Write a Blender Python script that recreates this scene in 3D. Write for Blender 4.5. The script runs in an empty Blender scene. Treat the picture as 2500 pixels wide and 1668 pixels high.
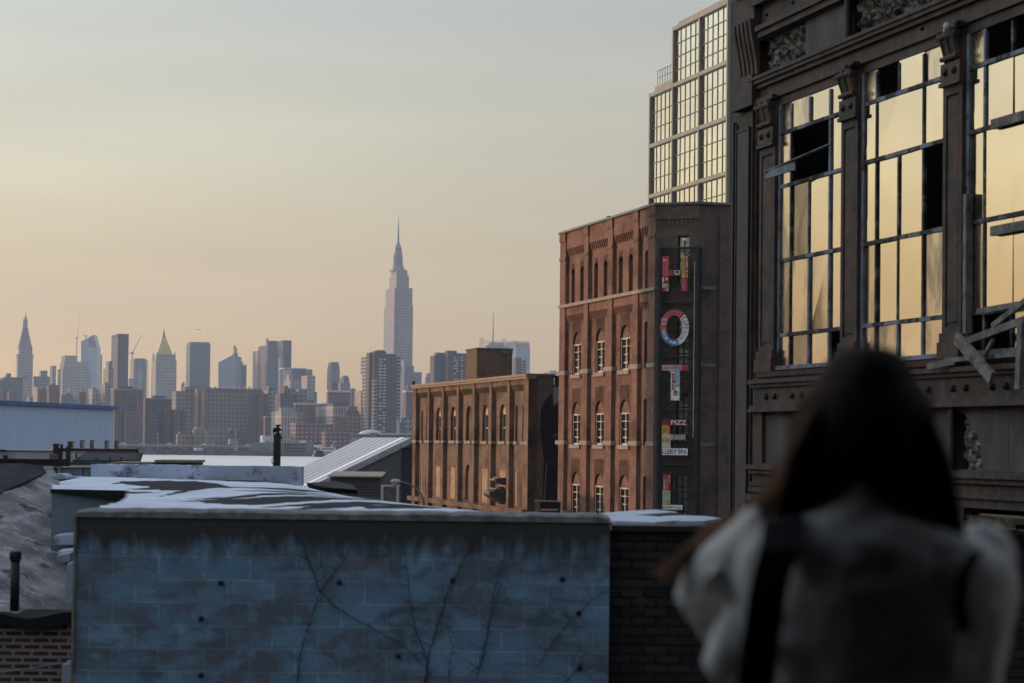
import bpy, bmesh, math, random
from mathutils import Vector, Matrix
R_ = math.radians
SC = bpy.context.scene
COL = SC.collection
random.seed(7)

# ------------------------------------------------------------------ camera
F = 4680.; PIT = R_(1.5); ROL = R_(.65); CY = 955.; EYE = 9.5
cp, sp, cr, sr = math.cos(PIT), math.sin(PIT), math.cos(ROL), math.sin(ROL)
fw = Vector((0, cp, sp)); u0 = Vector((0, -sp, cp))
rt = Vector((1, 0, 0)) * cr + u0 * sr
up = Vector((1, 0, 0)) * -sr + u0 * cr
cd = bpy.data.cameras.new('camera'); cam = bpy.data.objects.new('camera', cd); COL.objects.link(cam)
cam.matrix_world = Matrix(((rt.x, up.x, -fw.x, 0), (rt.y, up.y, -fw.y, 0), (rt.z, up.z, -fw.z, EYE), (0, 0, 0, 1)))
cd.sensor_width = 36; cd.lens = 36 * F / 2500; cd.shift_y = (CY - 834) / 2500
cd.clip_start = .1; cd.clip_end = 30000
cd.dof.use_dof = True; cd.dof.focus_distance = 65; cd.dof.aperture_fstop = 2.9
SC.camera = cam

# ------------------------------------------------------------------ sky, sun, exposure
SUN_REL, SUN_EL = 74., 5.          # degrees left of the view, height
sdir = Vector((-math.sin(R_(SUN_REL)) * math.cos(R_(SUN_EL)), math.cos(R_(SUN_REL)) * math.cos(R_(SUN_EL)), math.sin(R_(SUN_EL))))
sl = bpy.data.lights.new('sun', 'SUN'); so = bpy.data.objects.new('sun', sl); COL.objects.link(so)
so.rotation_euler = (-sdir).to_track_quat('-Z', 'Y').to_euler()
sl.energy = 3.0; sl.angle = R_(1.2); sl.color = (1, .64, .40)
W = bpy.data.worlds.new('World'); SC.world = W; W.use_nodes = True
nt = W.node_tree; N = nt.nodes; L = nt.links
for n in list(N): N.remove(n)
out = N.new('ShaderNodeOutputWorld'); bg = N.new('ShaderNodeBackground'); bg.inputs[1].default_value = .1
sk = N.new('ShaderNodeTexSky'); sk.sky_type = 'NISHITA'; sk.sun_disc = False
sk.sun_elevation = R_(SUN_EL); sk.sun_rotation = R_(-SUN_REL); sk.dust_density = 2.2; sk.air_density = 1.1; sk.ozone_density = 2.5
tc = N.new('ShaderNodeTexCoord'); sx = N.new('ShaderNodeSeparateXYZ'); L.new(tc.outputs['Generated'], sx.inputs[0])
rp = N.new('ShaderNodeValToRGB'); L.new(sx.outputs[2], rp.inputs[0])
els = rp.color_ramp.elements
K = 1.22
stops = [(0.0, (.455, .28, .098)), (.035, (.46, .298, .12)), (.085, (.425, .318, .162)), (.14, (.43, .39, .275)), (.21, (.37, .375, .335)), (.32, (.32, .36, .375)), (.6, (.34, .41, .52)), (1, (.34, .41, .54))]
while len(els) < len(stops): els.new(.5)
for e, (p, c) in zip(els, stops): e.position = p; e.color = (*c, 1)
# thin streaks of high cloud, and the glow on the sun's side
mp = N.new('ShaderNodeMapping'); mp.inputs['Scale'].default_value = (1.2, 1.2, 9); L.new(tc.outputs['Generated'], mp.inputs[0])
nz = N.new('ShaderNodeTexNoise'); nz.inputs['Scale'].default_value = 2.2; nz.inputs['Detail'].default_value = 5; L.new(mp.outputs[0], nz.inputs[0])
mr = N.new('ShaderNodeMapRange'); mr.inputs[1].default_value = .35; mr.inputs[2].default_value = .7; mr.inputs[3].default_value = .92; mr.inputs[4].default_value = 1.09; L.new(nz.outputs[0], mr.inputs[0])
dp = N.new('ShaderNodeVectorMath'); dp.operation = 'DOT_PRODUCT'; L.new(tc.outputs['Generated'], dp.inputs[0]); dp.inputs[1].default_value = sdir
gm = N.new('ShaderNodeMapRange'); gm.inputs[1].default_value = -.2; gm.inputs[2].default_value = 1.; gm.inputs[3].default_value = .82; gm.inputs[4].default_value = 1.65; gm.interpolation_type = 'SMOOTHSTEP'; L.new(dp.outputs['Value'], gm.inputs[0])
g2 = N.new('ShaderNodeMapRange'); g2.inputs[1].default_value = .6; g2.inputs[2].default_value = 1.; g2.inputs[3].default_value = 1.; g2.inputs[4].default_value = 1.9; g2.interpolation_type = 'SMOOTHSTEP'; L.new(dp.outputs['Value'], g2.inputs[0])
m0 = N.new('ShaderNodeMath'); m0.operation = 'MULTIPLY'; L.new(g2.outputs[0], m0.inputs[0]); L.new(gm.outputs[0], m0.inputs[1])
mm = N.new('ShaderNodeMath'); mm.operation = 'MULTIPLY'; L.new(mr.outputs[0], mm.inputs[0]); L.new(m0.outputs[0], mm.inputs[1])
vs = N.new('ShaderNodeVectorMath'); vs.operation = 'SCALE'; L.new(rp.outputs[0], vs.inputs[0]); L.new(mm.outputs[0], vs.inputs['Scale'])
v2 = N.new('ShaderNodeVectorMath'); v2.operation = 'SCALE'; L.new(vs.outputs[0], v2.inputs[0]); v2.inputs['Scale'].default_value = 10. * K
mx = N.new('ShaderNodeMix'); mx.data_type = 'RGBA'; mx.inputs[0].default_value = .92; L.new(sk.outputs[0], mx.inputs[6]); L.new(v2.outputs[0], mx.inputs[7])
L.new(mx.outputs[2], bg.inputs[0]); L.new(bg.outputs[0], out.inputs[0])
SC.view_settings.view_transform = 'Standard'; SC.view_settings.look = 'None'; SC.view_settings.exposure = .3; SC.view_settings.gamma = 1
SC.cycles.volume_bounces = 1; SC.cycles.max_bounces = 6; SC.cycles.use_denoising = True

# ------------------------------------------------------------------ helpers
def ray(px, py):
    d = fw + rt * ((px - 1250) / F) + up * ((CY - py) / F); return d
def at(px, py, Y):
    d = ray(px, py); return Vector((d.x * Y / d.y, Y, EYE + d.z * Y / d.y))
class Fr:                                     # a vertical plane: s along it, o outwards, z up
    def __init__(s, O, ang=None, D=None, flip=False):
        s.O = Vector((O[0], O[1])); s.D = Vector(D) if D is not None else Vector((-math.sin(R_(ang)), math.cos(R_(ang))))
        s.N = Vector((-s.D.y, s.D.x)) if not flip else Vector((s.D.y, -s.D.x))
    def p(s, a, o, z): q = s.O + s.D * a + s.N * o; return Vector((q.x, q.y, z))
    def hit(s, px, py, o=0):
        r = ray(px, py); O = s.O + s.N * o; D = s.D; det = -D.x * r.y + r.x * D.y
        a = (O.x * r.y - r.x * O.y) / det; k = (O.y + a * D.y) / r.y
        return a, EYE + r.z * k
WF = Fr((0, 0), D=(1, 0), flip=True)          # world frame: s = x, o = -y
class MB:
    def __init__(s): s.v = []; s.f = []; s.m = []; s.mi = 0
    def quad(s, *p):
        i = len(s.v); s.v += [Vector(q) for q in p]; s.f.append(tuple(range(i, i + len(p)))); s.m.append(s.mi); return s
    def hexa(s, p):                           # p: 4 bottom, 4 top
        i = len(s.v); s.v += [Vector(q) for q in p]
        for f in ((0, 3, 2, 1), (4, 5, 6, 7), (0, 1, 5, 4), (1, 2, 6, 5), (2, 3, 7, 6), (3, 0, 4, 7)): s.f.append(tuple(i + k for k in f)); s.m.append(s.mi)
        return s
    def box(s, fr, a0, a1, o0, o1, z0, z1):
        return s.hexa([fr.p(a, o, z) for z in (z0, z1) for a, o in ((a0, o0), (a1, o0), (a1, o1), (a0, o1))])
    def frus(s, fr, ca, co, a0, b0, a1, b1, z0, z1):
        return s.hexa([fr.p(ca + i * a, co + j * b, z) for z, a, b in ((z0, a0, b0), (z1, a1, b1)) for i, j in ((-1, -1), (1, -1), (1, 1), (-1, 1))])
    def prism(s, pts, vec):                   # polygon extruded by vec
        n = len(pts); i = len(s.v); vec = Vector(vec); s.v += [Vector(q) for q in pts] + [Vector(q) + vec for q in pts]
        s.f.append(tuple(range(i, i + n))[::-1]); s.f.append(tuple(range(i + n, i + 2 * n))); s.m += [s.mi] * 2
        for k in range(n): s.f.append((i + k, i + (k + 1) % n, i + n + (k + 1) % n, i + n + k)); s.m.append(s.mi)
        return s
    def fpoly(s, fr, pts, o0, o1):            # pts = (a,z) in frame
        a = [fr.p(q[0], o0, q[1]) for q in pts]; return s.prism(a, Vector((*(fr.N * (o1 - o0)), 0)))
    def tube(s, pts, r, n=8, r1=None):
        pts = [Vector(p) for p in pts]; m = len(pts); base = len(s.v)
        for k, p in enumerate(pts):
            t = (pts[min(k + 1, m - 1)] - pts[max(k - 1, 0)]).normalized()
            a = t.orthogonal().normalized() if abs(t.z) > .95 else t.cross(Vector((0, 0, 1))).normalized(); b = t.cross(a)
            rr = r[k] if isinstance(r, (list, tuple)) else (r if r1 is None else r + (r1 - r) * k / (m - 1))
            for j in range(n): th = 2 * math.pi * j / n; s.v.append(p + a * math.cos(th) * rr + b * math.sin(th) * rr)
        for k in range(m - 1):
            for j in range(n): s.f.append((base + k * n + j, base + k * n + (j + 1) % n, base + (k + 1) * n + (j + 1) % n, base + (k + 1) * n + j)); s.m.append(s.mi)
        s.f.append(tuple(base + j for j in range(n))[::-1]); s.f.append(tuple(base + (m - 1) * n + j for j in range(n))); s.m += [s.mi] * 2
        return s
    def bar(s, p, q, w, h):                   # rectangular bar
        p, q = Vector(p), Vector(q); t = (q - p).normalized(); a = t.cross(Vector((0, 0, 1)))
        a = Vector((1, 0, 0)) if a.length < .05 else a.normalized(); b = a.cross(t).normalized(); a *= w / 2; b *= h / 2
        return s.hexa([p - a - b, p + a - b, p + a + b, p - a + b, q - a - b, q + a - b, q + a + b, q - a + b])
    def lathe(s, c, prof, n=16):
        i = len(s.v); c = Vector(c)
        for r, z in prof:
            for j in range(n): th = 2 * math.pi * j / n; s.v.append(c + Vector((r * math.cos(th), r * math.sin(th), z)))
        for k in range(len(prof) - 1):
            for j in range(n): s.f.append((i + k * n + j, i + k * n + (j + 1) % n, i + (k + 1) * n + (j + 1) % n, i + (k + 1) * n + j)); s.m.append(s.mi)
        s.f.append(tuple(i + j for j in range(n))[::-1]); s.f.append(tuple(i + (len(prof) - 1) * n + j for j in range(n))); s.m += [s.mi] * 2
        return s
    def ball(s, c, r, n=10, sc=(1, 1, 1)):
        c = Vector(c); i = len(s.v); h = n // 2 + 1
        for k in range(h + 1):
            ph = math.pi * k / h
            for j in range(n): th = 2 * math.pi * j / n; s.v.append(c + Vector((r * sc[0] * math.sin(ph) * math.cos(th), r * sc[1] * math.sin(ph) * math.sin(th), r * sc[2] * math.cos(ph))))
        for k in range(h):
            for j in range(n): s.f.append((i + k * n + j, i + k * n + (j + 1) % n, i + (k + 1) * n + (j + 1) % n, i + (k + 1) * n + j)); s.m.append(s.mi)
        return s
def wloc(o):
    l = Vector(o.location); return l + (wloc(o.parent) if o.parent else Vector())
def obj(name, mb, mat, parent=None, smooth=False, fix=True):
    me = bpy.data.meshes.new(name); off = wloc(parent) if parent else Vector()
    me.from_pydata([v - off for v in mb.v], [], mb.f)
    mats = mat if isinstance(mat, (list, tuple)) else [mat]
    for m in mats: me.materials.append(m)
    for p, k in zip(me.polygons, mb.m): p.material_index = k; p.use_smooth = smooth
    bm = bmesh.new(); bm.from_mesh(me)
    if fix: bmesh.ops.recalc_face_normals(bm, faces=bm.faces)
    uv = bm.loops.layers.uv.new('uv')
    for f in bm.faces:
        n = f.normal
        if abs(n.z) < .72 and n.length > .1: t = Vector((-n.y, n.x, 0)).normalized(); tt = Vector((0, 0, 1))
        else: t = Vector((1, 0, 0)); tt = Vector((0, 1, 0))
        for l in f.loops: w = l.vert.co + off; l[uv].uv = (w.dot(t), w.dot(tt))
    bm.to_mesh(me); bm.free()
    o = bpy.data.objects.new(name, me); COL.objects.link(o)
    if parent: o.parent = parent
    return o
def tag(o, label, cat, group=None, kind=None):
    o['label'] = label; o['category'] = cat
    if group: o['group'] = group
    if kind: o['kind'] = kind
    return o
def thing(name, label, cat, loc, group=None):
    o = bpy.data.objects.new(name, None); COL.objects.link(o); o.location = loc; o.empty_display_size = .1
    return tag(o, label, cat, group)
def structure(o): o['kind'] = 'structure'; return o

# ------------------------------------------------------------------ materials
def newmat(name):
    m = bpy.data.materials.new(name); m.use_nodes = True; return m, m.node_tree.nodes, m.node_tree.links, m.node_tree.nodes['Principled BSDF']
def mixrgb(N, L, fac, a, b, mode='MIX'):
    x = N.new('ShaderNodeMix'); x.data_type = 'RGBA'; x.blend_type = mode
    for k, v in ((0, fac), (6, a), (7, b)):
        if hasattr(v, 'is_linked'): L.new(v, x.inputs[k])
        elif k == 0: x.inputs[0].default_value = v
        else: x.inputs[k].default_value = (*v, 1)
    return x.outputs[2]
def noise(N, L, vec, scale, detail=4, lo=.4, hi=.6, rough=.55, stretch=None):
    if stretch:
        m = N.new('ShaderNodeMapping'); m.inputs['Scale'].default_value = stretch; L.new(vec, m.inputs[0]); vec = m.outputs[0]
    n = N.new('ShaderNodeTexNoise'); n.inputs['Scale'].default_value = scale; n.inputs['Detail'].default_value = detail; n.inputs['Roughness'].default_value = rough; L.new(vec, n.inputs['Vector'])
    r = N.new('ShaderNodeMapRange'); r.inputs[1].default_value = lo; r.inputs[2].default_value = hi; L.new(n.outputs[0], r.inputs[0]); return r.outputs[0]
def bump(N, L, b, h, dist, st=.6):
    u = N.new('ShaderNodeBump'); u.inputs['Strength'].default_value = st; u.inputs['Distance'].default_value = dist; L.new(h, u.inputs['Height']); L.new(u.outputs[0], b.inputs['Normal'])
def M(name, c1, c2=None, scale=1., rough=.8, metal=0, bmp=0, stretch=None, c3=None, s3=.3, spec=.35, lo=.38, hi=.62, emit=None):
    m, N, L, b = newmat(name); b.inputs['Roughness'].default_value = rough; b.inputs['Metallic'].default_value = metal; b.inputs['Specular IOR Level'].default_value = spec
    if c2 is None: c2 = tuple(x * .78 for x in c1)
    tc = N.new('ShaderNodeTexCoord'); v = tc.outputs['Object']
    f = noise(N, L, v, scale, 6, lo, hi, stretch=stretch); c = mixrgb(N, L, f, c1, c2)
    if c3: g = noise(N, L, v, s3, 8, .52, .64, .65); c = mixrgb(N, L, g, c, c3)
    L.new(c, b.inputs['Base Color'])
    if bmp: bump(N, L, b, noise(N, L, v, scale * 4, 6, .2, .8, stretch=stretch), bmp)
    if emit: b.inputs['Emission Color'].default_value = (*emit[:3], 1); b.inputs['Emission Strength'].default_value = emit[3]
    return m
def brickmat(name, ca, cb, mort, bw=.21, rh=.075, ms=.011, stain=(.05, .035, .03), bd=.006, st_lo=.5, st_hi=.68, spot=None, white=.0):
    m, N, L, b = newmat(name); b.inputs['Roughness'].default_value = .9; b.inputs['Specular IOR Level'].default_value = .2
    uv = N.new('ShaderNodeUVMap'); uv.uv_map = 'uv'
    t = N.new('ShaderNodeTexBrick'); L.new(uv.outputs[0], t.inputs[0]); t.inputs['Scale'].default_value = 1
    for k, c in (('Color1', ca), ('Color2', cb), ('Mortar', mort)): t.inputs[k].default_value = (*c, 1)
    t.inputs['Mortar Size'].default_value = ms; t.inputs['Brick Width'].default_value = bw; t.inputs['Row Height'].default_value = rh; t.inputs['Mortar Smooth'].default_value = .2
    c = t.outputs[0]
    c = mixrgb(N, L, noise(N, L, uv.outputs[0], .45, 7, st_lo, st_hi, .65), c, stain)
    g = noise(N, L, uv.outputs[0], 2.6, 6, .3, .75); c = mixrgb(N, L, g, c, mixrgb(N, L, 1., c, (.72, .68, .66), 'MULTIPLY'))
    if spot: c = mixrgb(N, L, noise(N, L, uv.outputs[0], 5, 2, .66, .7), c, spot)
    if white: c = mixrgb(N, L, noise(N, L, uv.outputs[0], 1.3, 9, 1 - white, 1.02 - white, .8), c, (.42, .38, .36))
    L.new(c, b.inputs['Base Color']); inv = N.new('ShaderNodeMath'); inv.operation = 'SUBTRACT'; inv.inputs[0].default_value = 1; L.new(t.outputs['Fac'], inv.inputs[1]); bump(N, L, b, inv.outputs[0], bd, .8)
    return m
_wc = {}
def wmat(wall, win, bay=3., fl=3.3, ms=.55, win2=None, rough=.8, gl=.35, metal=0.):
    """far facade: storeys and window bays at their real spacing"""
    key = (wall, win, bay, fl, ms, win2)
    if key in _wc: return _wc[key]
    m, N, L, b = newmat('facade'); b.inputs['Specular IOR Level'].default_value = .3
    uv = N.new('ShaderNodeUVMap'); uv.uv_map = 'uv'
    t = N.new('ShaderNodeTexBrick'); L.new(uv.outputs[0], t.inputs[0]); t.offset = 0; t.inputs['Scale'].default_value = 1
    win2 = win2 or tuple(x * 1.9 + .02 for x in win)
    for k, c in (('Color1', win), ('Color2', win2), ('Mortar', wall)): t.inputs[k].default_value = (*c, 1)
    t.inputs['Mortar Size'].default_value = ms; t.inputs['Brick Width'].default_value = bay; t.inputs['Row Height'].default_value = fl; t.inputs['Mortar Smooth'].default_value = .1; t.inputs['Bias'].default_value = -.5
    c = mixrgb(N, L, noise(N, L, uv.outputs[0], .03, 5, .35, .65), t.outputs[0], mixrgb(N, L, 1., t.outputs[0], (.8, .8, .8), 'MULTIPLY'))
    L.new(c, b.inputs['Base Color'])
    r = N.new('ShaderNodeMapRange'); r.inputs[3].default_value = gl; r.inputs[4].default_value = rough; L.new(t.outputs['Fac'], r.inputs[0]); L.new(r.outputs[0], b.inputs['Roughness'])
    b.inputs['Metallic'].default_value = metal
    _wc[key] = m; return m

mt = {}
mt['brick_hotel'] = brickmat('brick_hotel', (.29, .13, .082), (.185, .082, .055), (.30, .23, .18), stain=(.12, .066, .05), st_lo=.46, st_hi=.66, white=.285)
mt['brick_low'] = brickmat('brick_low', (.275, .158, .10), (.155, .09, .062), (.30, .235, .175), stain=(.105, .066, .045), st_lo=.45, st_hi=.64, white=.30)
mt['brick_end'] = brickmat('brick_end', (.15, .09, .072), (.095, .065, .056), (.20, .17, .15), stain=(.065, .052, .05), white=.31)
mt['brick_blackened'] = brickmat('brick_blackened', (.046, .040, .040), (.026, .023, .025), (.016, .014, .014), stain=(.022, .020, .020), bd=.02, rh=.083, bw=.215, ms=.012, spot=(.07, .032, .02))
mt['brick_whitewash'] = brickmat('brick_whitewash', (.10, .045, .032), (.06, .03, .026), (.27, .24, .23), stain=(.15, .13, .125), rh=.075, ms=.02, bd=.015)
mt['stone'] = M('stone', (.34, .29, .23), (.24, .20, .16), 3, .9)
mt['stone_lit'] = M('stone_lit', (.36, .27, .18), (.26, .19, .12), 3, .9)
mt['coping'] = M('coping', (.16, .17, .17), (.10, .11, .11), 4, .6)
mt['white_paint'] = M('white_paint', (.55, .50, .42), (.42, .38, .32), 5, .6)
mt['cream_frame'] = M('cream_frame', (.56, .44, .27), (.42, .32, .2), 4, .7)
mt['dark'] = M('dark_void', (.012, .012, .014), (.006, .006, .008), 1, .9)
mt['black_paint'] = M('black_paint', (.016, .018, .022), (.008, .009, .012), 1, .8)
mt['plywood'] = M('plywood', (.46, .31, .17), (.30, .19, .10), 3, .85, stretch=(1, 1, .3), c3=(.24, .16, .09), s3=2)
mt['steel_black'] = M('steel_black', (.020, .026, .032), (.012, .014, .018), 3, .55, spec=.4)
mt['steel_mast'] = M('steel_mast', (.016, .020, .030), (.01, .012, .018), 6, .35, spec=.5)
mt['rust'] = M('rust', (.11, .035, .024), (.055, .022, .018), 4, .8, c3=(.03, .02, .02), s3=2)
mt['rust_dark'] = M('rust_dark', (.035, .022, .02), (.018, .014, .014), 3, .8)
mt['iron'] = M('old_iron', (.074, .051, .037), (.036, .028, .022), 3.2, .7, bmp=.010, c3=(.115, .05, .026), s3=2.2, spec=.35)
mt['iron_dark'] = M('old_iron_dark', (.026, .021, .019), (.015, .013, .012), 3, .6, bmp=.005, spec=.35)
mt['iron_streak'] = M('streaked_iron', (.090, .062, .045), (.040, .030, .024), 7, .7, bmp=.004, stretch=(1, 1, .12), c3=(.06, .033, .022), s3=1.2)
mt['iron_red'] = M('reddish_iron_panel', (.095, .066, .062), (.065, .045, .043), 4, .7, bmp=.003)
mt['sheet_panel'] = M('stained_sheet', (.11, .09, .075), (.06, .05, .043), 2.4, .75, bmp=.004, stretch=(1, 1, .25), c3=(.05, .032, .026), s3=1.0)
mt['rough_render'] = M('rough_render', (.24, .21, .17), (.045, .04, .036), 9, .95, bmp=.05, c3=(.012, .012, .013), s3=5, lo=.42, hi=.58)
mt['rubble'] = M('rubble', (.38, .33, .28), (.12, .10, .085), 14, .95, bmp=.05, lo=.42, hi=.58)
mt['old_wood_white'] = M('flaked_white_wood', (.21, .23, .26), (.12, .13, .15), 5, .7, bmp=.003, c3=(.05, .045, .04), s3=3.5)
mt['old_wood_dark'] = M('tarred_wood', (.022, .021, .022), (.012, .012, .013), 7, .7, bmp=.004, c3=(.16, .15, .15), s3=4.3)
mt['driftwood'] = M('weathered_wood', (.23, .20, .17), (.12, .105, .09), 5, .85, bmp=.004, stretch=(1, 1, 1), c3=(.07, .055, .045), s3=4)
mt['tower_frame'] = M('tan_metal', (.22, .205, .165), (.185, .172, .138), .2, .5)
mt['tower_dark'] = M('slate_metal', (.055, .065, .08), (.045, .05, .062), .3, .5)

def glass(name, tint, rough=.06, metal=.85, dirt=None, wave=.0, dscale=1.2, wsc=1.2):
    m, N, L, b = newmat(name); b.inputs['Metallic'].default_value = metal
    tc = N.new('ShaderNodeTexCoord'); v = tc.outputs['Object']
    c = mixrgb(N, L, noise(N, L, v, .8, 3, .3, .7), tint, tuple(x * .9 for x in tint))
    rf = None
    if dirt:
        g = noise(N, L, v, dscale, 8, .48, .66, .7, stretch=(1, 1, .3)); c = mixrgb(N, L, g, c, dirt)
        r = N.new('ShaderNodeMapRange'); r.inputs[3].default_value = rough; r.inputs[4].default_value = .45; L.new(g, r.inputs[0]); L.new(r.outputs[0], b.inputs['Roughness'])
    else: b.inputs['Roughness'].default_value = rough
    L.new(c, b.inputs['Base Color'])
    if wave: bump(N, L, b, noise(N, L, v, wsc, 2, 0, 1), wave, 1.)
    return m
mt['pane'] = glass('old_pane', (.51, .445, .335), .05, .97, None, .0008, .7)
mt['pane_grime_reflect'] = glass('grime_reflect_pane', (.44, .37, .27), .14, .95, (.27, .23, .18), .002, 1.6)  # grime, and the darker reflections in the first window
mt['pane_bronze'] = glass('pane_bronze', (.50, .44, .38), .12, .85, (.32, .27, .22), .02, 1.)
mt['tower_glass'] = glass('tower_glass', (.60, .56, .45), .04, .98, None, .03, wsc=.25)
mt['tower_side_glass'] = glass('tower_side_glass', (.26, .36, .40), .08, .8)
mt['hotel_glass'] = glass('hotel_glass', (.72, .70, .64), .08, .85)
mt['hotel_glass_dark'] = glass('hotel_glass_dark', (.20, .25, .34), .1, .8); mt['white_frame'] = M('white_sash', (.60, .54, .43), (.50, .45, .36), 4, .7)
mt['green_glass'] = glass('stair_glass', (.40, .46, .38), .2, .5)

# ------------------------------------------------------------------ ground and water
def plain(name, x0, x1, y0, y1, z, mat):
    mb = MB(); mb.quad((x0, y0, z), (x1, y0, z), (x1, y1, z), (x0, y1, z)); return structure(obj(name, mb, mat))
plain('ground', -5900, 5900, -2900, 330, 0, M('asphalt_ground', (.07, .068, .066), (.05, .05, .05), .3, .95))
m, N, L, b = newmat('river'); b.inputs['Base Color'].default_value = (.86, .84, .80, 1); b.inputs['Metallic'].default_value = .95; b.inputs['Roughness'].default_value = .34; b.inputs['IOR'].default_value = 1.33; b.inputs['Specular IOR Level'].default_value = .8
tc = N.new('ShaderNodeTexCoord'); bump(N, L, b, noise(N, L, tc.outputs['Object'], .12, 6, .2, .8, .6, stretch=(.35, 1, 1)), .3, .5)
plain('water', -5900, 5900, 330, 1372, -3, m)
plain('far_ground', -5900, 5900, 1372, 6100, -1, M('far_streets', (.11, .10, .10), (.07, .07, .07), .01, .95))
mb = MB(); mb.box(WF, -5900, 5900, -330.6, -330, -3.2, .2); structure(obj('river_wall', mb, mt['stone']))
mb = MB(); mb.box(WF, -1200, 1200, -1373.4, -1372, -3.2, .3); structure(obj('river_wall', mb, M('bulkhead', (.09, .085, .08), (.04, .04, .04), .2, .9)))

# ------------------------------------------------------------------ far skyline
MD = Vector((.94, .342)).normalized(); ML = Vector((-.342, .94)).normalized()
class T:
    """a far building whose near corner, left end and right end stand at the given bearings"""
    def __init__(s, name, label, cat, Y, group=None):
        s.Y = Y; s.name = name; s.root = None; s.a = (name, label, cat, group)
    def start(s, px):
        if not s.root:
            q = at(px, 1060, s.Y); s.root = thing(s.a[0], s.a[1], s.a[2], (q.x, q.y, -1), s.a[3])
    def fr(s, px, dY=0):
        q = at(px, 1060, s.Y + dY); f = Fr((q.x, q.y), D=(MD.x, MD.y)); f.N = Vector(ML); return f
    def ext(s, f, px, D):
        u = (px - 1250) / F; t = (u * f.O.y - f.O.x) / (D.x - u * D.y) if abs(D.x - u * D.y) > 1e-4 else 30; return t
    def blk(s, part, pl, pc, pr, yt, mat, yb=None, dY=0, maxl=45, zt=None):
        s.start(pc); f = s.fr(pc, dY); w = s.ext(f, pr, MD); l = s.ext(f, pl, ML) if pl < pc - .5 else 20
        l = min(max(l, 8), maxl); w = max(w, 2)
        px = (pl + pr) / 2
        z1 = zt if zt is not None else at(px, yt, s.Y + dY).z; z0 = -1 if yb is None else at(px, yb, s.Y + dY).z
        mb = MB(); mb.box(f, 0, w, 0, l, z0, z1); o = obj(part, mb, mat, s.root); return f, w, l, z1
    def shape(s, part, mb, mat, smooth=False): return obj(part, mb, mat, s.root, smooth)

C = dict(
 white=wmat((.42, .37, .33), (.13, .12, .125), 4.6, 5., 1.25), white2=wmat((.46, .42, .38), (.14, .135, .14), 4.4, 4.6, 1.05),
 tan=wmat((.36, .27, .20), (.10, .08, .08), 3.2, 3.3, .8), brown=wmat((.17, .125, .11), (.05, .045, .05), 3., 3., .7),
 brown2=wmat((.14, .105, .095), (.045, .042, .048), 4.4, 3., .95), red=wmat((.19, .085, .07), (.34, .33, .34), 3.6, 3.2, .95, (.16, .15, .16)),
 red2=wmat((.22, .105, .085), (.10, .09, .09), 3., 3., .75, (.3, .28, .27)), slate=wmat((.17, .175, .195), (.05, .06, .085), 3.6, 4.2, .6),
 glassy=wmat((.26, .31, .36), (.30, .38, .46), 2.2, 3.8, .3, (.36, .44, .52), gl=.15), dark=wmat((.075, .07, .075), (.05, .048, .052), 1.6, 3.8, .3),
 teal=wmat((.20, .23, .24), (.08, .10, .12), 3., 3., .6), grey=wmat((.28, .275, .28), (.05, .055, .07), 4.2, 4.2, .95), band=wmat((.30, .25, .21), (.11, .10, .10), 30, 3.3, .8),
 esb=wmat((.36, .305, .26), (.05, .048, .06), 4.2, 5.4, 1.0), va=wmat((.30, .255, .21), (.07, .065, .065), 3.6, 3.7, 1.0, (.16, .14, .13)),
 fins=wmat((.46, .43, .39), (.10, .11, .12), 2.2, 15, .55), finw=wmat((.50, .45, .38), (.16, .15, .15), 2.4, 9, .7), balc=wmat((.13, .10, .09), (.40, .40, .42), 8, 3., .9, (.22, .22, .24)),
)
P = dict(roof=M('far_roof', (.30, .30, .32), (.20, .20, .22), .05, .9), gold=M('gilded_tiles', (.62, .50, .16), (.50, .38, .12), .3, .45, .3), cop=M('patina', (.16, .17, .18), None, .2, .7),
 brick=M('plain_brick', (.19, .11, .085), None, .1, .9), tanp=M('plain_tan', (.42, .31, .22), None, .1, .9), dk=M('plain_dark', (.08, .08, .085), None, .1, .8), st=M('plain_stone', (.36, .33, .30), None, .1, .9),
 wh=M('plain_white', (.60, .60, .62), None, .1, .7), crane=M('crane_paint', (.30, .17, .12), None, 1, .7), net=M('blue_net', (.10, .17, .24), None, .3, .8), scaf=M('scaffold', (.26, .24, .24), None, 1, .7))

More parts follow.
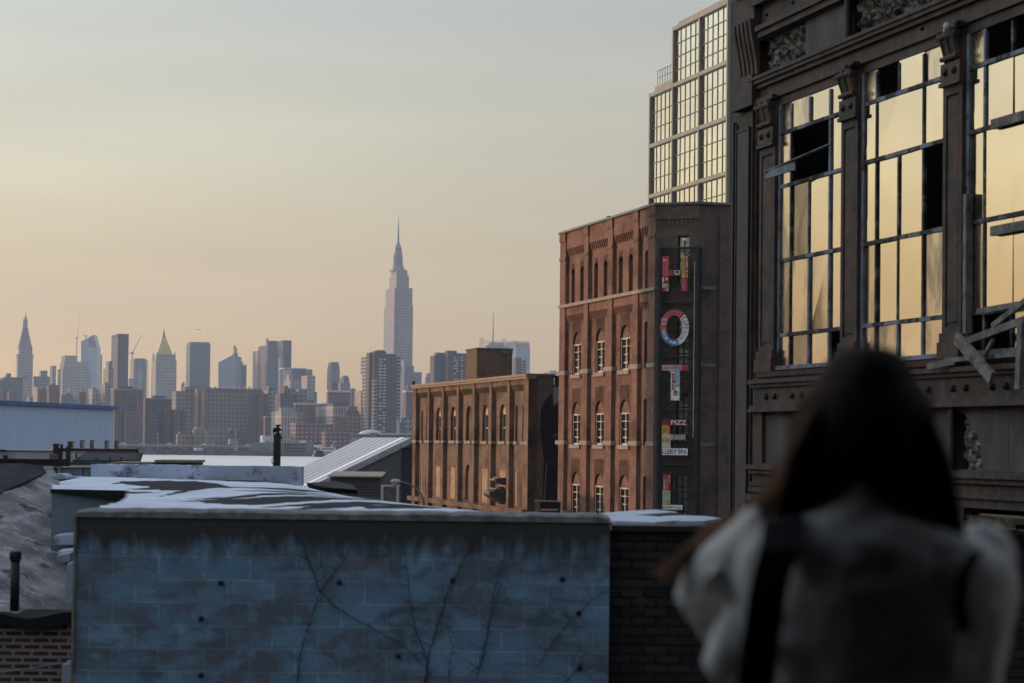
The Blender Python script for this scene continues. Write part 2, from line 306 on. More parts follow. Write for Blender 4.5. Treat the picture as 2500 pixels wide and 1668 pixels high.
def simple(name, label, cat, Y, rows, group=None):
    t = T(name, label, cat, Y, group)
    for r in rows: t.blk(*r[:6], **(r[6] if len(r) > 6 else {}))
    return t
def crane(label, px, y0, y1, pj0, pj1, Y):
    t = T('tower_crane', label, 'crane', Y, 'construction cranes on the skyline'); t.start(px)
    a = at(px, y0, Y); b_ = at(px + (y0 - y1) * .012, y1, Y); mb = MB()
    for i in (-.9, .9):
        for j in (-.9, .9): mb.bar(a + Vector((i, j, 0)), b_ + Vector((i, j, 0)), .45, .45)
    n = max(4, int((b_.z - a.z) / 4))
    for k in range(n):
        p = a.lerp(b_, k / n); q = a.lerp(b_, (k + 1) / n); mb.bar(p + Vector((-.9, -.9, 0)), q + Vector((.9, -.9, 0)), .3, .3)
    t.shape('mast', mb, P['crane'])
    mb = MB(); p = at(*pj0, Y); q = at(*pj1, Y)
    for i in (-.8, .8): mb.bar(p + Vector((0, i, 0)), q + Vector((0, i * .3, 0)), .5, .5)
    mb.bar(p + Vector((0, 0, 2)), q + Vector((0, 0, .5)), .4, .4)
    for k in range(12): mb.bar(p.lerp(q, k / 12), p.lerp(q, (k + 1) / 12) + Vector((0, 0, 2 * (1 - k / 12) if k % 2 == 0 else 0)), .3, .3)
    t.shape('jib', mb, P['crane'])
    mb = MB(); mb.ball(b_ + Vector((1.2, 0, -.5)), 2.0, 8, (1.2, 1, .8)); t.shape('cab', mb, P['dk'])
    mb = MB(); k_ = b_ + (b_ - q) * .22; k_.z = b_.z + 1; mb.bar(b_, k_, 1.4, 1.4); mb.bar(k_, k_ - Vector((0, 0, 3)), 2, 2); t.shape('counterweight', mb, P['dk'])

# clock tower with pointed top (far left)
t = T('clock_tower', 'pale stone clock tower with steep pyramid roof and lantern at far left', 'tower', 3280)
f, w, l, z = t.blk('shaft', 38, 40, 79, 867, C['white'])
t.blk('upper_stage', 42, 44, 77, 847, C['white'], yb=867, dY=3)
c0 = (t.ext(f, 79, MD)) / 2; lw = l / 2
mb = MB(); h = lambda y: at(60, y, t.Y).z
mb.box(f, -1, w + 1, -1, l + 1, h(869), h(865)); mb.box(f, 1, w - 1, 1, l - 1, h(848.5), h(846)); t.shape('cornice', mb, P['st'])
mb = MB(); mb.frus(f, c0, lw, w * .43, lw * .8, w * .17, lw * .3, h(847), h(803)); t.shape('pyramid_roof', mb, wmat((.26, .26, .27), (.14, .14, .15), 4, 5, 1.2))
mb = MB(); mb.box(f, c0 - 5.2, c0 + 5.2, lw - 5, lw + 5, h(803), h(800)); mb.frus(f, c0, lw, 3.9, 3.9, 3.4, 3.4, h(800), h(780)); mb.box(f, c0 - 4, c0 + 4, lw - 4, lw + 4, h(781), h(779)); t.shape('lantern', mb, P['st'])
mb = MB(); q = f.p(c0, lw, h(780)); mb.lathe(q, [(3.4, 0), (3.3, 2), (2.4, 5), (.9, 8), (1.3, 9.5), (.5, 12), (.2, 17)], 10); t.shape('gilt_dome', mb, P['gold'], True)
mb = MB(); q = f.p(c0, -.2, h(920))
n_ = Vector((-ML.x, -ML.y, 0)); mb.tube([q, q + n_ * .4], 4.2, 20); t.shape('clock_face', mb, P['cop'])

# tall stepped art deco tower with mast
t = T('stepped_skyscraper', 'tallest stone skyscraper with stepped crown and needle mast', 'skyscraper', 3750)
t.blk('shaft', 931, 958, 1006, 745, C['esb'], dY=0, maxl=70)
f, w, l, _ = t.blk('upper_tier', 934, 960, 1004, 702, C['esb'], yb=746, dY=4, maxl=66)
t.blk('upper_tier', 943, 963, 995, 672, C['esb'], yb=703, dY=9, maxl=50)
t.blk('upper_tier', 949, 963, 991, 660, C['esb'], yb=673, dY=14, maxl=40)
for a_, b_ in ((931, 940), (951, 958)): pass
mb = MB()
for k in range(2):                                   # projecting wings on the sunlit side
    pass
t.blk('lit_wing', 947, 958.5, 964, 706, C['esb'], dY=-10, maxl=26)
t.blk('lower_wing', 1000, 1003, 1008, 893, C['esb'], dY=-12)
cx = 971; hy = lambda y: at(cx, y, 3765).z; q = at(cx, 700, 3785)
fc = Fr((q.x, q.y), D=(MD.x, MD.y)); fc.N = Vector(ML)
mb = MB(); mb.frus(fc, 0, 0, 14.5, 12, 14, 11, hy(662), hy(657)); mb.frus(fc, 0, 0, 11.5, 9, 8.8, 8, hy(657), hy(650)); t.shape('crown_base', mb, C['esb'])
mb = MB(); mb.frus(fc, 0, 0, 10.6, 9, 7.4, 6.4, hy(657), hy(640)); mb.frus(fc, 0, 0, 7.4, 6.4, 5.6, 5, hy(640), hy(605))
for i in (-1, 1):
    mb.frus(fc, i * 7.4, 0, 2.4, 2.4, 1.2, 1.2, hy(660), hy(618))
t.shape('mooring_mast', mb, P['cop'])
mb = MB(); z0 = hy(606); mb.lathe((q.x, q.y, z0), [(6.6, 0), (6.6, 3), (5.6, 3.2), (5.6, 6), (4.6, 6.5), (4.2, 9), (2.4, 12.5), (1.7, 13)], 12)
mb.lathe((q.x, q.y, z0 + 12), [(1.7, 0), (1.8, 14), (2.3, 15), (1.5, 16), (1.6, 30), (.9, 31), (.8, 44), (.4, 45), (.25, hy(522) - z0 - 12)], 8); t.shape('needle', mb, P['cop'], True)

# gold pyramid tower
t = T('pyramid_roofed_tower', 'grey stone tower under a gilded pyramid roof with corner pinnacles', 'tower', 3150)
f, w, l, _ = t.blk('shaft', 367, 378, 430, 880, C['white'])
t.blk('upper_stage', 371, 381, 426, 865, C['white'], yb=881, dY=3)
h = lambda y: at(400, y, t.Y).z; c0 = w / 2 - 1.6; lw = min(l, 36) / 2
mb = MB(); mb.frus(f, c0, lw, 12.6, 12.6, 2.6, 2.6, h(864), h(822)); t.shape('gilt_roof', mb, P['gold'])
mb = MB(); q = f.p(c0, lw, h(824)); mb.lathe(q, [(3, 0), (3, 3), (2, 3.5), (1.8, 7), (.3, 15)], 8); t.shape('lantern', mb, P['cop'])
for i in (0, 1):
    for j in (0, 1): q = f.p(2 + i * (w - 4.5), 3 + j * (l - 8), h(866)); mb = MB(); mb.lathe(q, [(1.5, -10), (1.5, 0), (.2, 6)], 6); t.shape('pinnacle', mb, P['st'])
mb = MB()
for k in range(6): mb.box(f, 16 + k * 3.1, 18 + k * 3.1, -.6, -.1, h(916), h(911))
mb.box(f, 15, 36, -1, -.1, h(919), h(917)); t.shape('balcony', mb, P['wh'])

# slanted glass tower + crane
t = T('slanted_glass_tower', 'blue glass tower with steep slanted top beside a crane', 'skyscraper', 4700)
q0 = at(197, 1060, 4700); f = Fr((q0.x, q0.y), D=(1, 0)); f.N = Vector((0, 1)); t.start(215)
a = lambda px, y, d=0: at(px, y, 4700 + d)
pts = [at(197, 1060, 4700), at(236, 1060, 4700), at(237, 850, 4700), at(228, 817, 4700), at(216, 824, 4700), at(198, 834, 4700)]
for p_ in pts[:2]: p_.z = -1
mb = MB(); mb.prism(pts, (0, 40, 0)); t.shape('glass_shaft', mb, C['glassy'])
mb = MB(); mb.quad(at(216, 830, 4699), at(228, 819, 4699), at(235.5, 849, 4699), at(216, 846, 4699)); t.shape('crown_panel', mb, P['dk'])
crane('tall thin crane mast left of the slanted glass tower', 187, 868, 825, (187, 845), (193.5, 769), 4600)
crane('small crane on top of the slanted glass tower', 209, 826, 820, (213, 823), (201, 818), 4680)
simple('slab_tower', 'narrow grey slab tower behind the slanted glass tower', 'skyscraper', 4900, [('shaft', 238, 239, 248, 866, C['grey'])])
# large white stone stepped block
t = simple('stone_office_block', 'broad stepped white stone office block right of the clock tower', 'office building', 3230, [
 ('main_block', 121, 150, 220, 900, C['white2'], dict(maxl=70)), ('setback', 135, 152, 214, 883, C['white2'], dict(dY=8, yb=901)), ('setback', 143, 155, 187, 868, C['white2'], dict(dY=15, yb=884)), ('wing', 121, 124, 136, 893, C['white2'], dict(dY=25))])
# dark slab with lit side
simple('dark_slab_tower', 'tall charcoal slab tower with one sunlit bronze side', 'skyscraper', 2600, [('shaft', 264, 284, 312, 821, C['dark'], dict(maxl=60)), ('plant_storey', 264, 284, 312, 815, P['dk'], dict(yb=821.2, maxl=60)), ])
simple('stepped_apartment_tower', 'tan stepped tower in front of the charcoal slab', 'apartment building', 2380, [('lower_stage', 244, 262, 276, 898, C['tan']), ('upper_stage', 257, 262, 273, 882, C['grey'], dict(yb=899, dY=5))])
# tower under construction
t = simple('unfinished_tower', 'tower under construction wrapped in blue netting and scaffold', 'building under construction', 3600, [
 ('core', 330, 332, 347, 877, C['glassy']), ('frame', 316, 324, 331, 876, C['tan'], dict(dY=-6)), ('netting', 328, 329, 354, 875, P['net'], dict(yb=889, dY=-4)), ('frame', 346, 347, 357, 880, C['grey'], dict(dY=4))])
mb = MB()
for k in range(5): p0 = at(355 + k * 1.8, 1050, 3595); p1 = at(355 + k * 1.8, 876 + k, 3595); mb.bar(p0, p1, .4, .4)
for k in range(14): y = 880 + k * 6; mb.bar(at(354, y, 3595), at(363, y, 3595), .4, .6)
t.shape('scaffold', mb, P['scaf'])
crane('luffing crane standing over the netted unfinished tower', 323, 880, 862, (323, 863), (346, 818), 3610)
simple('low_far_block', 'small pale block between the charcoal slab and the netted tower', 'building', 3300, [('body', 311, 313, 327, 925, C['white2'])])
# rectangular tower
t = simple('rectangular_tower', 'plain slate blue rectangular tower with bright left edge', 'skyscraper', 3300, [('shaft', 453, 461, 512, 840, C['slate'], dict(maxl=80)), ('parapet', 456, 462, 510, 835, P['cop'], dict(yb=840.3, dY=3, maxl=70))])
simple('little_pointed_tower', 'tiny tower with pointed roof left of the plain slate tower', 'tower', 3000, [('shaft', 441, 442, 450, 940, C['grey'])])
t = T('pointed_roof', '', '', 3000)
bpy.data.objects  # (roof added below)
r0 = [o for o in COL.objects if o.name == 'little_pointed_tower'][0]
q = at(445.8, 940, 3006); mb = MB(); mb.lathe((q.x, q.y + 6, q.z), [(3.6, 0), (0.1, 6)], 4); obj('roof', mb, P['cop'], r0)
# slanted glass block right of it
t = T('angled_glass_block', 'blue glass block with slanting top in front of a dark finial tower', 'office building', 3000); t.start(555)
pts = [at(533, 1060, 3000), at(576, 1060, 3000), at(577, 870, 3000), at(566, 868, 3000), at(533, 885, 3000)]
for p_ in pts[:2]: p_.z = -1
mb = MB(); mb.prism(pts, (4, 30, 0)); t.shape('glass_shaft', mb, C['glassy'])
t = simple('finial_tower', 'dark stepped tower with small spired cap behind the angled glass block', 'skyscraper', 3100, [('shaft', 566, 570, 579, 862, C['brown']), ('wing', 576, 580, 592, 884, C['brown'], dict(dY=-8)), ('wing', 590, 591, 601, 891, C['grey'], dict(dY=-4)), ('cap', 568, 570, 577, 851, P['st'], dict(yb=863, dY=3))])
q = at(573, 851, 3108); mb = MB(); mb.lathe(q, [(2.6, 0), (1.6, 3), (.2, 6)], 8); t.shape('finial', mb, P['cop'])
# cluster
simple('sunlit_tan_tower', 'sunlit tan tower at the left of the slate tower cluster', 'skyscraper', 3150, [('shaft', 616, 627, 631, 856, C['tan'])])
simple('brown_shoulder_tower', 'brown tower with plain dark front in the slate cluster', 'skyscraper', 3050, [('shaft', 629, 646, 649, 843, C['brown'], dict(maxl=60)), ])
t = simple('slate_twin_slab', 'tallest slate grey slab of the cluster with blank front', 'skyscraper', 3000, [('shaft', 648, 650, 676, 832, C['slate'])])
q = at(652, 832, 3010); mb = MB(); mb.lathe(q, [(1.8, 0), (1.8, 2), (.3, 4)], 8); t.shape('roof_tank', mb, P['cop'])
simple('dark_twin_slab', 'dark slate slab with lighter notch right of the blank slab', 'skyscraper', 3020, [('shaft', 675, 688, 710, 831, C['dark'], dict(maxl=60)), ('notch_panel', 684, 684.4, 691, 872, C['glassy'], dict(dY=-12))])
t = simple('columned_glass_block', 'grey glass block with tall white columns below the slate cluster', 'office building', 2850, [('body', 690, 694, 745, 900, C['slate']), ('wing', 744, 746, 762, 902, C['grey'], dict(dY=6))])
mb = MB()
for k in range(6): mb.bar(at(692 + k * 3.6, 1040, 2845), at(692 + k * 3.6, 903, 2845), 1.4, 1.4)
mb.box(t.fr(690, -4), 0, 35, 0, 30, at(715, 901, 2846).z, at(715, 898, 2846).z); t.shape('column_row', mb, P['wh'])
simple('gold_lit_slab', 'stepped slab glowing cream in the low sun', 'apartment building', 2500, [('shaft', 693, 707, 730, 927, C['white2']), ('upper_stage', 698, 704, 716, 914, P['tanp'], dict(yb=928, dY=6))])
simple('white_windowed_tower', 'white tower with dense small windows beside the columned glass block', 'apartment building', 2450, [('shaft', 735, 748, 769, 917, C['white']), ('wing', 766, 767, 774, 957, C['teal'])])
t = T('tapered_crown_tower', 'lone grey tower with flared glazed crown left of the brown towers', 'skyscraper', 3000)
f, w, l, _ = t.blk('shaft', 798, 806, 829, 903, C['grey']); h = lambda y: at(814, y, 3000).z
mb = MB(); mb.frus(f, w / 2, l / 2, w / 2, l / 2, w / 2 - 2, l / 2 - 2, h(903), h(884)); t.shape('crown', mb, C['slate'])
simple('rounded_crown_block', 'stepped glassy block with rounded top right of the lone flared tower', 'apartment building', 2900, [('body', 824, 830, 855, 935, C['grey']), ('upper_stage', 830, 838, 852, 922, C['slate'], dict(yb=936, dY=5)), ('cap', 834, 840, 849, 917, C['slate'], dict(yb=923, dY=9))])
t = simple('white_banded_brick_block', 'red brick block with a white roof band and boxy penthouse', 'apartment building', 2000, [('body', 798, 800, 855, 958, C['red2']), ('roof_band', 797.5, 799, 856, 953, P['wh'], dict(yb=958, dY=-2)), ('penthouse', 806, 807, 825, 936, P['brick'], dict(yb=954, dY=6))])
simple('sunlit_blank_wall_block', 'pale block with blank sunlit wall left of the brown towers', 'apartment building', 1900, [('body', 866, 880, 884, 954, P['tanp'], dict(maxl=60))])
simple('grey_infill_block', 'narrow grey block between banded brick and sunlit blank block', 'building', 2300, [('body', 855, 856, 868, 949, C['grey'])])
# big brown riverside towers
t = simple('brown_riverside_tower', 'massive dark brown tower cluster with columns of pale windows', 'apartment building', 1600, [
 ('left_bay', 880, 897, 899, 871, C['balc'], dict(yb=914, maxl=40)), ('left_bay', 884, 897, 899, 914, C['balc'], dict(maxl=40)), ('shaft', 893, 899, 912, 861, C['brown2'], dict(dY=-3)), ('shaft', 905, 911, 941, 858, C['brown2'], dict(dY=-7)),
 ('balcony_column', 911, 911.5, 921, 928, C['balc'], dict(dY=-9)), ('shaft', 940, 941, 966, 864, C['brown2'], dict(dY=-4)), ('shaft', 964, 965, 977.5, 871, C['balc'], dict(dY=2)), ('plant_storey', 916, 919, 938, 855, P['dk'], dict(yb=859, dY=4))])
mb = MB()
for c_, n_ in ((924, 26), (934, 26)):
    for k in range(n_):
        y = 876 + k * 7.6
        if random.random() < .75: mb.box(t.fr(c_, -9.3), 0, 2.2, -.3, .1, at(c_, y + 3.4, 1591).z, at(c_, y, 1591).z)
t.shape('bright_window_column', mb, P['wh'])
t = simple('esplanade_block', 'hazy blue block standing at the foot of the tallest skyscraper', 'office building', 3300, [('body', 975, 985, 1029, 908, C['slate']), ('upper_stage', 980, 986, 1010, 893, C['slate'], dict(yb=909, dY=6)), ('upper_stage', 978, 984, 1004, 880, C['grey'], dict(yb=894, dY=10))])
simple('striped_red_block', 'reddish block with white band just left of the low brick building', 'apartment building', 1750, [('body', 984, 990, 1022, 958, C['red2']), ('roof_band', 983, 989, 1022, 953.5, P['wh'], dict(yb=958, dY=-2)), ('penthouse', 992, 995, 1015, 940, P['brick'], dict(yb=955, dY=4))])
# twin towers
t = simple('twin_brown_tower', 'pair of joined grey brown towers behind the brick roof block', 'apartment building', 1750, [
 ('shaft', 1049, 1058, 1087, 868, C['brown2']), ('shaft', 1060, 1064, 1087, 861, C['brown2'], dict(dY=4)), ('shaft', 1083, 1090, 1138, 862, C['brown2'], dict(dY=-5)), ('plant_storey', 1089, 1091, 1114, 856, P['dk'], dict(yb=863, dY=3))])
mb = MB()
for k in range(10):
    for c_ in (1106, 1112, 1124):
        if random.random() < .7: y = 872 + k * 6.5; mb.box(t.fr(c_, -5.6), 0, 1.6, -.3, .1, at(c_, y + 3, 1744).z, at(c_, y, 1744).z)
t.shape('bright_window_column', mb, P['wh'])
simple('far_low_block', 'small hazy block at the left foot of the twin brown towers', 'building', 3000, [('body', 1039, 1040, 1052, 920, C['grey']), ('upper_stage', 1042, 1043, 1049, 911, C['grey'], dict(yb=921))])
# scaffold crowned tower with antenna
t = simple('antenna_tower', 'hazy tower with scaffold frames and a long thin antenna', 'skyscraper', 4500, [('body', 1182, 1186, 1243, 843, C['slate']), ('body', 1190, 1193, 1230, 836, C['grey'], dict(yb=844, dY=5))])
mb = MB()
for (x0, x1, ya, yb) in ((1171, 1180, 825, 850), (1226, 1236, 827, 848)):
    for k in range(4): x = x0 + (x1 - x0) * k / 3; mb.bar(at(x, yb, 4490), at(x, ya + (k % 2) * 2, 4490), .7, .7)
    for k in range(8): y = ya + 2 + k * (yb - ya) / 8; mb.bar(at(x0, y, 4490), at(x1, y, 4490), .7, .7)
for k in range(14): x = 1182 + k * 3.6; mb.bar(at(x, 842, 4490), at(x, 830 + (k % 3) * 2, 4490), .6, .6)
mb.bar(at(1180, 834, 4490), at(1228, 834, 4490), .7, .7); t.shape('scaffold', mb, P['scaf'])
mb = MB(); mb.tube([at(1203.5, 838, 4500), at(1204, 800, 4500), at(1204.4, 763, 4500)], [2.2, 1.3, .5], 6); t.shape('antenna', mb, P['cop'])
t = simple('fringed_crown_tower', 'pale glass tower with a toothed sunlit crown', 'skyscraper', 3700, [('shaft', 1243, 1258, 1293, 846, C['glassy'], dict(maxl=70))])
mb = MB(); f = t.fr(1258)
for k in range(8): a0 = k * t.ext(f, 1293, MD) / 8; mb.box(f, a0, a0 + 2.4, -.4, .4, at(1275, 847, 3700).z, at(1275, 833 + (k % 2) * 1.5, 3700).z)
for k in range(8): mb.box(f, -.4, .4, k * 8, k * 8 + 5, at(1275, 847, 3700).z, at(1275, 832 + (k % 2) * 1.5, 3700).z)
mb.box(f, .3, 27, .5, 1.2, at(1275, 847, 3700).z, at(1275, 839, 3700).z); t.shape('crown', mb, P['tanp'])
simple('brown_grey_infill_tower', 'grey tower standing before the toothed crown tower', 'apartment building', 2000, [('shaft', 1255, 1257, 1272, 873, C['brown']), ('wing', 1271, 1272, 1284, 880, C['balc'])])
simple('far_blue_block', 'low hazy blue block seen above the low brick roof', 'building', 3500, [('body', 1318, 1320, 1362, 914, C['slate']), ('upper_stage', 1340, 1342, 1358, 905, C['glassy'], dict(yb=915)), ('upper_stage', 1326, 1328, 1338, 910, C['grey'], dict(yb=915))])
# --- lower and nearer rows
simple('teal_terraced_block', 'grey green terraced block at the left frame edge', 'apartment building', 2200, [('body', -4, 6, 56, 921, C['teal']), ('penthouse', 12, 14, 26, 912, P['cop'], dict(yb=922, dY=6)), ('lit_edge', -8, -4, 5, 925, C['tan'], dict(dY=-10))])
simple('hidden_grey_block', 'grey block with square tower right of the clock tower', 'office building', 2700, [('body', 78, 80, 121, 919, C['grey']), ('upper_stage', 95, 97, 115, 905, C['grey'], dict(yb=920, dY=8))])
rowA = [('red_brick_chimney_block', 'dark red brick block behind the white warehouse roof, near its left end', 18, 20, 38, 957, 'brick'), ('lit_end_block', 'little block with sunlit end wall below the clock tower', 79, 89, 92, 944, 'tanp'), ('dark_red_block', 'dark red cubic block rising over the warehouse roof', 90, 92, 112, 950, 'brick'),
 ('small_brown_house', 'small brown block with pale roof right of the dark red cube', 113, 118, 144, 940, 'brick'), ('blank_grey_block', 'blank grey cube in front of the stepped white block', 126, 127, 145, 952, 'cop'), ('grey_green_house', 'grey green windowed block over the middle of the warehouse roof', 150, 152, 178, 964, 'teal'),
 ('red_stub_tower', 'red brick stub standing at the foot of the blue glass tower', 192, 194, 210, 957, 'brick'), ('pale_stepped_house', 'pale stepped block over the right end of the warehouse', 214, 224, 242, 950, 'white2'), ('white_terraced_block', 'white terraced block right above the warehouse corner', 233, 242, 280, 963, 'white2'),
 ('brown_corner_block', 'tan cornered brown block between the slab tower and white terrace', 246, 255, 268, 937, 'tan'), ('beige_low_block', 'beige low block beside the little sunlit end wall', 66, 70, 90, 968, 'tan')]
for nm, lb, a_, b_, c_, y_, m_ in rowA: simple(nm, lb, 'building', 1950 + (a_ * 7) % 130, [('body', a_, b_, c_, y_, P[m_] if m_ in P else C[m_]), ('roof_house', a_ + (c_ - a_) * .35, a_ + (c_ - a_) * .4, a_ + (c_ - a_) * .7, y_ - 4, P['cop'], dict(yb=y_ + 1, dY=6))])
t = simple('sunlit_stack_tower', 'narrow tower with sunlit buttresses among the low blocks', 'tower', 2050, [('shaft', 164, 169, 174, 949, P['tanp']), ('base', 145, 168, 190, 972, C['tan'])])
simple('brown_slab_group', 'brown housing slab right beside the white warehouse', 'apartment building', 1580, [('wing', 268, 279, 300, 1000, C['brown'], dict(dY=-4)), ('body', 270, 277, 349, 952, C['brown2']), ('roof_band', 269, 276, 350, 949, P['roof'], dict(yb=952.2)), ('penthouse', 286, 287, 325, 943, P['dk'], dict(yb=951, dY=5)), ('wing', 300, 306, 348, 1002, C['brown'], dict(dY=-9)), ('stair_shaft', 334, 337, 350, 968, P['brick'], dict(dY=-6))])
simple('brown_slab_annex', 'second brown housing slab below the gilded pyramid tower', 'apartment building', 1600, [('body', 350, 356, 420, 975, C['brown2']), ('roof_band', 351, 356, 420, 972, P['roof'], dict(yb=975.2, dY=-1)), ('penthouse', 372, 373, 404, 966, P['dk'], dict(yb=974, dY=5)), ('wing', 350, 362, 385, 1004, C['brown'], dict(dY=-8)), ('wing', 385, 400, 420, 1000, C['brown2'], dict(dY=-6)), ('wing', 418, 424, 440, 1000, C['brown'], dict(dY=-8)), ('wing', 438, 441, 455, 1002, C['brown2'], dict(dY=-2))])
t = simple('hospital_block', 'very broad beige hospital block with rows of dark windows', 'hospital', 1680, [('left_wing', 420, 428, 478, 955, C['va']), ('stair_shaft', 476, 478, 486, 950, P['tanp'], dict(dY=-3)), ('stair_shaft', 488, 490, 501, 950, P['tanp'], dict(dY=-3)),
 ('main_block', 486, 488, 640, 956, C['va'], dict(dY=2)), ('brown_front', 606, 608, 628, 960, C['brown'], dict(dY=-4)), ('right_wing', 628, 630, 645, 958, P['brick'], dict(dY=-5)), ('top_storey', 446, 450, 515, 945, C['band'], dict(yb=956, dY=6)), ('top_storey', 515, 517, 640, 948, C['band'], dict(yb=957, dY=8)), ('end_wing', 640, 644, 656, 962, C['brown'])])
mb = MB()
for k in range(9): x = 520 + k * 12; mb.box(t.fr(x, 10), 0, 2.4, 0, 2, at(x, 948, 1690).z, at(x, 944, 1690).z)
t.shape('roof_units', mb, P['wh'])
for i in range(3):
    x0 = (432, 472, 556)[i]; simple('low_annex', ('low brick annex at the left foot of the hospital', 'low white roofed annex at the middle of the hospital', 'low reddish annex at the right foot of the hospital')[i], 'building', 1500, [('body', x0, x0 + 2, x0 + (38, 78, 60)[i], (1060, 1048, 1052)[i], (C['va'], C['va'], C['brown'])[i]), ('roof_block', x0 + 6, x0 + 7, x0 + 28, (1054, 1042, 1046)[i], (P['brick'], P['roof'], P['cop'])[i], dict(yb=(1061, 1049, 1053)[i], dY=4))])
simple('balcony_block', 'grey block with stacked balconies right behind the hospital', 'apartment building', 1850, [('body', 645, 652, 678, 951, C['grey']), ('upper_stage', 650, 654, 672, 943, C['band'], dict(yb=952, dY=5))])
simple('brown_stair_block', 'brown block with sunlit left windows before the cream slab', 'apartment building', 1720, [('body', 671, 683, 724, 961, C['brown']), ('stair_tower', 683, 693, 703, 942, P['brick'], dict(yb=962, dY=6)), ('wing', 703, 705, 722, 948, C['grey'], dict(yb=962, dY=8)), ('wing', 722, 724, 745, 958, C['grey'], dict(dY=12))])
simple('grey_fill_block', 'grey windowed block behind the brown stair block', 'apartment building', 2100, [('body', 724, 727, 752, 949, C['grey'])])
t = simple('cream_curved_block', 'cream block with slender vertical windows above the black mast', 'office building', 1520, [('body', 663, 686, 728, 1004, C['finw'], dict(maxl=60)), ('plant_storey', 680, 685, 722, 995, P['roof'], dict(yb=1005, dY=4)), ('wing', 727, 728, 744, 1005, C['band'], dict(dY=3))])
simple('narrow_brick_block', 'narrow brick block left of the cream block', 'apartment building', 1600, [('body', 646, 648, 665, 1019, C['red2']), ('roof_band', 645.5, 647, 665, 1016, P['tanp'], dict(yb=1019.4, dY=-1))])
simple('white_roofed_brick_block', 'brick block with white roof line above the red window block', 'apartment building', 1650, [('body', 717, 721, 771, 988, C['red2']), ('roof_band', 716.5, 720, 771.5, 984, P['wh'], dict(yb=988.2, dY=-1)), ('penthouse', 749, 750, 766, 976, P['brick'], dict(yb=985, dY=6)), ('wing', 738, 740, 764, 1010, C['red2'], dict(dY=-8))])
t = simple('finned_white_block', 'white finned laboratory block with glassy top storeys', 'office building', 1620, [('lower_block', 769, 812, 846, 992, C['finw'], dict(maxl=90)), ('upper_storeys', 769, 811, 852, 984, C['slate'], dict(yb=993, dY=3, maxl=90)), ('right_wing', 812, 813, 845, 996, C['fins'], dict(dY=-2)), ('base_band', 769, 812, 846, 1017, C['band'], dict(dY=-4, maxl=80))])
simple('terraced_brick_block', 'terraced rosy brick block left of the brown riverside towers', 'apartment building', 1530, [('lower_stage', 813, 818, 880, 1018, C['red2']), ('middle_stage', 843, 846, 878, 1004, C['brown'], dict(yb=1019, dY=5)), ('penthouse', 849, 851, 872, 992, P['brick'], dict(yb=1005, dY=8)), ('wing', 844, 846, 882, 1012, C['red'], dict(dY=3))])
simple('red_window_block', 'wide dark red block with square pale windows', 'apartment building', 1480, [('body', 710, 722, 813, 1036, C['red'], dict(maxl=26)), ('parapet', 709, 721.5, 813.5, 1034, P['roof'], dict(yb=1036.1, dY=-.5, maxl=27))])
simple('lower_red_block', 'lower dark red block right of the wide red window block', 'apartment building', 1440, [('body', 789, 792, 862, 1057, C['red']), ('parapet', 788.5, 791.6, 862.5, 1055, P['roof'], dict(yb=1057.1, dY=-.5))])
simple('riverside_brick_row', 'dim brick row between red block and the domed pier', 'apartment building', 1560, [('body', 860, 862, 905, 1046, C['brown'])])
simple('waterfront_shed', 'white gabled shed by the far shore beside the mast', 'shed', 1420, [('body', 640, 641, 669, 1064, P['wh']), ('annex', 646, 647, 660, 1076, P['st'], dict(dY=-6))])
simple('power_block', 'dim low grey block behind the domed pier building', 'building', 1600, [('body', 985, 987, 1022, 1020, C['grey']), ('wing', 962, 964, 990, 1032, C['teal'])])
t = T('slim_chimney', 'slim pale chimney above the domed pier building', 'chimney', 1450); t.start(973); mb = MB(); mb.tube([at(973, 1090, 1450), at(973, 1023, 1450)], [1.5, 1.1], 10); t.shape('stack', mb, P['st'])
mb = MB(); mb.tube([at(973, 1024.6, 1450), at(973, 1021.8, 1450)], [1.35, 1.35], 10); t.shape('cap', mb, P['cop'])
# parking deck, elevated road, boats
t = T('parking_deck', 'grey open storey parking deck on the far shore', 'parking garage', 1385); t.start(690)
f = Fr((at(615, 1100, 1385).x, 1385), D=(1, 0)); f.N = Vector((0, 1)); wd = at(765, 1100, 1385).x - f.O.x; ws = at(688, 1100, 1385).x - f.O.x
zz = lambda y: at(690, y, 1385).z
mb = MB(); mb.box(f, 0, ws, 0, 30, -1, zz(1081)); t.shape('blank_wing', mb, P['cop'])
mb = MB()
for y in (1080.5, 1088.5, 1096.5, 1104.5): mb.box(f, ws + 1, wd, 0, 30, zz(y + 3.2), zz(y))
mb.box(f, ws, ws + 1.5, -.1, 29, -1, zz(1080.3)); mb.box(f, ws + 17, ws + 18, -.1, .8, -1, zz(1081)); mb.box(f, wd - 5, wd, -.2, 29, -1, zz(1080.1)); t.shape('decks', mb, P['cop'])
mb = MB(); mb.box(f, ws + 1, wd, 4, 29, -.9, zz(1083)); t.shape('inner_wall', mb, P['dk'])
mb = MB(); mb.box(f, ws + 12, ws + 17, 4, 9, zz(1080.4), zz(1075)); t.shape('stair_house', mb, P['wh'])
t = T('elevated_road', 'pale elevated riverside roadway on columns', 'viaduct', 1400); t.start(450)
q0 = at(276, 1090, 1400); q1 = at(618, 1092, 1400); f = Fr((q0.x, 1400), D=(1, 0)); f.N = Vector((0, 1)); wd = q1.x - q0.x; zz = lambda y: at(430, y, 1400).z
mb = MB(); mb.box(f, 0, wd, 0, 14, zz(1090.5), zz(1087.5)); mb.box(f, 0, wd, -.3, 0, zz(1089), zz(1085.8)); t.shape('deck', mb, P['st'])
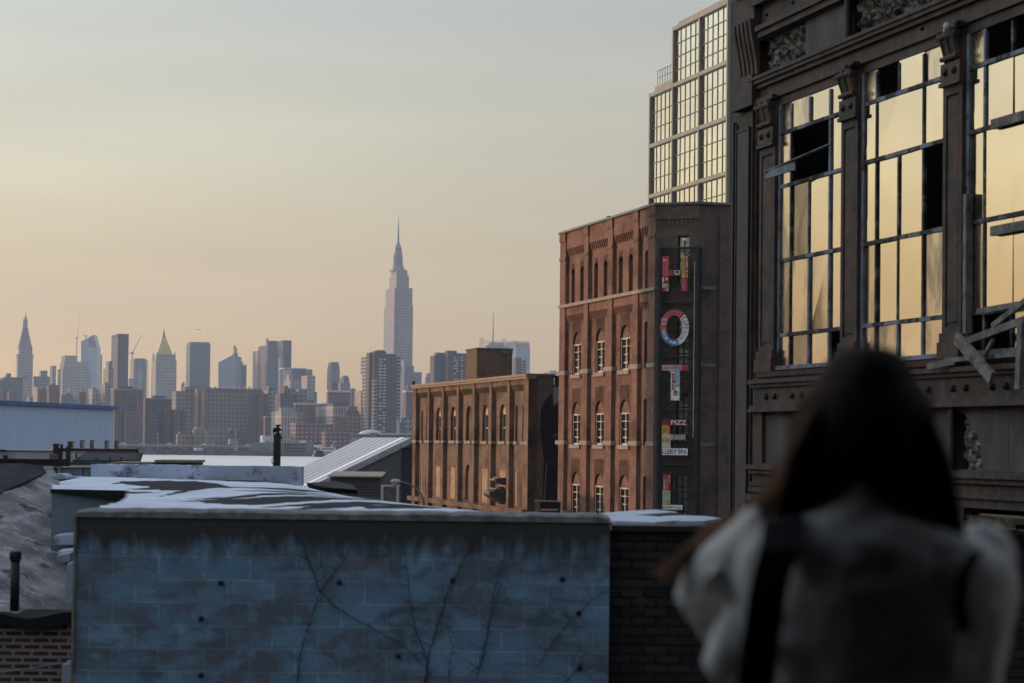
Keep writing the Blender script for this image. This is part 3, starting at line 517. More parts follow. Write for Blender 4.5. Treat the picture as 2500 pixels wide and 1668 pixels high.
for k in range(11):
    mb = MB(); mb.box(f, 4 + k * 10, 5 + k * 10, 2, 3, -1, zz(1090.4)); mb.box(f, 3.4 + k * 10, 5.6 + k * 10, 1.6, 3.4, zz(1092), zz(1090.45)); t.shape('column', mb, P['cop'])
mb = MB()
for k in range(90):
    x = random.uniform(0, wd); y = random.uniform(0, 60); mb.ball((f.O.x + x, 1403 + 14 + y, .3), random.uniform(1.2, 2.6), 6, (1.5, 1, 1))
tag(obj('shore_scrub', mb, M('scrub', (.06, .06, .05), (.04, .045, .04), .5, .95)), 'dim scrub and parked clutter along the far shore under the roadway', 'scrub', None, 'stuff')
VC = [M('car_paint', c, None, .5, .35, spec=.6) for c in ((.6, .6, .62), (.08, .08, .09), (.3, .05, .04), (.35, .36, .38), (.55, .5, .2))]
def mini_car(x, y, z, m, label, grp, yaw=0):
    r = thing('car', label, 'car', (x, y, z), grp); f = Fr((x, y), D=(1, 0)); f.N = Vector((0, 1))
    mb = MB(); mb.box(f, -2.2, 2.2, -.9, .9, z + .35, z + .95); mb.frus(f, -.2, 0, 1.5, .85, .95, .7, z + .95, z + 1.5); obj('body', mb, m, r)
    for i in (-1.4, 1.4):
        mb = MB(); mb.tube([(x + i, y - .92, z + .35), (x + i, y + .92, z + .35)], .34, 10); obj('wheel', mb, P['dk'], r)
dkz = at(430, 1087.5, 1400).z
carlab = ['white', 'black', 'red', 'silver', 'yellow']
for k in range(9):
    ci = (k * 3) % 5; mini_car(q0.x + 7 + k * wd / 9.4 + (k % 3) * 2, 1404 + (k % 2) * 4, dkz, VC[ci], carlab[ci] + ' car on the elevated road, ' + ('first', 'second', 'third', 'fourth', 'fifth', 'sixth', 'seventh', 'eighth', 'ninth')[k] + ' from the warehouse end', 'cars on the elevated road')
simple('tent_roof', 'white sloped canopy under the elevated road', 'canopy', 1388, [('canopy', 477, 478, 498, 1094, P['wh'])])
simple('slanted_canopy', 'small slanted pale roof beside the elevated road', 'canopy', 1440, [('canopy', 560, 562, 584, 1072, P['roof'])])
def boat(px, w, y, label):
    q = at(px, y, 1350); r = thing('white_ferry', label, 'boat', (q.x, 1350, -3), 'white ferries moored at the far shore')
    f = Fr((q.x, 1350), D=(1, 0)); f.N = Vector((0, 1)); h = w
    mb = MB(); mb.fpoly(f, [(-w / 2, -3.2), (w / 2 - 2, -3.2), (w / 2 + 1, -1), (-w / 2, -1)], 0, 5); obj('hull', mb, P['wh'], r)
    mb = MB(); mb.box(f, -w / 2 + 1, w / 2 - 4, .6, 4.4, -1, 1.3); mb.box(f, -w / 2 + 1, w / 2 - 6, .4, 4.6, 1.5, 1.7); mb.box(f, -w / 2 + 4, w / 2 - 9, .8, 4.2, 1.7, 3.7); mb.box(f, 0, w / 2 - 11, 1, 4, 3.7, 5.4); obj('cabin', mb, P['wh'], r)
    mb = MB(); mb.box(f, -w / 2 + 2, w / 2 - 5, .5, .59, -.3, .6); mb.box(f, -w / 2 + 5, w / 2 - 10, .7, .79, 2.2, 3.1); obj('window_band', mb, P['dk'], r)
    mb = MB(); mb.bar((q.x + 1, 1352, 5.4), (q.x + 2.5, 1352, 9.5), .25, .25); mb.bar((q.x + .4, 1352, 7), (q.x + 3.2, 1352, 7.2), .2, .2); obj('mast', mb, P['wh'], r)
boat(783, 12, 1112, 'smaller white ferry moored left of the larger one'); boat(808, 24, 1112, 'larger white three deck ferry on the far shore')
for k, (px, h_) in enumerate(((662, 22), (793, 20), (575, 20), (505, 17), (385, 16))):
    q = at(px, 1100, 1378); r = thing('pole', ('thin dark pole by the waterfront shed', 'thin pole near the ferries', 'thin pole near the slanted canopy', 'thin pole by the white canopy', 'thin pole left along the far quay')[k], 'pole', (q.x, 1378, -1), 'thin poles on the far quay')
    mb = MB(); mb.tube([(q.x, 1378, -1), (q.x, 1378, h_ * .8)], .28, 6); mb.bar((q.x - .9, 1378, h_ * .8), (q.x + .9, 1378, h_ * .8), .3, .3); obj('shaft', mb, P['st'], r)
# aeroplane
q = at(485, 805, 2800); r = thing('aeroplane', 'tiny distant aeroplane in the sky above the plain slate tower', 'aeroplane', q); mb = MB(); mb.tube([q + Vector((-3, 0, 0)), q + Vector((-2, 0, .2)), q + Vector((2.6, 0, 0)), q + Vector((3.4, 0, -.1))], [.1, .45, .45, .1], 8); obj('fuselage', mb, P['cop'], r)
mb = MB(); mb.hexa([q + Vector(v) for v in ((0, -4, 0), (1, -4, 0), (1.4, 4, 0), (.2, 4, 0), (0, -4, .15), (1, -4, .15), (1.4, 4, .15), (.2, 4, .15))]); obj('wings', mb, P['cop'], r)
mb = MB(); mb.prism([q + Vector((-3, 0, .1)), q + Vector((-2.1, 0, .2)), q + Vector((-2.8, 0, 1.2)), q + Vector((-3.2, 0, 1.2))], (0, .1, 0)); obj('tail_fin', mb, P['cop'], r)

# ------------------------------------------------------------------ domed pier building (near side of river)
t = T('domed_pier_building', 'low grey louvred building with white dome behind the sheet roof', 'building', 300); t.start(930)
f = Fr((at(857, 1070, 300).x, 300), D=(1, 0)); f.N = Vector((0, 1)); zz = lambda y: at(930, y, 300).z; XX = lambda px: at(px, 1070, 300).x - f.O.x
mb = MB(); mb.box(f, 0, XX(1030), 0, 14, -0, zz(1062)); t.shape('wall', mb, P['wh'])
mb = MB(); mb.box(f, -.1, XX(1030), -.25, -.002, zz(1062.2), zz(1060)); mb.box(f, XX(908), XX(1030), 1, 12, zz(1061.8), zz(1058)); t.shape('parapet', mb, P['wh'])
mb = MB()
for k in range(22): a0 = .5 + k * .46; mb.box(f, a0, a0 + .09, -.05, -.003, zz(1070), zz(1065))
t.shape('louvres', mb, P['dk'])
mb = MB(); mb.box(f, XX(905), XX(920), -.6, 3, zz(1075), zz(1057)); t.shape('vent_block', mb, M('pale_block', (.40, .32, .27), None, 1, .8))
q = Vector((f.O.x + XX(901), 303, zz(1061.6))); mb = MB(); R0 = XX(931) - XX(872); mb.ball(q, R0 / 2, 28, (1, 1, .42)); t.shape('dome', mb, M('dome_white', (.55, .57, .6), None, 2, .5), True)
mb = MB(); mb.box(f, XX(991), XX(1000), 2, 3, zz(1062), zz(1050)); t.shape('roof_hatch', mb, P['tanp'])

# ------------------------------------------------------------------ sheet metal shed roof beyond the low brick building
SA = 17.4; ND = Vector((-math.sin(R_(SA)), math.cos(R_(SA)))); NN = Vector((-ND.y, ND.x))    # street direction and its outward side
RC = at(1006, 1069, 160); r = thing('metal_roofed_shed', 'grey shed with long sloping ribbed metal roof', 'shed', (RC.x, RC.y, 0))
down = Vector((NN.x, NN.y, -.484)); rid = Vector((ND.x, ND.y, 0)); LN = 18.2; SL = 16.
mr_a = M('sheet_roof', (.46, .46, .48), (.40, .40, .42), .35, .5, .2); mr_b = M('lit_rib_gap', (.85, .87, .92), (.8, .82, .88), .5, .4, .2)
nS = Vector((.484 * NN.x, .484 * NN.y, 1)).normalized()
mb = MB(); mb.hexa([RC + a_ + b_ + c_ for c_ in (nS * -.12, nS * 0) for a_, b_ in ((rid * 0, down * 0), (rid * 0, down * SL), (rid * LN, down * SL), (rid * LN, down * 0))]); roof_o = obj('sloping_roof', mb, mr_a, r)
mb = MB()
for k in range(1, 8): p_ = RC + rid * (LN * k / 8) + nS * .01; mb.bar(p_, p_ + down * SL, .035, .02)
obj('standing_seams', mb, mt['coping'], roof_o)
mb = MB(); mb.hexa([RC + rid * a_ + down * b_ + nS * c_ for c_ in (.012, .03) for a_, b_ in ((2.4, 0), (2.4, SL), (3.9, SL), (3.9, 0))]); obj('lit_rib_gap', mb, mr_b, roof_o)  # pale strip: sunlight on a gap between ribs, put into the colour
mb = MB(); mb.hexa([RC + rid * a_ + down * b_ + nS * c_ for c_ in (-.42, .06) for a_, b_ in ((-.12, 0), (-.12, SL), (.0, SL), (.0, 0))]); obj('verge_trim', mb, M('verge', (.42, .44, .47), (.3, .31, .33), 2, .6), r)
mb = MB(); g0 = RC + rid * .1 - Vector((0, 0, .45)); g1 = g0 + down * SL; e0 = RC - Vector((NN.x, NN.y, 0)) * 9 + rid * .1; e0.z = g0.z
mb.prism([g0, g1, Vector((g1.x, g1.y, 0)), Vector((e0.x, e0.y, 0)), e0], rid * 16.5); obj('gable_wall', mb, M('grey_render', (.13, .145, .155), (.105, .115, .125), .8, .85, bmp=.004), r)
gf = Fr((RC.x, RC.y), D=(NN.x, NN.y)); gf.N = -ND
mb = MB(); a0, z0 = gf.hit(982, 1090); a1, _ = gf.hit(1008, 1090); mb.box(gf, a1 - 1, a0, .0, .05, 0, gf.hit(990, 1096)[1]); obj('dark_door', mb, M('navy_door', (.03, .034, .045), None, 1, .6), r)
mb = MB(); mb.box(gf, a1 - 1, a0 + .15, .0, .12, gf.hit(990, 1096)[1] + .02, gf.hit(990, 1094)[1] + .03); obj('door_head', mb, mt['dark'], r)

# small dark shed with corrugated roof
Y0 = 112; q = at(822, 1180, Y0); f = Fr((q.x, Y0), D=(1, 0)); f.N = Vector((0, 1)); zz = lambda y: at(870, y, Y0).z; XX = lambda px: at(px, 1180, Y0).x - f.O.x
r = thing('roof_shed', 'small dark shed with corrugated cream roof on the low roof', 'shed', (q.x, Y0, 0))
mb = MB(); mb.box(f, 0, XX(928), 0, 3, zz(1215), zz(1170)); obj('slatted_wall', mb, wmat((.05, .052, .06), (.075, .078, .088), 40, .16, .05), r)
mb = MB(); mb.box(f, -.1, XX(931), -.15, 3.1, zz(1170), zz(1163.5)); obj('fascia', mb, mt['steel_black'], r)
mb = MB()
for k in range(20): a0 = XX(800) + k * (XX(932) - XX(800)) / 20; w_ = (XX(932) - XX(800)) / 20; mb.hexa([f.p(a0 + i, j, zz(1163.4) + (j + .2) * .05 + (.06 if i in (w_ * .3, w_ * .6) else 0) * 0 + h_) for h_ in (0, .05) for i, j in ((0, -.2), (w_ * .55, -.2), (w_ * .55, 3.6), (0, 3.6))])
mb.hexa([f.p(i, j, zz(1163.4) + (j + .2) * .05 + h_) for h_ in (-.03, .01) for i, j in ((XX(800), -.2), (XX(932), -.2), (XX(932), 3.6), (XX(800), 3.6))])
obj('corrugated_roof', mb, M('cream_sheet', (.50, .44, .33), (.40, .35, .26), 3, .6), r)
mb = MB(); mb.box(f, XX(805), XX(818), .3, 2, zz(1180), zz(1165)); obj('vent_box', mb, mt['coping'], r)
# white gantry frame
Y0 = 108; q = at(930, 1195, Y0); f = Fr((q.x, Y0), D=(1, 0)); f.N = Vector((0, 1)); zz = lambda y: at(950, y, Y0).z; XX = lambda px: at(px, 1195, Y0).x - f.O.x
r = thing('steel_gantry', 'white steel gantry under the street lamp', 'frame', (q.x, Y0, 0))
mb = MB(); mb.box(f, 0, XX(975), 0, .2, zz(1188), zz(1184)); obj('top_beam', mb, mt['white_paint'], r)
for x in (0, XX(968)): mb = MB(); mb.box(f, x, x + .14, -.01, .21, 0, zz(1187.9)); obj('post', mb, mt['white_paint'], r)
mb = MB(); mb.box(f, .2, XX(967), .25, .35, 0, zz(1192)); obj('screen', mb, mt['coping'], r)
# street lamp
Y0 = 104; r = thing('street_lamp', 'street lamp with curved arm beside the low brick building', 'street lamp', tuple(at(1032, 1215, Y0))[:2] + (0,))
P0 = [at(x, y, Y0) for x, y in ((1034, 1222), (1028, 1206), (1015, 1192), (1000, 1183), (985, 1178), (975, 1177))]
mb = MB(); mb.tube([Vector((P0[0].x + .4, Y0, 0)), P0[0]] + P0[1:], [.09, .06, .05, .045, .045, .045, .045], 8); obj('post', mb, mt['coping'], r, True)
mb = MB(); mb.ball(at(966, 1176, Y0), .2, 12, (1.5, .8, .7)); obj('lamp_head', mb, M('lamp_head', (.42, .42, .44), None, 2, .4), r, True)
mb = MB(); q = at(964, 1182, Y0); mb.ball(q, .15, 12, (1.15, .7, .8)); obj('lamp_bowl', mb, M('lamp_bowl', (.55, .42, .28), None, 2, .3), r, True)

# ------------------------------------------------------------------ white warehouse with blue roof trim (left)
wf = Fr((at(277, 1060, 270).x, 270), D=tuple(Vector((-math.sin(R_(10.8)), -math.cos(R_(10.8)))))); wf.N = Vector((math.cos(R_(10.8)), -math.sin(R_(10.8)))) 
zt = at(277, 994, 270).z
r = thing('white_warehouse', 'long pale corrugated warehouse with blue roof trim at left', 'warehouse', (wf.O.x, 270, 0))
cm, N, L, b = newmat('ribbed_white'); tc = N.new('ShaderNodeUVMap'); tc.uv_map = 'uv'; wv = N.new('ShaderNodeTexWave'); wv.inputs['Scale'].default_value = 1.1; L.new(tc.outputs[0], wv.inputs[0]); b.inputs['Roughness'].default_value = .6
L.new(mixrgb(N, L, noise(N, L, tc.outputs[0], .5, 6, .3, .7, stretch=(3, .1, 1)), (.50, .66, .90), (.44, .59, .82)), b.inputs['Base Color']); bump(N, L, b, wv.outputs[0], .02, .25)
mb = MB(); mb.box(wf, 0, 55, -30, 0, 0, zt - .4); obj('wall', mb, cm, r)
mb = MB(); mb.box(wf, -.6, 55.3, -30.3, .5, zt - .38, zt + .1); obj('blue_trim', mb, M('blue_trim', (.05, .16, .42), (.04, .13, .34), 1, .5), r)
mb = MB(); mb.box(wf, 0, 55, -30, 0, zt + .105, zt + .15); obj('roof', mb, P['roof'], r)

# flat grey wall/roof building in front of it
Y0 = 118; q = at(-60, 1100, Y0); f = Fr((q.x, Y0), D=(1, 0)); f.N = Vector((0, 1)); zz = lambda y: at(60, y, Y0).z; XX = lambda px: at(px, 1110, Y0).x - f.O.x
r = thing('grey_flat_building', 'low pale grey building below the white warehouse', 'building', (q.x, Y0, 0))
mb = MB(); mb.box(f, 0, XX(141), 0, 9, 0, zz(1101.5)); obj('wall', mb, M('grey_wall_panels', (.46, .47, .49), (.38, .39, .41), .6, .8), r)
mb = MB(); mb.box(f, -.1, XX(142), -.1, 9.1, zz(1101.4), zz(1099.6)); obj('roof_edge', mb, mt['coping'], r)
for k, (x, y0_, y1_, w_) in enumerate(((3, 1100, 1098, .35), (14, 1122, 1112, .22))): mb = MB(); mb.box(f, XX(x), XX(x) + w_, -.6, -.3, zz(y0_ + 4), zz(y1_)); obj('roof_pipe', mb, mt['steel_black'], r)
# black flue
q = at(136.5, 1100, 82); r = thing('black_flue', 'black square flue with stub base left of the rusty frame', 'chimney', (q.x, 82, 0))
mb = MB(); mb.box(Fr((q.x, 82), D=(1, 0)), -.1, .1, -.1, .1, 0, at(136, 1111, 82).z); mb.box(Fr((q.x, 82), D=(1, 0)), -.2, .2, -.3, -.1, at(136, 1124, 82).z, at(136, 1108, 82).z); obj('base', mb, mt['coping'], r)
q2 = at(136.5, 1112, 82); q3 = at(137, 1083.5, 82); mb = MB(); mb.bar(q2, q3, .2, .2); mb.bar(q3 - Vector((0, 0, .05)), q3, .24, .24); obj('flue_pipe', mb, mt['steel_black'], r)
# rusty steel gantry roof
Y0 = 80; f = Fr((at(150, 1110, Y0).x, Y0), D=(1, 0)); f.N = Vector((0, 1)); zz = lambda y: at(240, y, Y0).z; XX = lambda px: at(px, 1110, Y0).x - f.O.x
r = thing('rusty_steel_frame', 'rusty red steel frame around a black pitched roof', 'steel frame', (f.O.x, Y0, 0))
mb = MB(); mb.box(f, XX(150), XX(335), 0, .25, zz(1103), zz(1095.5)); mb.box(f, XX(330), XX(335), -.02, .23, zz(1106), zz(1095.3)); obj('top_beam', mb, mt['rust'], r)
for x, x2, m_ in ((145, 153, 'rust_dark'), (165, 173, 'steel_black')): mb = MB(); mb.box(f, XX(x), XX(x2), -.3, -.03, zz(1142), zz(1094 if x < 150 else 1091)); obj('column', mb, mt[m_], r)
mb = MB(); mb.box(f, XX(173), XX(331), .3, .5, zz(1128.5), zz(1123.5)); mb.box(f, XX(173), XX(337), -.01, .2, zz(1136), zz(1128.6)); obj('green_beam', mb, M('green_steel', (.05, .085, .08), (.035, .055, .055), 2, .6), r)
mb = MB(); mb.prism([f.p(XX(173), .6, zz(1124)), f.p(XX(331), .6, zz(1124)), f.p(XX(322), 2.4, zz(1104)), f.p(XX(180), 2.4, zz(1104))], (0, .2, 0)); obj('pitched_roof', mb, M('felt_roof', (.045, .045, .055), (.03, .03, .038), 3, .9), r)
mb = MB()
for x in (187, 229, 263, 290): mb.box(f, XX(x), XX(x) + .05, .2, .5, zz(1122), zz(1118))
mb.box(f, XX(184), XX(187), 0, .1, zz(1120), zz(1106)); mb.bar(f.p(XX(175), .1, zz(1106)), f.p(XX(325), .1, zz(1105)), .02, .02); obj('brackets', mb, mt['steel_black'], r)
mb = MB(); mb.prism([f.p(XX(331), 0, zz(1129)), f.p(XX(338), 0, zz(1127)), f.p(XX(344), 0, zz(1107)), f.p(XX(331), 0, zz(1108))], (0, .5, 0)); obj('green_gutter', mb, M('teal_gutter', (.09, .15, .17), None, 3, .6), r)
mb = MB(); mb.box(f, XX(-40), XX(166), -.5, -.31, zz(1139), zz(1122)); mb.box(f, XX(-40), XX(150), -.56, -.51, zz(1127), zz(1124)); obj('long_beam', mb, mt['rust_dark'], r)
# air handlers / vents on the frame
for k, (x, w_, y0_, y1_, m_, nm, lb) in enumerate(((149, 5, 1096, 1086, 'rust', 'rusty_stub', 'short orange rusty stub on the steel frame'), (171, 14, 1093, 1080, 'white', 'louvred_vent', 'wide white louvred roof vent above the black column'), (199, 9, 1094, 1077, 'white', 'louvred_vent', 'pale slim vent second in the row'), (223, 8, 1094, 1077, 'grey', 'louvred_vent', 'dark striped vent in the middle of the row'), (259, 9, 1094, 1077, 'white', 'louvred_vent', 'pale slim vent near the warehouse corner'), (283, 8, 1095, 1077, 'grey', 'louvred_vent', 'striped vent just right of the warehouse corner'))):
    g = 'roof vents on the rusty frame' if nm == 'louvred_vent' else None
    rr = thing(nm, lb, 'vent', tuple(f.p(XX(x), .1, zz(y0_))), g); a0 = XX(x - w_ / 2); a1 = XX(x + w_ / 2)
    mb = MB(); mb.box(f, a0, a1, -.02, .18, zz(y0_ + 2), zz(y1_)); obj('casing', mb, {'rust': mt['rust'], 'white': M('vent_white', (.42, .42, .42), None, 6, .6), 'grey': M('vent_grey', (.26, .27, .28), None, 6, .6)}[m_], rr)
    if m_ != 'rust':
        mb = MB(); n = 5
        for j in range(n): zc = zz(y0_) + (zz(y1_) - zz(y0_)) * (j + .6) / n; mb.box(f, a0 + .03, a1 - (a1 - a0) * (.1 if x == 171 else .4), -.06, -.025, zc - .012, zc + .012)
        obj('louvres', mb, mt['steel_black'], rr)
        mb = MB(); mb.box(f, a0 + .02, a1 + .03, -.04, .2, zz(y1_) + .002, zz(y1_) + .03); obj('cap', mb, mt['coping'], rr)

# ------------------------------------------------------------------ glass tower
tf = Fr((36.5, 330), 18.3); r = thing('glass_tower', 'tall apartment tower of gridded reflecting windows behind the brick corner', 'tower', (36.5, 330, 0))
sd = -1 * Vector(tf.N)
mb = MB(); mb.box(tf, 0, 24, -22, -.62, 0, 86.2); obj('core', mb, mt['tower_dark'], r)
mb = MB(); mb.box(tf, 24, 35, -22, -.62, 0, 75.8); obj('core', mb, mt['tower_dark'], r)
cols_ = ((0, 12), (12, 24), (24, 35)); bands = [86.4, 75.9, 66.2, 56.6, 47, 37.4]
mb = MB()
for s_ in (0, 12, 24, 35):
    mb.box(tf, s_ - .24, s_ + .24, -.6, 0, 0, 86.4 if s_ < 30 else 76.0)
for i, zb in enumerate(bands):
    a0, a1 = (.31, 11.69), (12.31, 23.69)
    for a_ in (a0, a1): mb.box(tf, *a_, -.6, 0, zb - .7, zb)
    if i > 0: mb.box(tf, 24.31, 34.69, -.6, 0, zb - .7, zb)
mb.box(tf, 1, 23, -3, -.7, 86.2, 87.2); mb.box(tf, 25, 34, -3, -.7, 75.9, 77.1); obj('facade_frame', mb, mt['tower_frame'], r)
mu = MB(); gl = MB(); ins = MB()
for (c0_, c1_) in cols_:
    for i in range(5):
        if c0_ == 24 and i == 0: continue
        zt_, zb_ = bands[i] - .7, bands[i + 1]; n = 4 if i == 0 else 3; H_ = (zt_ - zb_) / n
        for j in range(n):
            z0_ = zb_ + j * H_
            mu.box(tf, c0_ + .46, c1_ - .46, -.6, -.46, z0_ + H_ - .18, z0_ + H_)
            for k in range(5):
                W_ = (c1_ - c0_ - .92) / 5; x0 = c0_ + .46 + k * W_
                gl.quad(tf.p(x0, -.55, z0_), tf.p(x0 + W_, -.55 + random.uniform(-.008, .008), z0_), tf.p(x0 + W_, -.55 + random.uniform(-.008, .008), z0_ + H_ - .18), tf.p(x0, -.55, z0_ + H_ - .18))
        for k in range(1, 5): x0 = c0_ + .46 + k * W_; mu.box(tf, x0 - .13, x0 + .09, -.62, -.46, zb_, zt_)
fo = obj('mullions', mu, mt['tower_dark'], r); obj('glass', gl, mt['tower_glass'], r)
# side wall
ts = Fr((36.5 - .0, 330), D=(-tf.N.x, -tf.N.y)); ts.N = -Vector(tf.D)
mb = MB(); gm_ = MB()
for j in range(26):
    z0_ = 8 + j * 3.05
    for k in range(3): gm_.box(ts, 2.2 + k * 5.5, 6.2 + k * 5.5, .02, .06, z0_, z0_ + 2.3); mb.box(ts, 2.2 + k * 5.5, 6.2 + k * 5.5, .07, .1, z0_ + .4, z0_ + .55); mb.box(ts, 2.2 + k * 5.5, 6.2 + k * 5.5, .07, .1, z0_ + 1.5, z0_ + 1.65)
obj('side_windows', gm_, mt['tower_side_glass'], r); obj('side_rails', mb, mt['coping'], r)
mb = MB()
for k in range(8): mb.bar(tf.p(25 + k * 1.2, -1, 77.1), tf.p(25 + k * 1.2, -1, 80), .09, .09)
mb.bar(tf.p(24.4, -1, 80), tf.p(33.4, -1, 80), .1, .1); mb.bar(tf.p(24.4, -1, 78.6), tf.p(33.4, -1, 78.6), .07, .07); obj('terrace_railing', mb, mt['steel_black'], r)

# ------------------------------------------------------------------ brick building helper
def arch(w, z0, z1, n=8, fl=1.):
    """outline of an arched opening centred on 0"""
    rr = w / 2; zs = z1 - rr * fl
    return zs, [(-rr * math.cos(math.pi * k / n), zs + rr * fl * math.sin(math.pi * k / n)) for k in range(n + 1)]
def wall_panel(mb, fr, s0, s1, o, z0, z1, ops, depth=.3):
    """wall sheet with arched or square openings: (centre, width, z0, z1, arched)"""
    xs = sorted(set([s0, s1] + [c - w / 2 for c, w, *_ in ops] + [c + w / 2 for c, w, *_ in ops]))
    for a0, a1 in zip(xs, xs[1:]):
        if a1 - a0 < 1e-6: continue
        col = sorted([q for q in ops if q[0] - q[1] / 2 < (a0 + a1) / 2 < q[0] + q[1] / 2], key=lambda q: q[2]); zc = z0
        for c, w, b0, b1, ar in col:
            mb.quad(fr.p(a0, o, zc), fr.p(a1, o, zc), fr.p(a1, o, b0), fr.p(a0, o, b0))
            nxt = min([q[2] for q in col if q[2] > b0] + [z1]); top = (b1 + nxt) / 2 if nxt < z1 else min(z1, b1 + .3)
            if ar:
                zs, pts = arch(w, b0, b1); pts = [(c + p[0], p[1]) for p in pts]
                for p, q in zip(pts, pts[1:]): mb.quad(fr.p(p[0], o, p[1]), fr.p(q[0], o, q[1]), fr.p(q[0], o, top), fr.p(p[0], o, top))
                for p, q in zip(pts, pts[1:]): mb.quad(fr.p(p[0], o, p[1]), fr.p(q[0], o, q[1]), fr.p(q[0], o - depth, q[1]), fr.p(p[0], o - depth, p[1]))
            else:
                zs = b1; mb.quad(fr.p(a0, o, b1), fr.p(a1, o, b1), fr.p(a1, o, top), fr.p(a0, o, top)); mb.quad(fr.p(a0, o, b1), fr.p(a1, o, b1), fr.p(a1, o - depth, b1), fr.p(a0, o - depth, b1))
            for x in (a0, a1): mb.quad(fr.p(x, o, b0), fr.p(x, o - depth, b0), fr.p(x, o - depth, zs), fr.p(x, o, zs))
            mb.quad(fr.p(a0, o, b0), fr.p(a1, o, b0), fr.p(a1, o - depth, b0), fr.p(a0, o - depth, b0)); zc = top
        mb.quad(fr.p(a0, o, zc), fr.p(a1, o, zc), fr.p(a1, o, z1), fr.p(a0, o, z1))
def sash(fr, root, c, w, z0, z1, o, frame, pane, kind, rows=4):
    """one window: frame (part) with glass (sub-part)"""
    zs, pts = arch(w, z0, z1); ff = MB(); t_ = .07
    if kind == 'sash':
        ff.box(fr, c - w / 2, c - w / 2 + t_, o, o + .08, z0, zs); ff.box(fr, c + w / 2 - t_, c + w / 2, o, o + .08, z0, zs); ff.box(fr, c - t_ / 2, c + t_ / 2, o, o + .07, z0, zs); ff.box(fr, c - w / 2 + t_, c + w / 2 - t_, o + .001, o + .09, z0, z0 + .1)
        for k in range(1, rows + 1): z_ = z0 + (zs - z0) * k / rows; ff.box(fr, c - w / 2 + t_, c + w / 2 - t_, o + .002, o + (.1 if k in (rows, rows - 1) else .05), z_ - (.05 if k in (rows, 1) else .02), z_ + .03)
        am = MB(); am.fpoly(fr, [(c + p[0] * .999, p[1]) for p in pts], o - .02, o + .03); obj('arch_infill', am, mt['brick_hotel'], root)
    elif kind == 'tan':
        ff.fpoly(fr, [(c + p[0] * .999, p[1]) for p in pts], o, o + .05); ff.box(fr, c - w / 2, c - w / 2 + .32, o, o + .05, z0, zs - .01); ff.box(fr, c + w / 2 - .12, c + w / 2, o, o + .05, z0, zs - .01)
        ff.box(fr, c - w / 2 + .32, c + w / 2 - .12, o, o + .04, (z0 + zs) / 2 - .04, (z0 + zs) / 2 + .04)
    fo_ = obj('window', ff, frame, root)
    g = MB(); g.quad(fr.p(c - w / 2, o - .01, z0), fr.p(c + w / 2, o - .01, z0), fr.p(c + w / 2, o - .01, zs), fr.p(c - w / 2, o - .01, zs)); obj('pane', g, pane, fo_)

# ------------------------------------------------------------------ tall brick corner building
hf = Fr((7.4, 100), SA); HT = 21.93
H = thing('tall_brick_building', 'tall red brick corner building with arched windows and vertical letter sign', 'building', (7.4, 100, 0))
piers = [(0, 1.0), (2.45, 3.2), (6.4, 7.15), (10.4, 11.1), (14.4, 15.4)]; panels = [(1.0, 2.45), (3.2, 6.4), (7.15, 10.4), (11.1, 14.4)]
FL = [(17.72, 19.75), (13.45, 15.95), (9.35, 11.85), (5.25, 7.75), (1.2, 3.7)]
wm = MB(); cen = []
for i, (a, b_) in enumerate(panels):
    ops = []; c = (a + b_) / 2 + (.08 if i else 0)
    for k, (z0, z1) in enumerate(FL):
        if i == 0: ops.append((c, .55, z0, z1, True))
        elif k == 0: ops += [(c - .78, .62, z0, z1, True), (c + .78, .62, z0, z1, True)]
        else: ops.append((c, 1.5, z0, z1, True))
    wall_panel(wm, hf, a, b_, -.22, 0, 20.55, ops, .34)
    wm.box(hf, a, b_, -.4, -.06, 20.95, HT)
    wm.box(hf, a, b_, -.23, -.08, 16.98, 17.45); cen.append(ops)
wm.box(hf, 0, 15.4, -8, -.62, 0, HT - .05)
for x in (0, 1.0, 15.4): pass
obj('street_wall', wm, mt['brick_hotel'], H, fix=False)
for a, b_ in piers:
    mb = MB(); mb.box(hf, a, b_, -.6, 0, 0, HT); mb.box(hf, a - .03, b_ + .03, 0.001, .05, 20.3, 20.45); mb.box(hf, a - .03, b_ + .03, .001, .05, HT - .5, HT - .02); obj('pilaster', mb, mt['brick_hotel'], H)
for i, (a, b_) in enumerate(panels):                    # corbel tables
    for zt_ in (20.95, 16.98):
        mb = MB(); n = max(3, int((b_ - a) / .3))
        for k in range(n): x = a + (k + .5) * (b_ - a) / n; mb.hexa([hf.p(x + i_, j_, z_) for z_, jj in ((zt_ - .42, -.2), (zt_, -.06)) for i_, j_ in ((-.07, -.4), (.07, -.4), (.07, jj), (-.07, jj))])
        mb.box(hf, a, b_, -.4, -.19, zt_ - .44, zt_ - .42); obj('corbel_table', mb, mt['brick_hotel'], H)
mb = MB(); mb.box(hf, -.05, 15.45, -.5, .07, 17.47, 17.66); obj('stone_band', mb, mt['stone'], H)
for zb in (13.48, 9.36, 5.22):
    for a, b_ in piers: mb = MB(); mb.box(hf, a - .12, b_ + .5, -.3, .03, zb - .02, zb + .22) if a > .5 else mb.box(hf, a, b_ + .1, -.3, .03, zb - .02, zb + .22); obj('stone_band', mb, mt['stone'], H)
mb = MB(); mb.box(hf, -.1, 15.5, -.6, .1, HT, HT + .12); obj('coping', mb, mt['coping'], H)
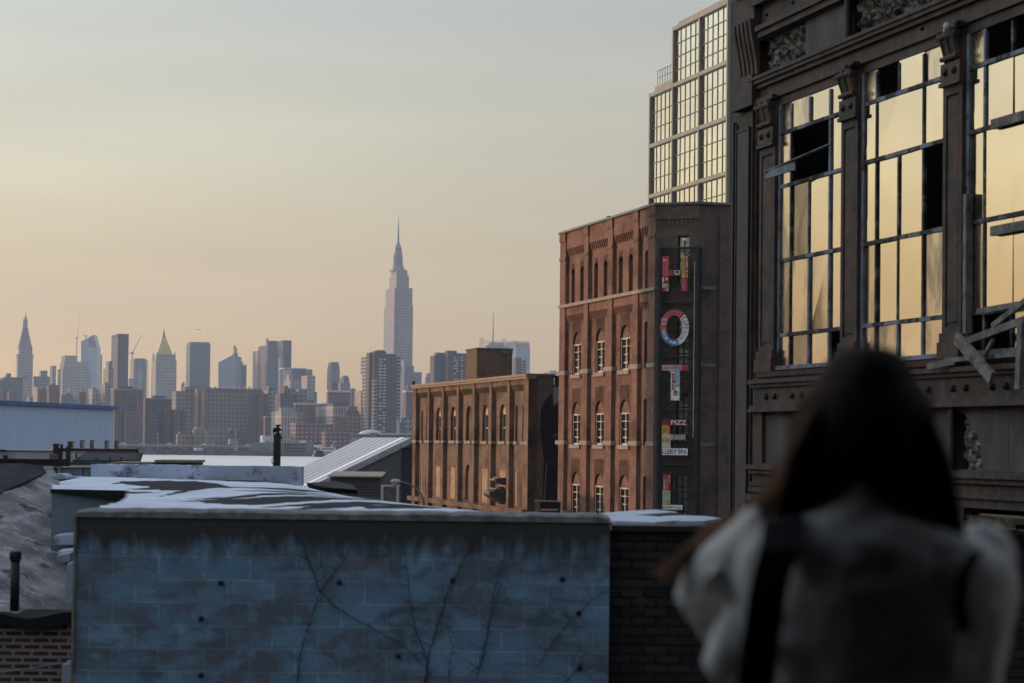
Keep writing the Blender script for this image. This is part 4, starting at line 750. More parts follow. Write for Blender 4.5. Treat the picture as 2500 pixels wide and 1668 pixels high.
for i, ops in enumerate(cen):
    for (c, w, z0, z1, ar) in ops:
        if w > 1: 
            sash(hf, H, c, w, z0, z1, -.37, mt['white_frame'], mt['hotel_glass'] if z0 > 13 else mt['hotel_glass_dark'], 'sash'); mb = MB(); mb.box(hf, c - w / 2 - .12, c + w / 2 + .12, -.5, -.1, z0 - .22, z0 - .0); obj('window_sill', mb, mt['stone'], H)
        else:
            mb = MB(); zs, pts = arch(w, z0, z1); mb.fpoly(hf, [(c - w / 2, z0)] + [(c + p[0], p[1]) for p in pts] + [(c + w / 2, z0)], -.56, -.5); o_ = obj('window', mb, mt['dark'], H)
            mb = MB()
            for z_ in (z0 + .55, z0 + 1.15): mb.box(hf, c - w / 2, c - w / 2 + .09, -.48, -.3, z_, z_ + .07)
            obj('shutter_pin', mb, mt['stone'], o_)
# chamfer + end walls
chD = Vector((.946, -.325)).normalized(); cf = Fr((7.4, 100), D=(chD.x, chD.y)); cf.N = Vector((chD.y, -chD.x)) if (chD.y * 1 - 0) else None
cf.N = Vector((-.325, -.946)).normalized(); CW = 2.35
mb = MB(); wc, zc_ = 1.62, None
ops = [(1.52, .62, z0 - .1, z1 + .1, False) for z0, z1 in ((17.9, 20.2), (13.7, 15.7), (9.6, 11.9), (5.4, 7.8), (1.3, 3.7))]
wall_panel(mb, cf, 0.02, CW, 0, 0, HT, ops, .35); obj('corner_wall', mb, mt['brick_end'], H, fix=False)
mb = MB()
for k in range(9): x = .2 + k * .24; mb.box(cf, x, x + .1, .003, .05, 20.8, 21.15)
mb.box(cf, 0, CW, .002, .08, 21.16, 21.28); obj('corbel_table', mb, mt['brick_end'], H)
for (c, w, z0, z1, _) in ops:
    mb = MB(); mb.box(cf, c - w / 2, c - w / 2 + .05, -.3, -.24, z0, z1); mb.box(cf, c + w / 2 - .05, c + w / 2, -.3, -.24, z0, z1); mb.box(cf, c - .02, c + .02, -.3, -.24, z0, z1)
    for k in range(5): z_ = z0 + (z1 - z0 - .05) * k / 4; mb.box(cf, c - w / 2 + .05, c + w / 2 - .05, -.301, -.25, z_, z_ + .05)
    o_ = obj('stair_window', mb, mt['steel_black'], H); g = MB(); g.quad(cf.p(c - w / 2, -.31, z0), cf.p(c + w / 2, -.31, z0), cf.p(c + w / 2, -.31, z1), cf.p(c - w / 2, -.31, z1)); obj('pane', g, mt['green_glass'], o_)
e0 = cf.O + cf.D * CW; ef = Fr((e0.x, e0.y), D=(-hf.N.x, -hf.N.y)); ef.N = -Vector(hf.D)
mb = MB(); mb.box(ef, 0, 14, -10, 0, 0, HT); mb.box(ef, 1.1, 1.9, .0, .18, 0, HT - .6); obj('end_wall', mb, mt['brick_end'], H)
mb = MB()
for zb in (17.5, 13.48, 9.36): mb.box(ef, .02, .95, .002, .05, zb - .02, zb + .18); mb.box(cf, .0, .16, .002, .05, zb, zb + .18)
obj('stone_band', mb, mt['coping'], H)
mb = MB(); mb.box(cf, -.02, CW + .03, -.5, .1, HT, HT + .12); mb.box(ef, -.03, 14, -.5, .1, HT + .002, HT + .122); obj('coping', mb, mt['coping'], H)
q = at(1671, 586, 99); r = thing('round_wall_lamp', 'small round white lamp on the brick above the letter sign', 'lamp', q); mb = MB(); mb.ball(q, .1, 12); obj('globe', mb, M('white_globe', (.8, .8, .82), None, 1, .4), r, True)
mb = MB(); mb.tube([q, q + Vector((.1, .9, -.05))], .02, 6); obj('bracket', mb, mt['steel_black'], r)
f = Fr((at(1688, 490, 104).x, 104), D=(1, 0)); r = thing('rooftop_box', 'small dull red box on the tall brick building roof', 'rooftop unit', (f.O.x, 104, HT)); mb = MB(); mb.box(f, 0, .26, -.15, .15, HT, HT + .42); obj('casing', mb, mt['rust'], r); mb = MB(); mb.box(f, -.02, .28, -.17, .17, HT + .421, HT + .45); obj('lid', mb, mt['rust_dark'], r)
f = Fr((at(1483, 535, 108).x, 108), D=(1, 0)); r = thing('roof_vent', 'tiny dark vent on the roof edge of the tall brick building', 'vent', (f.O.x, 108, HT)); mb = MB(); mb.box(f, 0, .13, -.1, .1, HT, HT + .3); obj('stub', mb, mt['steel_black'], r); mb = MB(); mb.box(f, -.04, .17, -.14, .14, HT + .301, HT + .34); obj('cap', mb, mt['steel_black'], r)

# ------------------------------------------------------------------ letter sign in its steel frame
S = thing('letter_sign', 'tall black steel frame carrying five collaged letters spelling HOTEL', 'sign', tuple(cf.p(1.1, .8, 5)))
SO = .85
def sh(px, py, o=SO): return cf.hit(px, py, o)
xl = sh(1607, 900)[0]; xr = sh(1700, 900)[0]; zy = lambda y: sh(1650, y)[1]
fm = MB()
for o_ in (SO - .1, .18):
    for x in (xl, xr): fm.box(cf, x - .07, x + .07, o_ - .07, o_ + .07, 3, zy(603))
lv = [603, 669, 736, 803, 869, 935, 1001, 1067, 1133, 1200, 1266]
for k, y in enumerate(lv):
    z_ = zy(y); hh = .07 if k % 2 == 0 else .035
    fm.box(cf, xl + .09, xr - .09, SO - .15, SO - .06, z_ - hh, z_); fm.box(cf, xl + .09, xr - .09, .14, .22, z_ - hh, z_)
    for x in (xl, xr): fm.box(cf, x - .05, x + .05, .26, SO - .18, z_ - .05, z_ - .001)
    if k < len(lv) - 1:
        zb = zy(lv[k + 1]); a_, b_ = (xl, xr) if k % 2 else (xr, xl)
        fm.bar(cf.p(a_, SO - .12, z_), cf.p(b_, SO - .12, zb), .05, .05)
        if k % 3 != 1: fm.bar(cf.p(b_, .18, z_), cf.p(a_, .18, zb), .045, .045)
fm.box(cf, xr + .1, xr + .13, .3, .34, 3, zy(590)) if False else None
obj('steel_frame', fm, mt['steel_black'], S)
mb = MB(); xc = sh(1693, 900)[0]; mb.box(cf, xc, xc + .03, SO - .02, SO + .02, 9.8, zy(640)); obj('white_conduit', mb, mt['white_paint'], S)
SG = {k: M('sign_' + k, c, tuple(x * .7 for x in c), 4, .6) for k, c in dict(red=(.50, .06, .065), darkred=(.26, .035, .04), yellow=(.62, .42, .07), olive=(.12, .10, .03), white=(.80, .80, .80), blue=(.07, .20, .42), sky=(.32, .48, .60), pink=(.62, .36, .35), black=(.02, .02, .02), cream=(.66, .58, .38), grey=(.16, .17, .18), orange=(.40, .2, .05)).items()}
def rectP(mb, x0, y0, x1, y1, o=0, t_=.008):
    a0, z1 = sh(x0, y0); a1, z0 = sh(x1, y1); mb.box(cf, a0, a1, SO + o, SO + o + t_, z0, z1)
def patch(parent, nm, m_, x0, y0, x1, y1, o=.004): mb = MB(); rectP(mb, x0, y0, x1, y1, o); obj(nm, mb, SG[m_], parent)
def text(parent, s_, m_, px, py, hpx, wpx=None, rot=0, o=.014, sx_=1.):
    """lettering laid on the sign plane; px,py = centre; hpx = cap height in photo pixels"""
    cu = bpy.data.curves.new('lettering', 'FONT'); cu.body = s_; cu.align_x = 'CENTER'; cu.align_y = 'CENTER'; cu.size = 1; cu.offset = .012
    ob = bpy.data.objects.new('lettering', cu); COL.objects.link(ob); dg = bpy.context.evaluated_depsgraph_get(); me = bpy.data.meshes.new_from_object(ob.evaluated_get(dg)); bpy.data.objects.remove(ob)
    xs = [v.co.x for v in me.vertices]; ys = [v.co.y for v in me.vertices]; cx_ = (min(xs) + max(xs)) / 2; cy_ = (min(ys) + max(ys)) / 2; hh = max(ys) - min(ys); ww = max(xs) - min(xs)
    k = .0214; sy_ = hpx * k / hh; sx2 = (wpx * k / ww) if wpx else sy_
    a0, z0 = sh(px, py, SO + o); off = wloc(parent); cr_, sr_ = math.cos(R_(rot)), math.sin(R_(rot))
    for v in me.vertices:
        x = (v.co.x - cx_) * sx2; y = (v.co.y - cy_) * sy_; X_ = x * cr_ - y * sr_; Y_ = x * sr_ + y * cr_; v.co = cf.p(a0 + X_, SO + o, z0 + Y_) - off
    me.materials.clear(); me.materials.append(SG[m_]); oo = bpy.data.objects.new('lettering', me); COL.objects.link(oo); oo.parent = parent
def body(nm, rects, side='olive', d=.38):
    mb = MB()
    for x0, y0, x1, y1 in rects: a0, z1 = sh(x0, y0); a1, z0 = sh(x1, y1); mb.box(cf, a0, a1, SO - d, SO, z0, z1)
    return obj(nm, mb, SG[side], S)
h_ = body('letter_h', [(1617, 626, 1633, 712), (1664, 624, 1678, 711), (1633, 659, 1664, 673)])
patch(h_, 'red_panel', 'red', 1617.2, 626.2, 1633, 674); patch(h_, 'dark_red_panel', 'darkred', 1617.2, 674.3, 1633, 693); patch(h_, 'yellow_panel', 'cream', 1617.2, 693.3, 1633, 702); patch(h_, 'red_panel', 'darkred', 1617.2, 702.3, 1633, 711.8)
patch(h_, 'red_panel', 'red', 1633.2, 659.4, 1642.5, 672.8); patch(h_, 'white_panel', 'black', 1642.8, 659.4, 1664, 672.8); patch(h_, 'yellow_panel', 'yellow', 1664.2, 624.2, 1672.8, 678); patch(h_, 'red_panel', 'red', 1664.2, 678.3, 1677.8, 711); patch(h_, 'dark_red_panel', 'darkred', 1673, 624.2, 1680, 678)
for x in (1620.5, 1624.5, 1628.5): patch(h_, 'stripe', 'pink', x, 634, x + .8, 673, .013)
for x in (1667, 1671.5): patch(h_, 'stripe', 'pink', x, 681, x + .8, 709, .013)
text(h_, '&', 'white', 1628, 681, 8); text(h_, 'CHEE', 'darkred', 1626, 697.6, 6, 13); text(h_, 'OR', 'white', 1629, 707, 5.6, 9); patch(h_, 'white_wedge', 'white', 1617.3, 678, 1620.5, 690, .013); text(h_, 'DI', 'white', 1653, 666, 16, 11, -90); text(h_, 'PLATES', 'red', 1668.6, 650, 5.5, 40, 90); text(h_, 'N 5 DAYS', 'white', 1677, 651, 4.6, 50, 90); text(h_, 'ID', 'white', 1623.5, 635, 5, 8)
# O
mb = MB(); fr_ = []; n = 40; c0_ = sh(1646.5, 800); kx = .0214
def ell(rx, ry, th): return (c0_[0] + rx * kx * math.cos(th), c0_[1] + ry * kx * math.sin(th))
ox, oy, ix, iy = 36, 44.5, 19, 29
def ring(mb, t0, t1, o0, o1, ra=1., rb=0., n=40):
    N_ = max(2, int(n * abs(t1 - t0) / (2 * math.pi)))
    for k in range(N_):
        a_, b_ = t0 + (t1 - t0) * k / N_, t0 + (t1 - t0) * (k + 1) / N_
        A = lambda th, q: ell(ix + (ox - ix) * q, iy + (oy - iy) * q, th)
        p = [A(a_, ra), A(b_, ra), A(b_, rb), A(a_, rb)]
        mb.hexa([cf.p(x, o0, z) for x, z in p] + [cf.p(x, o1, z) for x, z in p])
ring(mb, 0, 2 * math.pi, SO - .38, SO); o_ = obj('letter_o', mb, SG['olive'], S)
for nm, m_, t0, t1 in (('red_arc', 'red', .25, 1.10), ('blue_arc', 'blue', 1.10, 1.62), ('white_arc', 'white', 1.62, 1.99), ('white_arc', 'white', 0, .25)): mb = MB(); ring(mb, t0 * math.pi, t1 * math.pi, SO + .002, SO + .008); obj(nm, mb, SG[m_], o_)
for q in (.2, .42, .64, .84): mb = MB(); ring(mb, .3 * math.pi, 1.08 * math.pi, SO + .010, SO + .014, q + .035, q - .015); obj('stripe', mb, SG['pink'], o_)
def otxt(s_, m_, t0, t1, hpx, q=.5, flip=False):
    n = len(s_)
    for k, ch in enumerate(s_):
        if ch == ' ': continue
        th = math.pi * (t0 + (t1 - t0) * (k + .5) / n); x, y = (ix + (ox - ix) * q) * math.cos(th), (iy + (oy - iy) * q) * math.sin(th)
        rot = math.degrees(math.atan2(y / (oy * oy), x / (ox * ox))) + (90 if t1 > t0 else -90); text(o_, ch, m_, 1646.5 + x, 800 - y, hpx, hpx * .62, rot, .018)
otxt('M.H. DICKER', 'white', 1.55, 1.03, 7.5) ; otxt('FOR', 'darkred', .24, .02, 8, .72); otxt('BEAU', 'darkred', .24, -.04, 6, .25)
text(o_, '260', 'white', 1622, 780, 6, 14, 180); text(o_, '-93', 'white', 1620, 790, 6, 13); text(o_, 'OF', 'white', 1657, 838, 5, 8, 25)
for k in range(7): text(o_, 'lorem'[:0] + 'IIIII', 'blue', 1671 - k * 1.8, 811 + k * 3.0, 1.7, 13 - k * .4, 4)
# T
t_ = body('letter_t', [(1616, 891, 1678, 905), (1638, 905, 1659, 978)], 'grey'); patch(t_, 'cream_panel', 'pink', 1616.2, 891.3, 1664, 905); patch(t_, 'red_panel', 'red', 1664.3, 891.3, 1677.8, 905); patch(t_, 'white_panel', 'white', 1638.2, 905.3, 1658.8, 977.8); patch(t_, 'red_panel', 'darkred', 1641, 911, 1649, 952, .013); patch(t_, 'blue_panel', 'sky', 1650, 906, 1658.5, 945, .013)
text(t_, '1931 992', 'white', 1645, 931, 5.5, 38, -90, .026); text(t_, 'CIGARETTE', 'darkred', 1642, 898, 6, 40); patch(t_, 'yellow_spot', 'yellow', 1643, 958, 1655, 967, .013); patch(t_, 'dark_spot', 'darkred', 1645, 954, 1653, 959, .022); patch(t_, 'blue_spot', 'sky', 1634, 901, 1654, 908, .022)
# E
e_ = body('letter_e', [(1616, 1025, 1637, 1112), (1637, 1025, 1678, 1039), (1637, 1060, 1675, 1075), (1637, 1094, 1679, 1112)], 'black'); patch(e_, 'red_panel', 'darkred', 1616.2, 1025.2, 1636, 1038); patch(e_, 'red_panel', 'darkred', 1636.2, 1025.2, 1677.8, 1039); patch(e_, 'yellow_panel', 'yellow', 1616.2, 1038.3, 1632, 1060); patch(e_, 'red_panel', 'red', 1632.2, 1038.3, 1637, 1060); patch(e_, 'cream_panel', 'cream', 1616.2, 1060.3, 1637, 1094); patch(e_, 'black_panel', 'grey', 1643, 1060.3, 1674.8, 1075); patch(e_, 'cream_panel', 'pink', 1637.2, 1060.3, 1642.8, 1075); patch(e_, 'white_panel', 'white', 1616.2, 1094.3, 1678.8, 1111.8)
text(e_, 'PIZZ', 'white', 1657, 1031.5, 11, 38); text(e_, 'EW', 'darkred', 1627, 1075, 11, 18); text(e_, 'LLERY SPA', 'black', 1647, 1103, 11, 61); text(e_, 'HE', 'darkred', 1624, 1050, 12, 10)
for k in range(3): text(e_, 'SCREENING', 'white', 1659, 1064 + k * 4, 2.6, 28)
# L
l_ = body('letter_l', [(1617, 1158, 1637, 1245), (1637, 1231, 1666, 1245)], 'black'); patch(l_, 'red_panel', 'red', 1619, 1158.2, 1633, 1196); patch(l_, 'dark_red_panel', 'darkred', 1633.2, 1158.2, 1637, 1196); patch(l_, 'yellow_panel', 'yellow', 1617.2, 1196.3, 1636.8, 1232); patch(l_, 'blue_panel', 'sky', 1620, 1200, 1633, 1224, .013); patch(l_, 'white_panel', 'white', 1617.2, 1232.3, 1666, 1244.8)
text(l_, 'MARINO', 'white', 1622, 1182, 3.5, 22, 90); text(l_, 'DRINKS', 'pink', 1628, 1180, 4.5, 24, 90); text(l_, 'ANTIQUES', 'black', 1630, 1239, 6, 26); text(l_, 'OUTLET', 'black', 1654, 1240, 5, 19); text(l_, 'N O', 'white', 1635, 1170, 3.4, 16, 90)
obj_text_guard = True

# ------------------------------------------------------------------ low brick building
lf = Fr((1.0313, 120.32), SA); LT = 13.75
B = thing('low_brick_building', 'long low sunlit brick building with boarded windows', 'building', (1.03, 120.3, 0))
lp = [(0, .95)] + [(3.98 + 4.03 * k, 4.5 + 4.03 * k) for k in range(6)] + [(28.1, 29)]
wm = MB(); allw = []
for i in range(7):
    a, b_ = lp[i][1], lp[i + 1][0]; c = (a + b_) / 2 + .15
    if i in (0, 6): ops = [(c - .75, .48, 9.5, 11.8, True), (c + .75, .48, 9.5, 11.8, True), (c - .75, .6, 5.35, 7.6, False), (c + .75, .6, 5.35, 7.6, False)]
    else: ops = [(c, 1.35, 9.5, 11.95, True), (c, 1.35, 5.35, 7.6, i == 3)]
    if i == 3: ops[1] = (c, 1.35, 5.35, 7.85, True)
    wall_panel(wm, lf, a, b_, -.3, 0, 12.75, ops, .3); wm.box(lf, a, b_, -.5, -.06, 13.12, LT - .3); allw.append((i, ops))
wm.box(lf, .3, 28.7, -6.5, -.62, 0, LT - .4); obj('street_wall', wm, mt['brick_low'], B, fix=False)
for a, b_ in lp: mb = MB(); mb.box(lf, a, b_, -.61, 0, 0, LT - .3); obj('pilaster', mb, mt['brick_low'], B)
for i, ops in allw:
    a, b_ = lp[i][1], lp[i + 1][0]; mb = MB(); n = 9
    for k in range(n): x = a + (k + .5) * (b_ - a) / n; mb.hexa([lf.p(x + i_, j_, z_) for z_, jj in ((12.72, -.27), (13.12, -.06)) for i_, j_ in ((-.08, -.5), (.08, -.5), (.08, jj), (-.08, jj))])
    obj('corbel_table', mb, mt['brick_low'], B)
    for (c, w, z0, z1, ar) in ops:
        if z0 > 9:
            if i in (0, 6): mb = MB(); zs, pts = arch(w, z0, z1); mb.fpoly(lf, [(c - w / 2, z0)] + [(c + p[0], p[1]) for p in pts] + [(c + w / 2, z0)], -.62, -.56); obj('window', mb, mt['dark'], B)
            elif i == 3: mb = MB(); zs, pts = arch(w, z0, z1); mb.fpoly(lf, [(c - w / 2, z0)] + [(c + p[0], p[1]) for p in pts] + [(c + w / 2, z0)], -.62, -.5); obj('bricked_window', mb, mt['brick_low'], B)
            else: sash(lf, B, c, w, z0, z1, -.55, mt['cream_frame'], mt['dark'], 'tan')
            mb = MB(); mb.box(lf, c - w / 2 - .1, c + w / 2 + .1, -.5, -.18, z0 - .2, z0); obj('window_sill', mb, mt['stone'], B)
        elif ar: mb = MB(); zs, pts = arch(w, z0, z1); mb.fpoly(lf, [(c - w / 2, z0)] + [(c + p[0], p[1]) for p in pts] + [(c + w / 2, z0)], -.62, -.48); obj('bricked_window', mb, mt['brick_low'], B)
        else: mb = MB(); zb_ = z0 if i != 1 else 6.5; mb.box(lf, c - w / 2 + .01, c + w / 2 - .01, -.45, -.33, zb_, z1 - .01); obj('plywood_board', mb, mt['plywood'], B)
mb = MB(); mb.box(lf, -.02, 29.1, -.5, .12, LT - .3, LT - .15); mb.box(lf, -.06, 29.15, -.5, .2, LT - .149, LT); obj('cornice', mb, mt['stone_lit'], B)
for a, b_ in lp: mb = MB(); mb.box(lf, max(a - .15, 0.02), b_ + .05, -.4, .03, 9.32, 9.5); obj('stone_band', mb, mt['stone'], B)
mb = MB(); mb.box(lf, -.05, 29.1, .002, .35, 4.9, 5.22); obj('base_ledge', mb, mt['brick_low'], B)
le = Fr((1.0313, 120.32), D=(-lf.N.x, -lf.N.y)); le.N = -Vector(lf.D)
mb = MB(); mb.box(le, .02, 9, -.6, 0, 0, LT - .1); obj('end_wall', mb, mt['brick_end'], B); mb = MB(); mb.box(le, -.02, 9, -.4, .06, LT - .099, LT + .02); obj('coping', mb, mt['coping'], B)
# mural (a painted figure in a long coat and tall hat)
lx = lambda px, py: le.hit(px, py)
def mpoly(nm, pts, m_, o0, o1): mb = MB(); mb.fpoly(le, [lx(*p) for p in pts], o0, o1); obj(nm, mb, m_, mural)
mural = thing('wall_mural', 'painted mural of a dark coated figure in a tall hat on the end wall', 'mural', tuple(le.p(1.5, 0, 8)))
mpoly('coat', [(1362, 955), (1345, 962), (1330, 978), (1320, 1005), (1318, 1050), (1324, 1080), (1327, 1120), (1325, 1245), (1380, 1245), (1380, 955)], mt['black_paint'], .004, .008)
mpoly('hat', [(1341, 940), (1343, 938), (1350, 940), (1349, 915), (1372, 914), (1372, 944)], mt['black_paint'], .009, .012)
mpoly('hat_band', [(1351, 922), (1354, 922), (1355, 940), (1352, 940)], SG['white'], .013, .016)
mpoly('face', [(1351, 950), (1356, 945), (1364, 948), (1372, 950), (1372, 985), (1362, 988), (1357, 982), (1354, 994), (1351, 985), (1350, 965)], M('mural_grey', (.26, .28, .30), (.16, .17, .19), 14, .9), .009, .012)
mpoly('collar', [(1354, 990), (1358, 983), (1363, 986), (1361, 996)], SG['black'], .0135, .016)
mpoly('hand', [(1349, 1069), (1353, 1062), (1366, 1056), (1366, 1060), (1354, 1066)], SG['grey'], .0135, .016)
mpoly('cane', [(1333, 1130), (1335.5, 1130), (1328, 1245), (1325.5, 1245)], SG['grey'], .0135, .016)
r = thing('yard_gate', 'dark railing and brick stub in the gap between the brick buildings', 'gate', tuple(at(1325, 1240, 112)))
mb = MB(); f = Fr((at(1306, 1240, 112).x, 112), D=(1, 0)); XX = lambda px: at(px, 1240, 112).x - f.O.x; zz = lambda y: at(1330, y, 112).z
mb.box(f, XX(1306), XX(1318), -.15, .15, 0, zz(1224)); obj('brick_stub', mb, mt['brick_low'], r); mb = MB(); mb.box(f, XX(1305), XX(1320), -.2, .2, zz(1224) + .001, zz(1221)); mb.box(f, XX(1320), XX(1368), -.1, .1, zz(1225), zz(1222)); obj('capping', mb, mt['stone'], r)
mb = MB(); mb.box(f, XX(1318.5), XX(1368), 0, .1, 0, zz(1226)); obj('panel', mb, mt['brick_blackened'], r); mb = MB(); mb.box(f, XX(1320), XX(1362), -.5, -.3, zz(1246), zz(1242)); obj('low_slab', mb, mt['stone'], r)
# roof block
Q = at(1164, 900, 134.5); bf = Fr((Q.x, Q.y), SA); be = Fr((Q.x, Q.y), D=(-bf.N.x, -bf.N.y)); be.N = -Vector(bf.D)
zt_ = at(1164, 850, 134.5).z
r = thing('brick_roof_block', 'square brick chimney block on the low brick building roof', 'roof structure', (Q.x, Q.y, LT - .4)); mb = MB(); mb.box(bf, 0, 2.75, -2.6, 0, LT - .4, zt_ - .06); obj('brickwork', mb, brickmat('brick_roof_block', (.10, .06, .042), (.06, .038, .03), (.40, .31, .22), ms=.012, rh=.085, st_lo=.6, st_hi=.8), r)
mb = MB(); mb.box(bf, -.06, 2.82, -2.68, .06, zt_ - .059, zt_ + .03); obj('coping', mb, mt['coping'], r)
mb = MB(); qq = be.p(2.25, .1, LT - .4); mb.tube([qq, qq + Vector((0, 0, zt_ - LT + .2))], .06, 8); mb.box(be, 1.8, 2.6, .06, .12, zt_ - .35, zt_ - .1); obj('downpipe', mb, mt['coping'], r)
# exhaust hoods
def hood(label, s0_, s1_, z0_, z1_, out_):
    r = thing('exhaust_hood', label, 'exhaust hood', tuple(lf.p((s0_ + s1_) / 2, -.3, z0_)), 'exhaust hoods on the boarded wall')
    pts = [(-.3, z0_), (-.05, z0_), (out_, z0_ + (z1_ - z0_) * .55), (out_, z0_ + (z1_ - z0_) * .75)] + [(out_ * (1 - k / 6) - .0, z0_ + (z1_ - z0_) * (.75 + .25 * math.sin(k / 6 * math.pi / 2))) for k in range(1, 7)] + [(-.3, z1_)]
    mb = MB(); mb.prism([lf.p(s0_, o, z) for o, z in pts], Vector((*(lf.D * (s1_ - s0_)), 0))); obj('casing', mb, M('hood_metal', (.09, .085, .08), (.05, .05, .05), 3, .6), r)
    mb = MB(); mb.bar(lf.p(s0_ + .05, out_ + .02, z0_ + (z1_ - z0_) * .76), lf.p(s1_ - .05, out_ + .02, z0_ + (z1_ - z0_) * .76), .08, .1); mb.bar(lf.p(s0_ + .01, out_ * .5, z1_ + .0), lf.p(s1_, out_ * .5, z1_ + .0), .08, .06); obj('rim', mb, mt['stone'], r)
hood('larger black curved exhaust hood on the boarded brick wall', 5.3, 6.9, 5.45, 6.4, .85); hood('smaller exhaust hood directly above the larger one', 5.4, 6.6, 6.65, 7.1, .45)
q = at(1010, 935, 148); r = thing('roof_stub', 'tiny dark stub at the far corner of the low brick roof', 'vent', q); mb = MB(); mb.box(Fr((q.x, q.y), D=(1, 0)), -.1, .1, -.1, .1, LT, LT + .3); obj('pipe', mb, mt['steel_black'], r)

# ------------------------------------------------------------------ cast iron factory at right
fi = Fr((5.7, 25.), SA)
I = thing('iron_factory', 'derelict brown cast iron factory front with tall broken windows', 'building', (5.7, 25, 0))
def ibox(nm, m_, *bs, par=None): 
    if nm in ('console_block', 'panel_frame', 'pier_groove', 'panel_wall'):
        for b_ in bs: mb = MB(); mb.box(fi, *b_); o_ = obj(nm, mb, mt[m_], par or I)
        return o_
    mb = MB()
    for b_ in bs: mb.box(fi, *b_)
    return obj(nm, mb, mt[m_], par or I)
# structure behind: back and side walls (windows look into a dark hall)
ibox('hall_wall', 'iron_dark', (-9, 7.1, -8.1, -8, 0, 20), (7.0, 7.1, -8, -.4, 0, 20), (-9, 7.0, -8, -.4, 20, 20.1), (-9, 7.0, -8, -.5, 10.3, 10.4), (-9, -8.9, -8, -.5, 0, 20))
winS = [(5.35, 3.09), (2.58, .19), (-.29, -2.67), (-3.15, -5.5)]
# corner pier
ibox('corner_pier', 'iron', (6.15, 7.05, -.4, -.05, 0, 20), (6.2, 7.02, -.05, .0, 8.0, 14.9))
ibox('pier_panel', 'iron_red', (6.3, 6.72, .0, .03, 8.2, 14.6)); ibox('pier_groove', 'iron_dark', (6.76, 6.8, .0, .035, 0, 14.75), (6.84, 6.88, .0, .05, 0, 14.8), (6.92, 6.96, .0, .03, 0, 14.8), (6.26, 6.3, .0, .04, 8.2, 14.65), (6.3, 6.72, .0, .04, 14.6, 14.65))
ibox('console_block', 'iron', (5.98, 6.78, -.04, .12, 14.95, 15.45), (6.0, 6.85, -.04, .08, 16.35, 16.8), (5.95, 6.7, -.04, .16, 16.8, 17.2), (6.0, 6.8, -.04, .1, 17.2, 20)); 
mb = MB()
for k in range(5):
    s_ = 6.02 + k * .155; n = 8
    for j in range(n):
        z0, z1 = 15.45 + .9 * j / n, 15.45 + .9 * (j + 1) / n; o0, o1 = .01 + .13 * math.sin(j / n * 1.5) ** 2, .01 + .13 * math.sin((j + 1) / n * 1.5) ** 2
        mb.hexa([fi.p(s_ + i_, o, z) for z, oo in ((z0, o0), (z1, o1)) for i_, o in ((0, -.04), (.09, -.04), (.09, oo), (0, oo))])
obj('fluted_console', mb, mt['iron'], I)
ibox('console_back', 'iron_dark', (6.12, 7.1, -.06, -.03, 15.45, 16.35))
# pilasters
for (a, b_) in ((5.35, 5.92), (2.58, 3.09), (-.29, .19), (-3.15, -2.67)):
    w = b_ - a; c = (a + b_) / 2
    p_ = ibox('pilaster', 'iron', (a, b_, -.4, -.03, 10.64, 15.0), (a - .03, b_ + .03, -.03, .06, 10.64, 10.86), (a - .015, b_ + .015, -.03, .035, 10.86, 10.98), (a, b_, -.03, 0, 10.98, 11.06), (a, b_, -.03, .04, 14.28, 14.52), (a - .02, b_ + .02, -.03, .07, 14.95, 15.02), (a - .02, b_ + .02, -.03, .06, 14.22, 14.27))
    ibox('shaft_moulding', 'iron', (a, a + .08, -.03, 0, 11.06, 14.22), (b_ - .08, b_, -.03, 0, 11.06, 14.22), (a + .08, b_ - .08, -.03, 0, 14.1, 14.22), (a + .11, b_ - .11, -.03, -.012, 11.12, 14.05), par=p_)
    mb = MB()
    for k in range(12):                                  # scrolled bracket
        t0, t1 = k / 12, (k + 1) / 12; f_ = lambda t: .01 + .09 * math.sin(t * math.pi / 2) ** 1.6
        z0, z1 = 14.52 + .43 * t0, 14.52 + .43 * t1
        mb.hexa([fi.p(s__, o, z) for z, oo in ((z0, f_(t0)), (z1, f_(t1))) for s__, o in ((a + .04, -.03), (b_ - .04, -.03), (b_ - .04, oo), (a + .04, oo))])
    for s__ in (a + .03, c - .05, b_ - .13):
        pts = [fi.p(s__ + .05, .012 + .10 * math.sin(t * math.pi / 2 / 8) ** 1.6, 14.54 + .4 * t / 8) for t in range(9)]; mb.tube(pts, .018, 6)
    mb.tube([fi.p(a + .01, .075, 14.87), fi.p(b_ - .01, .075, 14.87)], .05, 10); mb.tube([fi.p(a + .04, .05, 14.58), fi.p(b_ - .04, .05, 14.58)], .035, 8)
    obj('scroll_bracket', mb, mt['iron'], p_)
    for s__ in (a + w * .27, b_ - w * .27): mb = MB(); mb.ball(fi.p(s__, .04, 14.4), .05, 10, (1, 1, 1)); obj('rosette', mb, mt['iron_dark'], p_, True)
